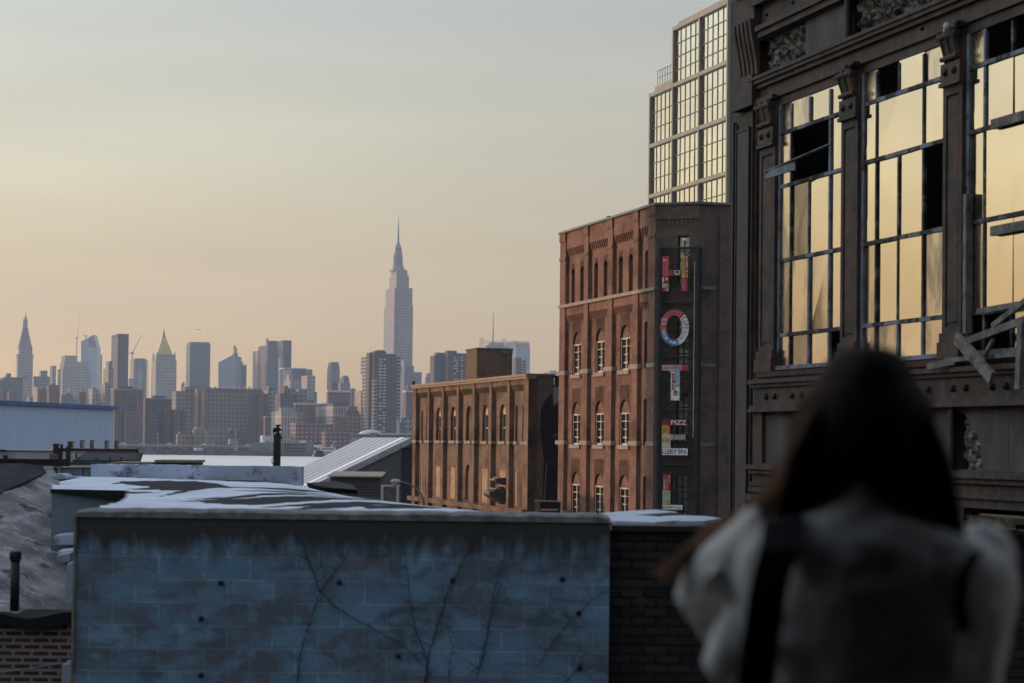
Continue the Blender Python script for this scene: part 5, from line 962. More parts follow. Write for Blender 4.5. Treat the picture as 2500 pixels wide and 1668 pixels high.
# lintels / entablature
ibox('architrave', 'iron_streak', (-9, 6.15, -.4, -.02, 14.98, 15.2), (-9, 6.14, -.02, .05, 15.2, 15.27), (-9, 6.12, -.02, .1, 15.27, 15.33), (-9, 6.14, -.4, -.021, 15.2, 15.4), (-9, 6.13, -.02, .13, 15.33, 15.38))
ibox('window_head', 'iron', *[(b_ , a, -.3, -.07, 14.84, 14.98) for a, b_ in winS])
ibox('frieze_rail', 'iron', (-9, 5.95, -.05, .04, 16.02, 16.12), (-9, 5.95, -.05, .09, 16.12, 16.2), (-9, 6.1, -.3, -.05, 16.0, 17.0), (-9, 6.1, -.05, .1, 16.55, 16.65), (-9, 6.1, -.3, -.051, 15.38, 15.42))
def rough(nm, m_, s0_, s1_, z0_, z1_, o_, n=26, amp=.05, mask=None):
    mb = MB(); nx = max(3, int((s1_ - s0_) / .05)); nz_ = max(3, int((z1_ - z0_) / .05)); g = {}
    for i in range(nx + 1):
        for j in range(nz_ + 1): g[i, j] = len(mb.v); mb.v.append(fi.p(s0_ + (s1_ - s0_) * i / nx, o_ + (random.random() - .5) * amp * 2, z0_ + (z1_ - z0_) * j / nz_))
    for i in range(nx):
        for j in range(nz_):
            if mask and not mask(s0_ + (s1_ - s0_) * (i + .5) / nx, z0_ + (z1_ - z0_) * (j + .5) / nz_): continue
            mb.f.append((g[i, j], g[i + 1, j], g[i + 1, j + 1], g[i, j + 1])); mb.m.append(0)
    return obj(nm, mb, mt[m_], I)
rough('rough_panel', 'rough_render', 4.44, 5.85, 15.4, 16.02, -.14)
ibox('sheet_panel', 'sheet_panel', (2.98, 4.44, -.15, -.08, 15.4, 16.6)); rough('rough_panel', 'rough_render', .2, 2.85, 15.4, 16.6, -.16, amp=.06); rough('rough_panel', 'rough_render', -2.3, -.1, 15.4, 16.8, -.16, amp=.06)
mb = MB(); mb.tube([fi.p(2.9, .0, 15.4), fi.p(2.92, .0, 17)], .05, 8); obj('drain_pipe', mb, mt['iron_dark'], I)
for k, (px, py) in enumerate(((2007, 127), (2066, 163), (2077, 160), (2082, 156), (2336, 56), (2250, 70), (1871, 36), (1935, 6))):
    a_, z_ = fi.hit(px, py, .1); mb = MB(); mb.ball(fi.p(a_, .1, z_), .035, 8); obj('bolt', mb, mt['iron_dark'], I)
a_, z_ = fi.hit(2313, 65, .15); mb = MB(); mb.ball(fi.p(a_, .16, z_), .05, 8, (1, 1, 1.2)); mb.ball(fi.p(a_ + .04, .16, z_ - .05), .03, 8); r = tag(obj('glass_insulator', mb, M('white_insulator', (.5, .5, .52), None, 8, .4)), 'white insulator knob on the iron cornice above the third pilaster', 'insulator')
# sill zone
ibox('sill', 'rust', (-9, 5.9, -.3, .05, 10.56, 10.64), ) 
ibox('sill_cornice', 'iron_streak', (-9, 6.1, -.4, .0, 10.0, 10.56), (-9, 6.1, .0, .1, 10.46, 10.52), (-9, 6.1, .0, .05, 10.4, 10.46), (-9, 6.1, .0, .07, 10.06, 10.11), (-9, 6.1, .0, .1, 10.01, 10.06))
for k in range(10):
    for dd in (.18, .5): s__ = 5.75 - k * .95 - dd; mb = MB(); mb.ball(fi.p(s__, .02, 10.25), .045, 10, (1, .7, 1.1)); obj('rosette', mb, mt['iron_dark'], I, True)
ibox('panel_wall', 'sheet_panel', (-.05, 6.1, -.4, -.06, 9.2, 10.0), (-9, -.9, -.4, -.062, 9.2, 10.0), (-.9, -.05, -.4, -.061, 9.93, 10.0))
ibox('panel_frame', 'iron', (5.75, 6.1, -.06, .0, 9.2, 10.0), (2.85, 3.05, -.06, .0, 9.2, 10.0), (-.1, .05, -.06, .0, 9.2, 10.0))
mb = MB(); mb.tube([fi.p(-.14, .03, 9.2), fi.p(-.14, .03, 9.98)], .035, 8); obj('drain_pipe', mb, mt['iron_dark'], I)
rough('rubble_hole', 'rubble', -.88, -.18, 9.2, 9.93, -.16, amp=.05); ibox('hole_back', 'dark', (-.9, -.05, -.5, -.42, 9.2, 9.95))
mb = MB(); pts = [fi.hit(px, py, -.05) for px, py in ((2350, 1003), (2362, 1030), (2372, 1045), (2383, 1060), (2392, 1085), (2394, 1110), (2398, 1150), (2460, 1150), (2460, 1003))]
mb.fpoly(fi, pts, -.1, -.058); obj('broken_panel', mb, mt['sheet_panel'], I)
ibox('lower_cornice', 'iron_streak', (-9, 6.1, -.4, .0, 8.72, 9.2), (-9, 6.1, .0, .12, 9.1, 9.17), (-9, 6.1, .0, .07, 9.03, 9.1), (-9, 6.1, .0, .05, 8.84, 8.9))
ibox('lower_wall', 'iron', (-.35, 6.1, -.4, -.02, 0, 8.72), (-9, -4.2, -.4, -.02, 0, 8.72), (-4.2, -.35, -.4, -.02, 0, 6.2)); ibox('panel_wall_step', 'iron', (5.3, 6.1, -.02, .08, 8.74, 8.82), (5.35, 6.1, -.02, .14, 8.6, 8.7))
# lower windows
w_ = MB(); 
for z_ in (8.6, 8.22, 7.6, 6.9, 6.22): w_.box(fi, -4.2, -.35, -.2, -.06, z_ - .05, z_ + .02)
for s__ in (-.4, -.72, -1.45, -2.2, -2.9, -3.6, -4.15): w_.box(fi, s__ - .03, s__ + .03, -.19, -.07, 6.2, 8.62)
w_o = obj('window', w_, mt['old_wood_dark'], I); g = MB()
g.quad(fi.p(-4.2, -.14, 6.2), fi.p(-.35, -.14, 6.2), fi.p(-.35, -.14, 8.2), fi.p(-4.2, -.14, 8.2)); g.mi = 1; g.quad(fi.p(-4.2, -.14, 8.21), fi.p(-.35, -.14, 8.21), fi.p(-.35, -.14, 8.65), fi.p(-4.2, -.14, 8.65)); obj('pane', g, [mt['pane'], mt['pane_grime_reflect']], w_o)
# main windows
ZR = [10.7, 11.21, 12.38, 13.55, 14.39, 14.84]
def win(k, miss, grime_reflect, white, extra=None, skip_rail=(), merge=()):
    a, b_ = winS[k]; xs = [a - .03, a - .43, a - 1.07, a - 1.75, b_ + .03]; O = -.09
    fb = MB(); fb.mi = 0
    fb.box(fi, a - .07, a - .002, O - .04, O + .03, ZR[0], ZR[5]); fb.box(fi, b_ + .002, b_ + .05, O - .04, O + .03, ZR[0], ZR[5]); fb.mi = 1; fb.box(fi, b_ + .07, a - .09, O - .04, O + .1, ZR[0] - .04, ZR[0] + .02)
    for i, z_ in enumerate(ZR[1:5]):
        if i + 1 in skip_rail: continue
        n = 7
        for j in range(n):
            s0_, s1_ = b_ + .05 + (a - .1 - b_) * j / n, b_ + .05 + (a - .1 - b_) * (j + 1) / n; fb.mi = 1 if random.random() < .22 else 2
            fb.box(fi, s0_, s1_, O - .03, O + .028 + random.uniform(0, .008), z_ - .03, z_ + .026)
    for i in range(1, 4):
        for j in range(5):
            if (i, j) in merge: continue
            fb.mi = 1 if (i, j) in white else 2; fb.box(fi, xs[i] - .026, xs[i] + .026, O - .025, O + .022, ZR[j] + .03, ZR[j + 1] - .035)
    w_o = obj('window', fb, [mt['old_wood_white'], mt['old_wood_white'], mt['old_wood_dark']], I)
    g = MB()
    for i in range(4):
        for j in range(5):
            if (i, j) in miss: continue
            g.mi = 1 if (i, j) in grime_reflect else 0; e1 = random.uniform(-.014, .014); e2 = random.uniform(-.01, .01)
            g.quad(fi.p(xs[i], O + e1, ZR[j]), fi.p(xs[i + 1], O + e2, ZR[j]), fi.p(xs[i + 1], O + e2 + random.uniform(-.01, .01), ZR[j + 1]), fi.p(xs[i], O + e1, ZR[j + 1]))
    obj('pane', g, [mt['pane'], mt['pane_grime_reflect']], w_o); return w_o
w1 = win(0, {(1, 3), (2, 3), (3, 0)}, {(0, 0), (0, 1), (0, 2), (0, 3), (0, 4), (1, 0), (1, 1), (1, 2), (1, 4)}, {(2, 0), (2, 1), (3, 1), (3, 2), (3, 3), (3, 4), (2, 4), (1, 4), (3, 0)}, merge={(2, 3)})  # left columns use the dimmer pane for reflections of building and tree
w2 = win(1, {(1, 4), (3, 2)}, {(0, 0), (0, 1), (1, 0), (3, 0), (3, 4), (3, 1), (0, 4)}, {(2, 0), (3, 0)}, merge={(2, 3)})
w3 = win(2, {(0, 0), (1, 0), (1, 4), (2, 4)}, {(0, 1), (2, 0), (0, 4)}, {(1, 3), (1, 4)}, merge={(2, 3), (2, 2), (2, 1)}, skip_rail=())
win(3, set(), {(0, 0)}, set())
for z_ in (13.5, 12.15): mb = MB(); mb.box(fi, -.98, -2.6, -.065, -.0, z_, z_ + .12); obj('timber_rail', mb, mt['driftwood'], w3)
mb = MB(); mb.box(fi, -.44, -.36, -.08, .02, 10.95, 12.75); obj('loose_batten', mb, mt['driftwood'], w3)
# hanging vent sash in first window
p0 = fi.hit(1890, 392, .3); p1 = fi.hit(2030, 345, -.1); mb = MB()
A_ = fi.p(5.02, .32, 13.72); B_ = fi.p(3.62, -.1, 13.98); mb.bar(A_, B_, .10, .02); mb.bar(A_ + Vector((0, 0, -.05)), fi.p(4.2, .2, 13.72), .03, .12); obj('hanging_sash', mb, mt['old_wood_white'], w1)
# broken planks hanging from the third bay
def plank(label, p, q, o0, o1, w_, h_, grp='broken planks hanging off the iron front'):
    P_ = fi.p(*((lambda a: (a[0], o0, a[1]))(fi.hit(*p, o0)))); Q_ = fi.p(*((lambda a: (a[0], o1, a[1]))(fi.hit(*q, o1)))); mb = MB(); n = 10; t = (Q_ - P_)
    nrm = Vector((fi.N.x, fi.N.y, 0)); side = t.cross(nrm).normalized(); vs = []
    for k in range(n + 1):
        j = 1 + random.uniform(-.05, .05); c = P_ + t * (k / n) + (t.normalized() * random.uniform(-.03, .03) if k in (0, n) else Vector()); vs.append([c + side * (sx_ * w_ / 2 * j) + nrm * (sy_ * h_ / 2) for sx_, sy_ in ((-1, -1), (1, -1), (1, 1), (-1, 1))])
    i = 0
    for k in range(n + 1): mb.v += vs[k]
    for k in range(n):
        for e in range(4): mb.f.append((4 * k + e, 4 * k + (e + 1) % 4, 4 * k + 4 + (e + 1) % 4, 4 * k + 4 + e)); mb.m.append(0)
    mb.f += [(0, 1, 2, 3), (4 * n + 3, 4 * n + 2, 4 * n + 1, 4 * n)]; mb.m += [0, 0]
    tag(obj('plank', mb, mt['driftwood']), label, 'plank', grp)
plank('thick grey plank hanging down to the right below the third bay', (2337, 826), (2424, 925), .35, .42, .15, .06)
plank('long splintered plank rising to the right across the third bay', (2342, 840), (2520, 775), .12, .25, .09, .05)
plank('steep thin plank crossing above the long splintered one', (2424, 796), (2520, 722), .18, .3, .07, .04)
plank('short broken plank sticking out left over the sill', (2266, 896), (2330, 882), .22, .1, .09, .04)
plank('rust brown batten lying along the sill behind the thick plank', (2312, 880), (2520, 862), .1, .1, .06, .05)
plank('upright plank at the right frame edge', (2494, 780), (2486, 952), .4, .45, .1, .05)
plank('dark ragged batten along the bottom rail of the third bay', (2390, 760), (2520, 738), .05, .08, .07, .05)
plank('short slanted strut under the long splintered plank', (2425, 828), (2402, 872), .1, .15, .05, .04)

# ------------------------------------------------------------------ foreground roofs and walls
m, N, L, b = newmat('painted_block'); uv = N.new('ShaderNodeUVMap'); uv.uv_map = 'uv'; U_ = uv.outputs[0]; b.inputs['Roughness'].default_value = .8; b.inputs['Specular IOR Level'].default_value = .25
def brk(c1, c2, mo, ms=.008, off=.5):
    mpn = N.new('ShaderNodeMapping'); mpn.inputs['Location'].default_value = (.07, .14, 0); L.new(U_, mpn.inputs[0])
    t = N.new('ShaderNodeTexBrick'); L.new(mpn.outputs[0], t.inputs[0]); t.inputs['Scale'].default_value = 1
    for k, c in (('Color1', c1), ('Color2', c2), ('Mortar', mo)): t.inputs[k].default_value = (*c, 1)
    t.inputs['Mortar Size'].default_value = ms; t.inputs['Brick Width'].default_value = .4; t.inputs['Row Height'].default_value = .2; return t
bA = brk((.135, .265, .39), (.205, .355, .48), (.30, .42, .50)); bB = brk((.150, .170, .205), (.100, .138, .178), (.16, .22, .27))
c = mixrgb(N, L, noise(N, L, U_, 1.5, 7, .42, .56, .62, stretch=(1, 1.7, 1)), bA.outputs[0], bB.outputs[0])
c = mixrgb(N, L, noise(N, L, U_, 3.2, 6, .52, .66, .6, stretch=(1, 1.6, 1)), c, (.175, .285, .40))
gz = N.new('ShaderNodeSeparateXYZ'); L.new(U_, gz.inputs[0]); rr = N.new('ShaderNodeMapRange'); L.new(gz.outputs[1], rr.inputs[0]); rr.inputs[1].default_value = 8.15; rr.inputs[2].default_value = 8.8
nn = noise(N, L, U_, 3.2, 7, .15, .85, .7, stretch=(2.2, .5, 1)); ml = N.new('ShaderNodeMath'); ml.operation = 'MULTIPLY'; L.new(rr.outputs[0], ml.inputs[0]); ml.inputs[1].default_value = 1.25; mn = N.new('ShaderNodeMath'); mn.operation = 'SUBTRACT'; mn.use_clamp = True; L.new(ml.outputs[0], mn.inputs[0]); L.new(nn, mn.inputs[1]); m2 = N.new('ShaderNodeMath'); m2.operation = 'MULTIPLY'; m2.use_clamp = True; m2.inputs[1].default_value = 2.2; L.new(mn.outputs[0], m2.inputs[0])
c = mixrgb(N, L, m2.outputs[0], c, (.055, .056, .057)); c = mixrgb(N, L, noise(N, L, U_, 30, 3, .3, .8), c, mixrgb(N, L, 1., c, (.75, .75, .75), 'MULTIPLY'))
L.new(c, b.inputs['Base Color']); bump(N, L, b, bA.outputs['Fac'], -.012, .9); mt['block'] = m
r = thing('block_wall', 'long wall of blue grey painted concrete blocks in the foreground', 'wall', (-1.4, 16.8, 0))
XL, XR = -3.79, .87
mb = MB(); mb.box(WF, XL, XR, -17.1, -16.8, 0, 8.8); obj('blockwork', mb, mt['block'], r)
mb = MB(); n = 40
rows_ = []
for k in range(n + 1):
    x = XL + (XR - XL) * k / n; dz = -.03 if k == n else random.uniform(-.006, .006) - (.012 if k == 0 else 0); rows_.append([(x, 16.785, 8.795), (x, 16.785, 8.845 + dz), (x, 16.83, 8.865 + dz), (x, 17.11, 8.87 + dz), (x, 17.13, 8.795)])
for k in range(n):
    for e in range(4): mb.quad(rows_[k][e], rows_[k + 1][e], rows_[k + 1][e + 1], rows_[k][e + 1])
mb.quad(*rows_[0]); mb.quad(*rows_[-1]); obj('cement_coping', mb, M('cement', (.22, .215, .21), (.12, .118, .115), 9, .9, bmp=.01), r)
mb = MB(); mb.tube([(XL - .02, 16.79, 4), (XL - .02, 16.79, 7.2), (XL - .012, 16.79, 8.8)], .016, 8); obj('corner_pipe', mb, M('rusty_edge', (.22, .18, .14), (.10, .08, .07), 6, .8), r)
mb = MB(); 
for k in range(14): mb.box(WF, XL - .012 - .02 * (k % 2), XL, -16.95, -16.82, 5 + k * .27, 5.12 + k * .27)
obj('chipped_edge', mb, M('chips', (.12, .13, .15), None, 9, .9), r)
# tie bolts
bolts = [(539, 1424), (828, 1422), (1105, 1418), (1373, 1414), (491, 1511), (972, 1602), (1413, 1498), (1415, 1631), (490, 1649)]
pos = ('upper far left', 'upper second from left', 'upper third from left', 'upper right', 'middle left', 'lowest middle', 'middle right', 'lower right', 'lower left')
for (x, y), ps in zip(bolts, pos):
    q = at(x, y, 16.79); rr_ = thing('tie_bolt', 'round black tie bolt on the block wall, ' + ps, 'bolt', q, 'black tie bolts on the block wall')
    mb = MB(); mb.lathe((0, 0, 0), [(.024, 0), (.024, .012), (.02, .018)], 14); mb.v = [Vector((q.x + v.x, 16.8 - v.z, q.z + v.y)) for v in mb.v]; obj('washer', mb, mt['steel_black'], rr_)
    mb = MB(); mb.lathe((0, 0, 0), [(.010, .018), (.010, .04), (.006, .045)], 6); mb.v = [Vector((q.x + v.x, 16.8 - v.z, q.z + v.y)) for v in mb.v]; obj('nut', mb, mt['rust_dark'], rr_)
# dead vines
def vine(label, px, w0=.006):
    mb = MB(); pts = []
    for (a_, b_), (c_, d_) in zip(px, px[1:]):
        n = 7
        for k in range(n): t_ = k / n; q = at(a_ + (c_ - a_) * t_ + random.uniform(-2, 2), b_ + (d_ - b_) * t_, 16.78); pts.append(q)
    pts.append(at(*px[-1], 16.78)); mb.tube(pts, w0, 5, w0 * .35)
    for k in range(2, len(pts) - 1, 3):
        q = pts[k]; dx = random.choice((-1, 1)) * random.uniform(.03, .09); mb.tube([q, q + Vector((dx, 0, random.uniform(.0, .06))), q + Vector((dx * 1.6, 0, random.uniform(.03, .12)))], .003, 4, .001)
    tag(obj('dead_vine', mb, M('vine_bark', (.05, .042, .042), None, 9, .9)), label, 'vine', 'dead vines on the block wall')
vine('dead vine running from bottom left up to cross another at upper left', [(726, 1668), (735, 1590), (770, 1480), (782, 1440), (835, 1375), (880, 1290)])
vine('dead vine slanting right and down across the lower middle of the wall', [(730, 1300), (760, 1390), (782, 1445), (830, 1490), (920, 1540), (990, 1580), (1030, 1625)])
vine('dead vine bending left out of the central stem', [(1040, 1668), (1042, 1610), (1015, 1540), (1000, 1460), (990, 1360), (992, 1300)])
vine('thickest dead vine forking right from the central stem', [(1040, 1668), (1048, 1590), (1070, 1520), (1095, 1440), (1130, 1370), (1160, 1310), (1195, 1280)], .008)
vine('thin dead vine close to the right of the thickest one', [(1095, 1668), (1100, 1600), (1115, 1560), (1095, 1530)], .0035)
vine('dead vine climbing right of centre toward the coping', [(1165, 1650), (1180, 1590), (1195, 1520), (1205, 1450), (1225, 1380), (1265, 1310)])
vine('parallel thin dead vine beside the right of centre climber', [(1140, 1650), (1178, 1620), (1192, 1540), (1215, 1450), (1240, 1370), (1270, 1300)], .0035)
vine('dead vine slanting up toward the wall right edge', [(1310, 1630), (1350, 1570), (1395, 1510), (1440, 1470), (1480, 1440)], .0035)
vine('faint dead vine at the lower right corner of the wall', [(1380, 1668), (1410, 1630), (1425, 1590)], .004)

# white painted membrane roof with bare dark patches
def inpoly(x, y, P_):
    c_ = False; j = len(P_) - 1
    for i in range(len(P_)):
        if (P_[i][1] > y) != (P_[j][1] > y) and x < (P_[j][0] - P_[i][0]) * (y - P_[i][1]) / (P_[j][1] - P_[i][1]) + P_[i][0]: c_ = not c_
        j = i
    return c_
def topx(p):
    d = Vector(p) - Vector((0, 0, EYE)); w = d.dot(fw); return 1250 + F * d.dot(rt) / w, CY - F * d.dot(up) / w
ZRf = 8.84
outline = [(-3.75, 17.12), (.42, 17.12), (-.4, 20), (-1.5, 24), (-2.6, 28), (-3.25, 31), (-6.9, 31.0), (-6.6, 27.6), (-5.74, 24.0), (-4.75, 23.7), (-4.3, 21.5), (-3.95, 19.4)]
dark_px = [[(640, 1232), (500, 1226), (480, 1219), (600, 1217), (740, 1213), (860, 1206), (760, 1214), (900, 1211), (990, 1215), (840, 1220), (760, 1226)],
 [(500, 1238), (620, 1238), (760, 1230), (880, 1226), (1010, 1228), (1080, 1234), (900, 1236), (1000, 1239), (820, 1242), (700, 1243), (760, 1236), (640, 1238)],
 [(450, 1217), (560, 1213), (640, 1207), (720, 1204), (860, 1207), (925, 1211), (760, 1208), (640, 1213), (560, 1218)],
 [(395, 1197), (360, 1188), (330, 1185), (290, 1182), (380, 1177), (480, 1174), (530, 1179), (560, 1187), (640, 1187), (760, 1186), (800, 1190), (740, 1195), (600, 1190), (520, 1194), (450, 1203), (380, 1211), (440, 1199)],
 [(270, 1182), (300, 1177), (420, 1174), (440, 1180), (350, 1183)], [(390, 1168), (480, 1163), (600, 1168), (735, 1173), (725, 1176), (600, 1173), (470, 1169)], [(330, 1166), (380, 1164), (375, 1167), (330, 1168)], [(560, 1163), (590, 1162), (590, 1165), (562, 1166)], [(615, 1165), (640, 1164), (638, 1167)], [(665, 1166), (690, 1165), (690, 1168)],
 [(300, 1192), (420, 1189), (470, 1192), (360, 1195)], [(560, 1200), (700, 1197), (860, 1200), (720, 1203)], [(240, 1199), (330, 1198), (400, 1201), (300, 1203)], [(420, 1221), (520, 1220), (470, 1223)], [(880, 1239), (1000, 1233), (1100, 1235), (1060, 1242), (900, 1246)], [(820, 1198), (900, 1196), (1010, 1202), (960, 1206), (860, 1203)]]
mb = MB(); nx, ny = 190, 480; idx = {}; msk = []
def edge_x(y):
    xs = []
    for (x0, y0), (x1, y1) in zip(outline, outline[1:] + outline[:1]):
        if (y0 <= y < y1) or (y1 <= y < y0): xs.append(x0 + (x1 - x0) * (y - y0) / (y1 - y0))
    return min(xs), max(xs)
for j in range(ny + 1):
    y = 17.13 + (30.99 - 17.13) * j / ny; a_, b_ = edge_x(y); a_ += .025 * math.sin(y * 9) * (y < 25); b_ += .02 * math.sin(y * 5.3)
    for i in range(nx + 1):
        x = a_ + (b_ - a_) * i / nx; e = (b_ - x); z = ZRf - .16 * math.exp(-e / .45) * min(1, (y - 17) / 8) - (.02 if y < 17.3 else 0) + .012 * math.sin(x * 2.1 + y * .9)
        if e < .05: z -= .03
        idx[i, j] = len(mb.v); mb.v.append(Vector((x, y, z))); px, py = topx((x, y, ZRf)); px += 4 * math.sin(py * 1.7 + px * .02); py += .7 * math.sin(px * .03) + .4 * math.sin(px * .11)
        msk.append(1. if any(inpoly(px, py, P_) for P_ in dark_px) else 0.)
for j in range(ny):
    for i in range(nx): mb.f.append((idx[i, j], idx[i + 1, j], idx[i + 1, j + 1], idx[i, j + 1])); mb.m.append(0)
m, N, L, b = newmat('roof_membrane'); tc = N.new('ShaderNodeTexCoord'); v = tc.outputs['Object']; at_ = N.new('ShaderNodeAttribute'); at_.attribute_name = 'bare'
wcol = mixrgb(N, L, noise(N, L, v, .9, 7, .4, .66, .6), (.72, .75, .80), (.55, .58, .64)); dcol = mixrgb(N, L, noise(N, L, v, 3, 8, .4, .62, .7), (.055, .050, .055), (.032, .030, .036)); 
ad = N.new('ShaderNodeMath'); ad.operation = 'ADD'; L.new(at_.outputs['Fac'], ad.inputs[0]); ns = noise(N, L, v, 3.5, 8, .0, 1., .75, stretch=(.5, 1, 1)); sb = N.new('ShaderNodeMath'); sb.operation = 'MULTIPLY_ADD'; sb.inputs[1].default_value = .95; sb.inputs[2].default_value = -.47; L.new(ns, sb.inputs[0]); L.new(sb.outputs[0], ad.inputs[1])
st = N.new('ShaderNodeMapRange'); st.inputs[1].default_value = .46; st.inputs[2].default_value = .54; L.new(ad.outputs[0], st.inputs[0])
c = mixrgb(N, L, st.outputs[0], wcol, dcol); c = mixrgb(N, L, noise(N, L, v, 1.3, 9, .64, .68, .8), c, (.09, .08, .085)); L.new(c, b.inputs['Base Color']); b.inputs['Roughness'].default_value = .9; b.inputs['Specular IOR Level'].default_value = .05; bump(N, L, b, noise(N, L, v, 12, 5, .2, .8), .01)
r = thing('white_roof', 'flat white membrane roof with dark bare streaks behind the block wall', 'roof', (-3, 24, 0))
mo = obj('membrane', mb, m, r, True, fix=False); atr = mo.data.attributes.new('bare', 'FLOAT', 'POINT'); atr.data.foreach_set('value', msk)
mb = MB()
for (x0, y0), (x1, y1) in zip(outline, outline[1:] + outline[:1]): mb.quad((x0, y0, 0), (x1, y1, 0), (x1, y1, ZRf - .2), (x0, y0, ZRf - .2))
pts_ = [Vector((x, y, ZRf - .2)) for x, y in outline]; mb.quad(*pts_)
for (x0, y0), (x1, y1) in zip(outline, outline[1:] + outline[:1]): mb.quad((x0, y0, ZRf - .2), (x1, y1, ZRf - .2), (x1, y1, ZRf - (.03 if x1 < -3.6 and x0 < -3.6 else .19)), (x0, y0, ZRf - (.03 if x1 < -3.6 and x0 < -3.6 else .19)))
obj('body_wall', mb, M('grey_paint_wall', (.16, .19, .23), (.11, .13, .16), 1.2, .9, c3=(.06, .065, .07), s3=.9), r)
mb = MB(); mb.box(WF, -7.25, -3.98, -23.97, -23.9, ZRf - .16, ZRf - .0) if False else None
mb.quad((-5.75, 23.95, ZRf), (-4.7, 23.65, ZRf), (-4.7, 23.65, ZRf - .15), (-5.75, 23.95, ZRf - .05)); obj('ragged_edge', mb, mt['dark'], r)
mb = MB(); mb.quad((-4.72, 23.64, ZRf - .01), (-4.27, 21.4, ZRf - .01), (-4.27, 21.4, ZRf - .3), (-4.72, 23.64, ZRf - .3)); obj('orange_flashing', mb, M('orange_flashing', (.33, .22, .14), (.20, .17, .15), 6, .8), r)  # orange-brown strip along the left roof edge
# parapet
n = 60; mb = MB(); top_ = [ZRf + .215 + random.uniform(-.006, .006) for k in range(n + 1)]
for k in range(n):
    x0, x1 = -6.77 + 3.40 * k / n, -6.77 + 3.40 * (k + 1) / n; mb.hexa([(x0, 30.9, ZRf - .1), (x1, 30.9, ZRf - .1), (x1, 31.2, ZRf - .1), (x0, 31.2, ZRf - .1), (x0, 30.9, top_[k]), (x1, 30.9, top_[k + 1]), (x1, 31.2, top_[k + 1]), (x0, 31.2, top_[k])])
obj('parapet', mb, M('scuffed_white', (.50, .55, .68), (.42, .47, .60), 2, .7, c3=(.10, .11, .14), s3=2.6), r)
# right: sagging dark felt flap
mb = MB(); pts_ = [at(748, 1179, 30.5), at(790, 1190, 30), at(870, 1196, 29.5), at(862, 1184, 30.5), at(820, 1175, 31)]; mb.prism(pts_, (0, .3, -.08)); tag(obj('felt_flap', mb, M('felt_and_shade', (.04, .038, .036), (.022, .022, .022), 3, .9)), 'dark sagging flap of roofing felt at the right edge of the white roof', 'roofing felt')
# panels left of parapet
r = thing('panel_stack', 'pale grey concrete panels stacked beside the white parapet', 'panels', tuple(at(185, 1165, 31.5)))
f = Fr((at(145, 1150, 31.3).x, 31.3), D=(1, 0)); XX = lambda px: at(px, 1150, 31.3).x - f.O.x; zz = lambda y: at(185, y, 31.3).z
for x0, x1, y0, y1 in ((147, 158, 1143, 1157), (160.5, 209, 1142, 1164), (211.5, 224, 1143, 1164), (195, 216, 1166, 1182)): mb = MB(); mb.box(f, XX(x0), XX(x1), -.2, 0, zz(y1), zz(y0)); obj('panel', mb, M('pale_panel', (.25, .27, .27), (.20, .22, .22), 4, .8), r)
mb = MB(); mb.box(f, XX(130), XX(224), -.1, .1, zz(1168), zz(1141.8)); obj('frame', mb, mt['steel_black'], r)
mb = MB(); mb.box(f, XX(150), XX(224.5), -.25, .3, zz(1141.5), zz(1140)); obj('cap', mb, mt['stone'], r)
for k, (x0, x1, y0, lb) in enumerate(((131, 162, 1157, 'left curved pale blue skylight cover'), (166, 203, 1164, 'right curved pale blue skylight cover'))):
    a0, a1 = at(x0, 1181, 30.4), at(x1, 1181, 30.4); rr_ = thing('skylight_cover', lb + ' beside the white parapet', 'skylight', a0.lerp(a1, .5), 'curved skylight covers'); pts_ = [Vector((a0.x, 30.4, 8.82)), Vector((a1.x + .05, 30.4, 8.82))] + [Vector((a1.x - (a1.x - a0.x) * .45 * (1 - math.cos(t_ * math.pi / 8)) * 1.0, 30.4, 8.82 + (at(x0, y0, 30.4).z - 8.82) * math.sin(t_ * math.pi / 8))) for t_ in range(1, 5)] + [Vector((a0.x, 30.4, at(x0, y0, 30.4).z))]
    mb = MB(); mb.prism(pts_, (0, .5, 0)); obj('shell', mb, M('pale_blue_plastic', (.34, .46, .62), (.42, .52, .66), 3, .4), rr_)
    mb = MB(); mb.box(WF, a0.x - .02, a1.x + .08, -30.95, -30.37, 8.79, 8.815); obj('rim', mb, mt['steel_black'], rr_)
# green-rimmed flat vents beyond the parapet
for k, (x0, x1, y0, y1) in enumerate(((275, 370, 1130, 1136), (382, 475, 1125, 1136))):
    a0, a1 = at(x0, y0, 36), at(x1, y0, 36); rr_ = thing('flat_roof_box', ('lower flat green edged box beyond the parapet', 'taller flat grey box beyond the parapet')[k], 'rooftop unit', (a0.x, 36, 8.8), 'flat boxes beyond the parapet'); mb = MB(); mb.box(WF, a0.x, a1.x, -37, -36, 8.3, a0.z - .03); obj('casing', mb, M('green_casing', (.09, .12, .10), None, 3, .7), rr_); mb = MB(); mb.box(WF, a0.x - .03, a1.x + .03, -37.05, -35.95, a0.z - .029, a0.z + .015); obj('lid', mb, mt['stone'], rr_)
plm = M('dark_roof', (.05, .05, .052), (.035, .035, .037), 1, .9); rr_ = thing('back_roof', 'low dark roof beyond the white parapet', 'roof', (-9, 35, 0)); mb = MB(); mb.box(WF, -30, -3.9, -37.5, -31.4, 0, 8.25); obj('slab', mb, plm, rr_)
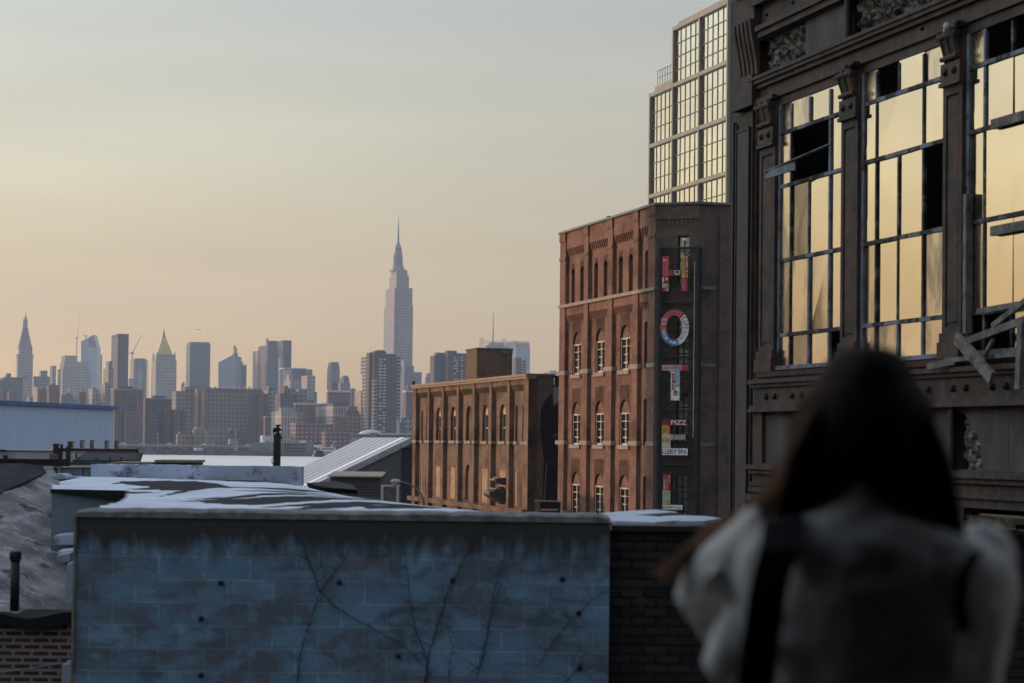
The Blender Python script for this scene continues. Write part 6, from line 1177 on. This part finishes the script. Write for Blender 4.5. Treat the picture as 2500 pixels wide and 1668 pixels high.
# black mast
X0 = at(676, 1135, 33).x; r = thing('black_mast', 'black hydraulic mast with hoses standing behind the parapet', 'mast', (X0, 33, 8.25)); zz = lambda y: at(676, y, 33).z; xx = lambda px: at(px, 1090, 33).x
wfm = Fr((0, 33), D=(1, 0))
mb = MB(); mb.hexa([wfm.p(x, o, z) for z, a_, b_ in ((8.25, xx(667), xx(683.5)), (zz(1070), xx(669), xx(685))) for x, o in ((a_, -.06), (b_, -.06), (b_, .06), (a_, .06))]); mb.hexa([wfm.p(x, o, z) for z, a_, b_ in ((zz(1070), xx(668), xx(685)), (zz(1057), xx(673), xx(684.5))) for x, o in ((a_, -.06), (b_, -.06), (b_, .06), (a_, .06))]); obj('column', mb, mt['steel_mast'], r)
mb = MB(); mb.box(wfm, xx(671), xx(673), .061, .08, zz(1130), zz(1075)); mb.box(wfm, xx(679), xx(681), .061, .075, zz(1130), zz(1062)); mb.box(wfm, xx(674), xx(676.5), .061, .07, zz(1100), zz(1080)); obj('guide_rail', mb, M('blue_steel', (.05, .07, .11), None, 5, .4), r)
mb = MB(); mb.box(wfm, xx(675), xx(681), -.04, .05, zz(1058), zz(1041)); mb.box(wfm, xx(673.5), xx(684.5), -.05, .06, zz(1040.8), zz(1037)); mb.ball(wfm.p(xx(671), 0, zz(1050)), .045, 8); mb.box(wfm, xx(668), xx(678), -.03, .03, zz(1054), zz(1046)); mb.ball(wfm.p(xx(682), .03, zz(1049)), .03, 8); obj('head', mb, mt['steel_mast'], r)
mb = MB(); q = wfm.p(xx(684), .06, zz(1068)); mb.tube([q + Vector((0, .05, 0)), q + Vector((0, -.04, 0))], .035, 16); o_ = obj('pulley', mb, M('pale_disc', (.4, .42, .44), None, 3, .5), r); mb = MB(); mb.tube([q + Vector((0, -.041, 0)), q + Vector((0, -.05, 0))], .012, 10); obj('hub', mb, mt['steel_black'], o_)
mb = MB(); P_ = [(671, 1046), (666, 1053), (667, 1062), (669, 1072)]; mb.tube([wfm.p(xx(a_), .03, zz(b_)) for a_, b_ in P_], .009, 6); mb.tube([wfm.p(xx(a_), .03, zz(b_)) for a_, b_ in ((668, 1115), (664, 1122), (664, 1130), (668, 1135))], .008, 6); obj('hose', mb, mt['steel_black'], r, True)

# dark brick wall right of the block wall, and its torn foil roof
r = thing('dark_brick_wall', 'soot black brick wall between block wall and the woman', 'wall', (2, 16.95, 0)); mb = MB(); mb.box(WF, .885, 7.4, -17.2, -16.95, 0, 8.72); obj('brickwork', mb, mt['brick_blackened'], r)
mb = MB()
for k in range(9): x = .9 + k * .72; mb.box(WF, x, x + .7, -17.24, -16.9, 8.721, 8.765 + random.uniform(-.01, .012)); 
obj('coping', mb, mt['iron_dark'], r)
r = thing('foil_roof', 'crumpled pale foil sheets over the low roof behind the dark brick wall', 'roof', (1.6, 19, 8.6))
fo1 = M('pale_foil', (.50, .54, .62), (.40, .44, .52), 2, .5, .1, bmp=.02)
def sheet(nm, px, Y0_, Y1_, m_, par, th=.03):
    mb = MB(); ys = [p[1] for p in px]; lo, hi = max(ys), min(ys); mb.prism([at(a_, b_, Y0_ + (Y1_ - Y0_) * (lo - b_) / (lo - hi)) for a_, b_ in px], (0, 0, -th)); return obj(nm, mb, m_, par)
mb = MB(); mb.box(WF, .9, 5.5, -21.2, -17.25, 0, 8.58); obj('slab', mb, plm, r)
sheet('foil_sheet', [(1480, 1259), (1500, 1272), (1600, 1275), (1660, 1270), (1640, 1263), (1560, 1258)], 17.3, 18.2, fo1, r); sheet('foil_sheet', [(1466, 1253), (1530, 1262), (1600, 1257), (1655, 1250), (1600, 1244), (1540, 1247)], 18.2, 19.6, fo1, r)
sheet('foil_sheet', [(1590, 1264), (1650, 1273), (1720, 1272), (1762, 1265), (1720, 1260), (1640, 1257)], 17.5, 18.6, fo1, r); sheet('dark_gap', [(1520, 1264), (1660, 1256), (1640, 1251), (1560, 1257)], 18.1, 18.8, mt['black_paint'], r, .01)

# left: slumped tar roof over whitewashed brick
r = thing('slumped_tar_roof', 'slumped grey tar roof falling toward the left foreground', 'roof', (-7, 24, 7))
mb = MB(); nx, ny = 60, 90; g = {}
for j in range(ny + 1):
    t_ = j / ny; Y_ = 22 + 5.2 * t_; zc = 7.47 + 1.60 * t_ ** .92; pr = 185 - 52 * t_ + 5 * math.sin(t_ * 9) + 4 * math.sin(t_ * 31); xr_ = (pr - 1250) / F * Y_; xl_ = -9.2
    for i in range(nx + 1):
        u = i / nx; x = xl_ + (xr_ - xl_) * u; z = zc + .05 * (1 - .8 * t_) * math.sin(x * 3 + Y_ * 1.2) * math.sin(Y_ * 1.7 + x) + .015 * math.sin(x * 11 - Y_ * 5) + .02 * math.sin(x * 5.5 - Y_ * 3.1) + random.uniform(-.01, .01) - .18 * max(0, u - .82) / .18 * (1 - t_); z += .14 * (1 - .85 * t_) * math.exp(-((u - .62 + .25 * t_) / .07) ** 2) - .25 * (t_ > .9) * (u < .6) * 0
        g[i, j] = len(mb.v); mb.v.append(Vector((x, Y_, z)))
for j in range(ny):
    for i in range(nx): mb.f.append((g[i, j], g[i + 1, j], g[i + 1, j + 1], g[i, j + 1])); mb.m.append(0)
m, N, L, b = newmat('torn_tar'); tc = N.new('ShaderNodeTexCoord'); v = tc.outputs['Object']; rm = N.new('ShaderNodeMapping'); rm.inputs['Rotation'].default_value = (0, 0, R_(32)); L.new(v, rm.inputs[0]); v2 = rm.outputs[0]
c = mixrgb(N, L, noise(N, L, v2, 1.6, 9, .42, .6, .65, stretch=(.5, 1.6, 1)), (.27, .25, .245), (.10, .09, .09)); c = mixrgb(N, L, noise(N, L, v2, 6, 8, .55, .62, .7, stretch=(.35, 2, 1)), c, (.42, .40, .39)); c = mixrgb(N, L, noise(N, L, v2, 2.2, 6, .58, .62, .6, stretch=(.6, 1.4, 1)), c, (.03, .028, .028)); L.new(c, b.inputs['Base Color']); b.inputs['Roughness'].default_value = .75; bump(N, L, b, noise(N, L, v2, 7, 8, .2, .8, .7, stretch=(.4, 1.8, 1)), .06)
obj('tar_sheet', mb, m, r, True, fix=False)
mb = MB(); mb.prism([at(x_, y_, Y_) + Vector((0, 0, .05)) for x_, y_, Y_ in ((-40, 1141, 27.1), (60, 1140, 27.1), (104, 1146, 27.0), (112, 1162, 26.8), (60, 1186, 26.3), (10, 1208, 25.9), (-40, 1240, 25.4))], (0, 0, -.06)); obj('felt_and_shade', mb, M('ridge_shade', (.03, .03, .03), (.015, .016, .017), 4, .9), r)  # dark sheet standing in for the shadowed top left of the slope
mb = MB(); n = 30
for k in range(n): x0 = -9.2 + 4.25 * k / n; x1 = -9.2 + 4.25 * (k + 1) / n; h0 = .04 * math.sin(k * .9); mb.hexa([(x0, 21.9, 7.32 + h0), (x1, 21.9, 7.32 + h0), (x1, 22.2, 7.32 + h0), (x0, 22.2, 7.32 + h0), (x0, 21.9, 7.46 + h0), (x1, 21.9, 7.46 + .04 * math.sin((k + 1) * .9)), (x1, 22.2, 7.5), (x0, 22.2, 7.5)])
obj('tar_edge', mb, mt['dark'], r)
mb = MB(); mb.box(WF, -9.2, -7.9, -30, -27.1, 7, 8.98); obj('roof_deck', mb, mt['iron_dark'], r)
mb = MB(); mb.box(WF, -9.1, -6.6, -27, -22.6, 0, 7.2); mb.v[1] = mb.v[1]; obj('body', mb, plm, r)
mb = MB(); mb.box(WF, -9.2, -4.98, -22.4, -22, 0, 7.33); obj('brickwork', mb, mt['brick_whitewash'], thing('whitewashed_brick_wall', 'flaking whitewashed brick wall at the bottom left', 'wall', (-7, 22, 0)))
xp = at(37, 1400, 21.2).x; r = thing('vent_pipe', 'black capped vent pipe in front of the slumped tar roof', 'pipe', (xp, 21.2, 7)); mb = MB(); mb.tube([(xp, 21.2, at(37, 1492, 21.2).z), (xp, 21.2, at(37, 1365, 21.2).z)], .05, 14); obj('stem', mb, mt['iron_dark'], r, True); mb = MB(); mb.lathe((xp, 21.2, 0), [(.05, at(37, 1372, 21.2).z), (.066, at(37, 1365, 21.2).z), (.066, at(37, 1350, 21.2).z), (.06, at(37, 1346, 21.2).z)], 14); obj('cap', mb, mt['iron_dark'], r, True)
mb = MB(); P_ = [at(x, y, 21.6) for x, y in ((-60, 1650), (0, 1642), (60, 1635), (110, 1626), (150, 1620), (182, 1617))]; mb.tube(P_, .012, 6); tag(obj('cable', mb, mt['coping']), 'grey cable strung across the whitewashed brick wall', 'cable')
# things in the narrow gap
r = thing('lower_white_roof', 'low white roof ledges in the gap left of the block wall', 'roof', (-5.4, 23, 6))
for k, (x0, x1, y0, y1, Y_, m_) in enumerate(((120, 200, 1292, 1302, 24, fo1), (132, 195, 1304, 1330, 23.6, M('scuffed_panel', (.42, .48, .60), None, 3, .7, c3=(.1, .12, .15), s3=4)), (140, 196, 1342, 1352, 23.2, fo1), (138, 170, 1352, 1372, 22.9, M('duct', (.30, .32, .34), None, 3, .5)), (160, 200, 1372, 1500, 22.7, M('white_side', (.34, .40, .50), None, 3, .7)), (150, 198, 1618, 1680, 21.5, M('white_low', (.3, .34, .38), None, 3, .7)))):
    a0 = at(x0, y1, Y_); a1 = at(x1, y0, Y_); mb = MB(); mb.hexa([(a0.x, Y_, a0.z), (a1.x, Y_, a0.z), (a1.x, Y_ + .25, a0.z), (a0.x, Y_ + .25, a0.z), (a0.x, Y_, a1.z - .03), (a1.x, Y_, a1.z), (a1.x, Y_ + .3, a1.z + .02), (a0.x, Y_ + .3, a1.z - .01)]); obj('ledge', mb, m_, r)

# ------------------------------------------------------------------ buildings beyond the left frame edge that shade the yard
r = thing('shading_building', 'large brick building left of the view that shades the foreground', 'building', (-55, 16, 0)); mb = MB(); mb.box(WF, -62, -47, -60, 60, 0, 22.5); obj('wall', mb, mt['brick_low'], r)
r = thing('shading_annex', 'tall annex left of the view that shades the brick corner', 'building', (-55, 110, 0)); mb = MB(); mb.box(WF, -60, -47, -117.3, -104, 0, 30); obj('wall', mb, mt['brick_low'], r)

r = thing('rear_blocker', 'unseen dark block added behind the viewpoint to shade the woman', 'building', (0, -9, 0)); mb = MB(); mb.box(WF, -5, 16, .8, 9, 0, 22); obj('wall', mb, mt['brick_blackened'], r)  # unseen block, added to keep light off the woman's back
mb = MB(); mb.box(WF, -1.62, 5.2, -3.1, .79, 11.4, 11.6); obj('canopy', mb, mt['iron_dark'], r); mb = MB(); mb.box(WF, -1.6, -1.48, -2.95, .79, 8.01, 11.39); obj('side_blocker', mb, mt['brick_blackened'], r); mb = MB(); mb.box(WF, 2.9, 3.02, -2.95, .79, 8.01, 11.39); obj('side_blocker', mb, mt['brick_blackened'], r)  # unseen roof slab and side screens added to darken the woman's back
# ------------------------------------------------------------------ woman with raised camera, seen from behind
mb = MB(); mb.box(WF, -7, 7, -4.6, 6, 7.55, 8.0); structure(obj('terrace', mb, M('terrace_felt', (.07, .07, .072), None, 2, .9)))
mb = MB(); mb.box(WF, -6.8, 6.8, -4.4, 5.8, 0, 7.54); structure(obj('terrace_base', mb, mt['brick_low']))
def cap_mesh(mb, chain, n=12):
    """chain of (point, radius[, flatten]) as a closed tapered tube with round ends"""
    pts = [Vector(p) for p, *_ in chain]; rs = [c[1] for c in chain]; mb.tube(pts, rs, n); mb.ball(pts[0], rs[0], n); mb.ball(pts[-1], rs[-1], n)
def loft(mb, rings, n=24):
    base = len(mb.v)
    for c, rx, ry in rings:
        for j in range(n): th = 2 * math.pi * j / n; sx_ = math.copysign(abs(math.cos(th)) ** .85, math.cos(th)); sy_ = math.copysign(abs(math.sin(th)) ** .85, math.sin(th)); mb.v.append(Vector(c) + Vector((rx * sx_, ry * sy_, 0)))
    for k in range(len(rings) - 1):
        for j in range(n): mb.f.append((base + k * n + j, base + k * n + (j + 1) % n, base + (k + 1) * n + (j + 1) % n, base + (k + 1) * n + j)); mb.m.append(0)
    mb.f.append(tuple(base + j for j in range(n))[::-1]); mb.f.append(tuple(base + (len(rings) - 1) * n + j for j in range(n))); mb.m += [0, 0]
def remesh(o, vox, sm=4):
    a_ = o.modifiers.new('r', 'REMESH'); a_.mode = 'VOXEL'; a_.voxel_size = vox; a_.use_smooth_shade = True
    s_ = o.modifiers.new('s', 'SMOOTH'); s_.factor = .5; s_.iterations = sm
PY = 3.2
def w(px, py, d=0): 
    q = at(px, py, PY); return Vector((q.x, PY + d, q.z))
X0 = w(2110, 1000).x; G = 8.0
PN = thing('person', 'woman from behind with long brown hair, pale sweater and black strap', 'person', (X0, PY, G))
skin = M('skin', (.42, .25, .18), (.36, .21, .15), 6, .55); sweater = M('knit_sweater', (.70, .67, .62), (.60, .57, .53), 30, .9, bmp=.004); jeans = M('denim', (.05, .07, .11), None, 30, .9); hairm = M('brown_hair', (.050, .026, .014), (.018, .010, .006), 22, .7, stretch=(3, 3, .2), bmp=.004, spec=.08); blk = M('black_webbing', (.012, .012, .013), None, 20, .8)
hd = w(2112, 1040); SL_ = w(1868, 1300, .0); SR_ = w(2385, 1345, .0); nk = w(2095, 1200)
mb = MB(); mb.ball(hd, .085, 20, (.92, 1.1, 1.32)); mb.ball(hd + Vector((0, .03, -.05)), .07, 16, (.85, 1.05, 1.1)); mb.ball(hd + Vector((0, .105, -.02)), .017, 8, (.8, 1.3, 1.5)); 
for s_ in (-1, 1): mb.ball(hd + Vector((s_ * .08, .01, -.015)), .022, 8, (.45, .8, 1.3)); mb.ball(hd + Vector((s_ * .03, .083, .012)), .014, 8)
mb.ball(hd + Vector((0, .093, -.065)), .02, 8, (1.3, .5, .45))
cap_mesh(mb, [(hd + Vector((0, .0, -.06)), .055), (nk, .06), (nk + Vector((0, -.01, -.1)), .08)])
hipz = G + .86; cxx = (SL_.x + SR_.x) / 2
loft(mb, [(Vector((cxx, PY, SL_.z + .02)), .13, .07), (Vector((cxx, PY, SL_.z - .06)), .17, .095), (Vector((cxx, PY, SL_.z - .25)), .145, .1), (Vector((cxx, PY, G + 1.02)), .12, .09), (Vector((cxx, PY, hipz)), .155, .105), (Vector((cxx, PY, hipz - .08)), .14, .1)])
EL = w(1738, 1478, .14); ER = w(2465, 1560, .18); HL = w(2070, 1170, .26); HR = w(2215, 1150, .30)
for S_, E_, H_ in ((SL_, EL, HL), (SR_, ER, HR)):
    cap_mesh(mb, [(S_ + Vector((0, 0, -.03)), .05), (E_, .037)]); cap_mesh(mb, [(E_, .037), (H_, .025)])
    sg = 1 if H_ is HL else -1
    mb.ball(H_ + Vector((sg * .015, .02, .04)), .038, 12, (.5, .9, 1.15))
    for k in range(4):                                   # fingers curled round the camera
        b0 = H_ + Vector((sg * .02, .035, .085 - .019 * k)); L_ = (.03, .034, .032, .025)[k]; cap_mesh(mb, [(b0, .0085), (b0 + Vector((sg * .012, L_, .002)), .008), (b0 + Vector((sg * (.012 + L_ * .8), L_ + .008, 0)), .0072), (b0 + Vector((sg * (.016 + L_ * 1.3), L_ - .008, 0)), .0065)], 8)
    t0 = H_ + Vector((sg * .0, .0, .035)); cap_mesh(mb, [(t0, .011), (t0 + Vector((sg * .03, -.004, .02)), .0095), (t0 + Vector((sg * .05, .006, .03)), .008)], 8)
for s_ in (-1, 1):
    hx = cxx + s_ * .085; cap_mesh(mb, [((hx, PY, hipz - .04), .085), ((hx + s_ * .01, PY + .01, G + .46), .052), ((hx + s_ * .015, PY - .01, G + .3), .052), ((hx + s_ * .015, PY, G + .09), .034)])
    cap_mesh(mb, [((hx + s_ * .015, PY - .02, G + .04), .036), ((hx + s_ * .03, PY + .16, G + .03), .028)])
bd = obj('body', mb, skin, PN, True); remesh(bd, .0065, 3)
# sweater: torso, wide raglan shoulders and loose sleeves
mb = MB()
def rg(py, xl_, xr_, ry, d=0): a_ = w(xl_, py); b_ = w(xr_, py); return (Vector(((a_.x + b_.x) / 2, PY + d, (a_.z + b_.z) / 2)), abs(b_.x - a_.x) / 2, ry)
loft(mb, [rg(1900, 1905, 2380, .115), rg(1668, 1830, 2440, .13), rg(1560, 1815, 2460, .135), rg(1450, 1800, 2470, .135), rg(1380, 1795, 2465, .13), rg(1320, 1815, 2420, .12), rg(1275, 1880, 2330, .105), rg(1235, 1960, 2240, .09), rg(1205, 2010, 2190, .075), rg(1185, 2035, 2165, .062)], 28)
q = w(2140, 2040); loft(mb, [(Vector((cxx, PY, G + .8)), .175, .12), (Vector((cxx, PY, G + .9)), .18, .125), (Vector((cxx, PY, G + 1.05)), .17, .115)])
cap_mesh(mb, [(w(1868, 1312, .02), .062), (w(1800, 1395, .06), .064), (EL + Vector((.008, .0, -.0)), .058), (EL + Vector((.03, .03, -.035)), .048)]); cap_mesh(mb, [(EL + Vector((.01, .02, 0)), .055), (EL.lerp(HL, .4), .044), (EL.lerp(HL, .86), .032)])
cap_mesh(mb, [(w(1785, 1620, .03), .045), (w(1800, 1560, .02), .045)])
cap_mesh(mb, [(w(2395, 1360, .02), .064), (w(2430, 1450, .08), .06), (ER, .056)]); cap_mesh(mb, [(ER, .056), (ER.lerp(HR, .4), .048), (ER.lerp(HR, .86), .036)])
for p_, q_ in ((w(1900, 1330, -.1), w(1990, 1480, -.12)), (w(2330, 1400, -.1), w(2270, 1600, -.12)), (w(1730, 1400, .0), w(1700, 1520, .02)), (w(1880, 1560, -.1), w(2050, 1640, -.12))): cap_mesh(mb, [(p_, .012), (q_, .014)])
cap_mesh(mb, [(w(2015, 1215, -.03), .028), (w(2085, 1192, -.05), .03), (w(2165, 1222, -.03), .028)])
o_ = obj('sweater', mb, sweater, PN, True); remesh(o_, .009, 5)
tx = bpy.data.textures.new('folds', 'CLOUDS'); tx.noise_scale = .11; tx.noise_depth = 2
d_ = o_.modifiers.new('folds', 'DISPLACE'); d_.texture = tx; d_.strength = .03; d_.mid_level = .5; d_.texture_coords = 'LOCAL'; s_ = o_.modifiers.new('s2', 'SMOOTH'); s_.iterations = 3
mb = MB(); loft(mb, [(Vector((cxx, PY, G + .74)), .165, .115), (Vector((cxx, PY, G + .9)), .165, .115)])
for s_ in (-1, 1): hx = cxx + s_ * .087; cap_mesh(mb, [((hx, PY, hipz - .05), .098), ((hx + s_ * .01, PY + .01, G + .46), .07), ((hx + s_ * .015, PY - .01, G + .1), .06)])
o_ = obj('jeans', mb, jeans, PN, True); remesh(o_, .012, 3)
for s_ in (-1, 1):
    hx = cxx + s_ * .1; mb = MB(); cap_mesh(mb, [((hx, PY - .03, G + .05), .045), ((hx + s_ * .01, PY + .07, G + .045), .042), ((hx + s_ * .016, PY + .16, G + .035), .034)]); o_ = obj('shoe', mb, blk, PN, True)
# hair: cap, left curtain, right curtain, loose strands
mb = MB(); mb.ball(hd + Vector((0, -.012, .004)), .094, 22, (1.10, 1.12, 1.16))
def lock(px, rr_, d0, d1, n=9): c_ = []; m_ = len(px); [c_.append((w(x, y, d0 + (d1 - d0) * k / (m_ - 1)), r__)) for k, ((x, y), r__) in enumerate(zip(px, rr_))]; cap_mesh(mb, c_, n)
lock([(2090, 930), (2045, 1010), (2020, 1080), (1990, 1150), (1960, 1215)], [.06, .055, .052, .045, .03], -.02, -.04)
lock([(2070, 930), (2020, 1030), (1980, 1110), (1940, 1190), (1895, 1245)], [.05, .046, .038, .03, .014], -.005, -.02)
lock([(2080, 940), (2040, 1050), (2010, 1130), (1975, 1225)], [.06, .06, .05, .02], .01, -.05)
lock([(2140, 930), (2180, 1020), (2200, 1100), (2230, 1190), (2270, 1270)], [.06, .056, .052, .045, .03], -.02, -.05)
lock([(2150, 930), (2205, 1020), (2240, 1110), (2275, 1200), (2315, 1290)], [.05, .046, .04, .036, .018], -.01, -.04)
lock([(2130, 950), (2160, 1060), (2190, 1150), (2230, 1240), (2270, 1315)], [.06, .055, .05, .04, .016], -.03, -.07)
lock([(2100, 960), (2095, 1060), (2110, 1130), (2140, 1175)], [.06, .06, .045, .02], -.045, -.06)
lock([(2110, 930), (2060, 1050), (2045, 1140)], [.06, .055, .035], -.04, -.05); lock([(2120, 930), (2130, 1060), (2160, 1160), (2200, 1200)], [.06, .06, .05, .03], -.04, -.06)
random.seed(11)
for k in range(16):
    x0 = 1880 + 130 * random.random(); y1 = 1215 + (1990 - x0) * .45 + random.uniform(0, 40); lock([(2010 + (x0 - 1945) * .4, 1020), (x0 + 38, 1130), (x0 - random.uniform(0, 25), y1)], [.022, .018, .004], -.03 - .04 * random.random(), -.06, 6)
    x0 = 2190 + 130 * random.random(); y1 = 1230 + (x0 - 2190) * .6 + random.uniform(0, 45); lock([(2205 + (x0 - 2250) * .3, 1020), (x0 - 38, 1140), (x0 + random.uniform(0, 25), y1)], [.022, .018, .004], -.04 - .04 * random.random(), -.08, 6)
hm = obj('hair', mb, hairm, PN, True); remesh(hm, .008, 4)
mb = MB(); random.seed(3)
def strand(px, d, jit, r_=.0014): mb.tube([w(x + random.gauss(0, jit), y + random.gauss(0, jit * .5), d + random.uniform(-.02, .02)) for x, y in px], r_, 4)
for k in range(190):
    s_ = random.random(); strand([(2075 - 50 * s_, 880 + 45 * s_), (2000 - 30 * s_, 955 + 30 * s_), (1962 - 14 * s_, 1060), (1922 - 14 * s_, 1160), (1885 - 50 * s_, 1235 + 30 * random.random())], -.03 + .06 * random.random(), 10)
for k in range(90):
    s_ = random.random(); strand([(2155 + 50 * s_, 882 + 40 * s_), (2235 + 20 * s_, 975), (2272 + 14 * s_, 1090), (2292 + 15 * s_, 1200), (2320 + 25 * s_, 1290 + 30 * random.random())], -.02, 8)
for k in range(80): strand([(1900, 1225), (1840, 1270), (1770, 1300), (1700, 1350), (1640, 1410)], .1, 17, .0011)
obj('loose_strands', mb, M('rim_lit_strands', (.42, .25, .14), (.24, .135, .075), 10, .7, spec=.05), hm)  # glow along the hair's rim, put into the strands' lighter brown
mb = MB()
def strip(px, wd, d, th=.004):
    P_ = [w(x, y, dd) for (x, y), dd in zip(px, d)]
    for k in range(len(P_) - 1):
        a_, b_ = P_[k], P_[k + 1]; s_ = Vector((1, 0, .12)) * wd / 2; mb.hexa([a_ - s_, a_ + s_, a_ + s_ + Vector((0, th, 0)), a_ - s_ + Vector((0, th, 0)), b_ - s_, b_ + s_, b_ + s_ + Vector((0, th, 0)), b_ - s_ + Vector((0, th, 0))])
strip([(1893, 1262), (1872, 1330), (1845, 1430), (1828, 1540), (1815, 1668), (1810, 1800)], .062, [-.095, -.135, -.15, -.155, -.155, -.15]); strip([(1893, 1262), (1910, 1250), (1915, 1262)], .06, [-.095, -.0, .11])
obj('bag_strap', mb, blk, PN)
mb = MB(); strip([(2340, 1335), (2300, 1390), (2290, 1460), (2300, 1520)], .022, [-.13, -.15, -.155, -.155]); obj('hanging_cord', mb, blk, PN)
# camera in her hands
cc = (HL + HR) / 2 + Vector((0, .05, .045)); r = thing('hand_camera', 'black camera held up before the woman\'s face', 'camera', cc); fc = Fr((cc.x, cc.y), D=(1, 0)); mb = MB(); mb.box(fc, -.068, .068, -.03, .03, cc.z - .045, cc.z + .04); mb.box(fc, -.02, .02, -.025, .025, cc.z + .041, cc.z + .06); obj('body', mb, blk, r)
mb = MB(); mb.lathe((0, 0, 0), [(.035, .031), (.036, .09), (.032, .095)], 20); mb.v = [Vector((cc.x + v.x, cc.y + v.z, cc.z + v.y)) for v in mb.v]; obj('lens', mb, blk, r, True)

# ------------------------------------------------------------------ haze
m = bpy.data.materials.new('haze'); m.use_nodes = True; N = m.node_tree.nodes; L = m.node_tree.links
for n in list(N): N.remove(n)
o_ = N.new('ShaderNodeOutputMaterial'); pv = N.new('ShaderNodeVolumePrincipled'); pv.inputs['Density'].default_value = .0001; pv.inputs['Color'].default_value = (.66, .80, 1, 1); pv.inputs['Anisotropy'].default_value = .1; L.new(pv.outputs[0], o_.inputs['Volume'])
mb = MB(); mb.box(WF, -6000, 6000, -6200, 3000, -4.2, 480); hz = obj('haze', mb, m); hz['kind'] = 'stuff'; hz['label'] = 'thin evening haze lying over river and city'; hz['category'] = 'haze'
for o in SC.objects:
    if o.get('category') == 'haze': pass
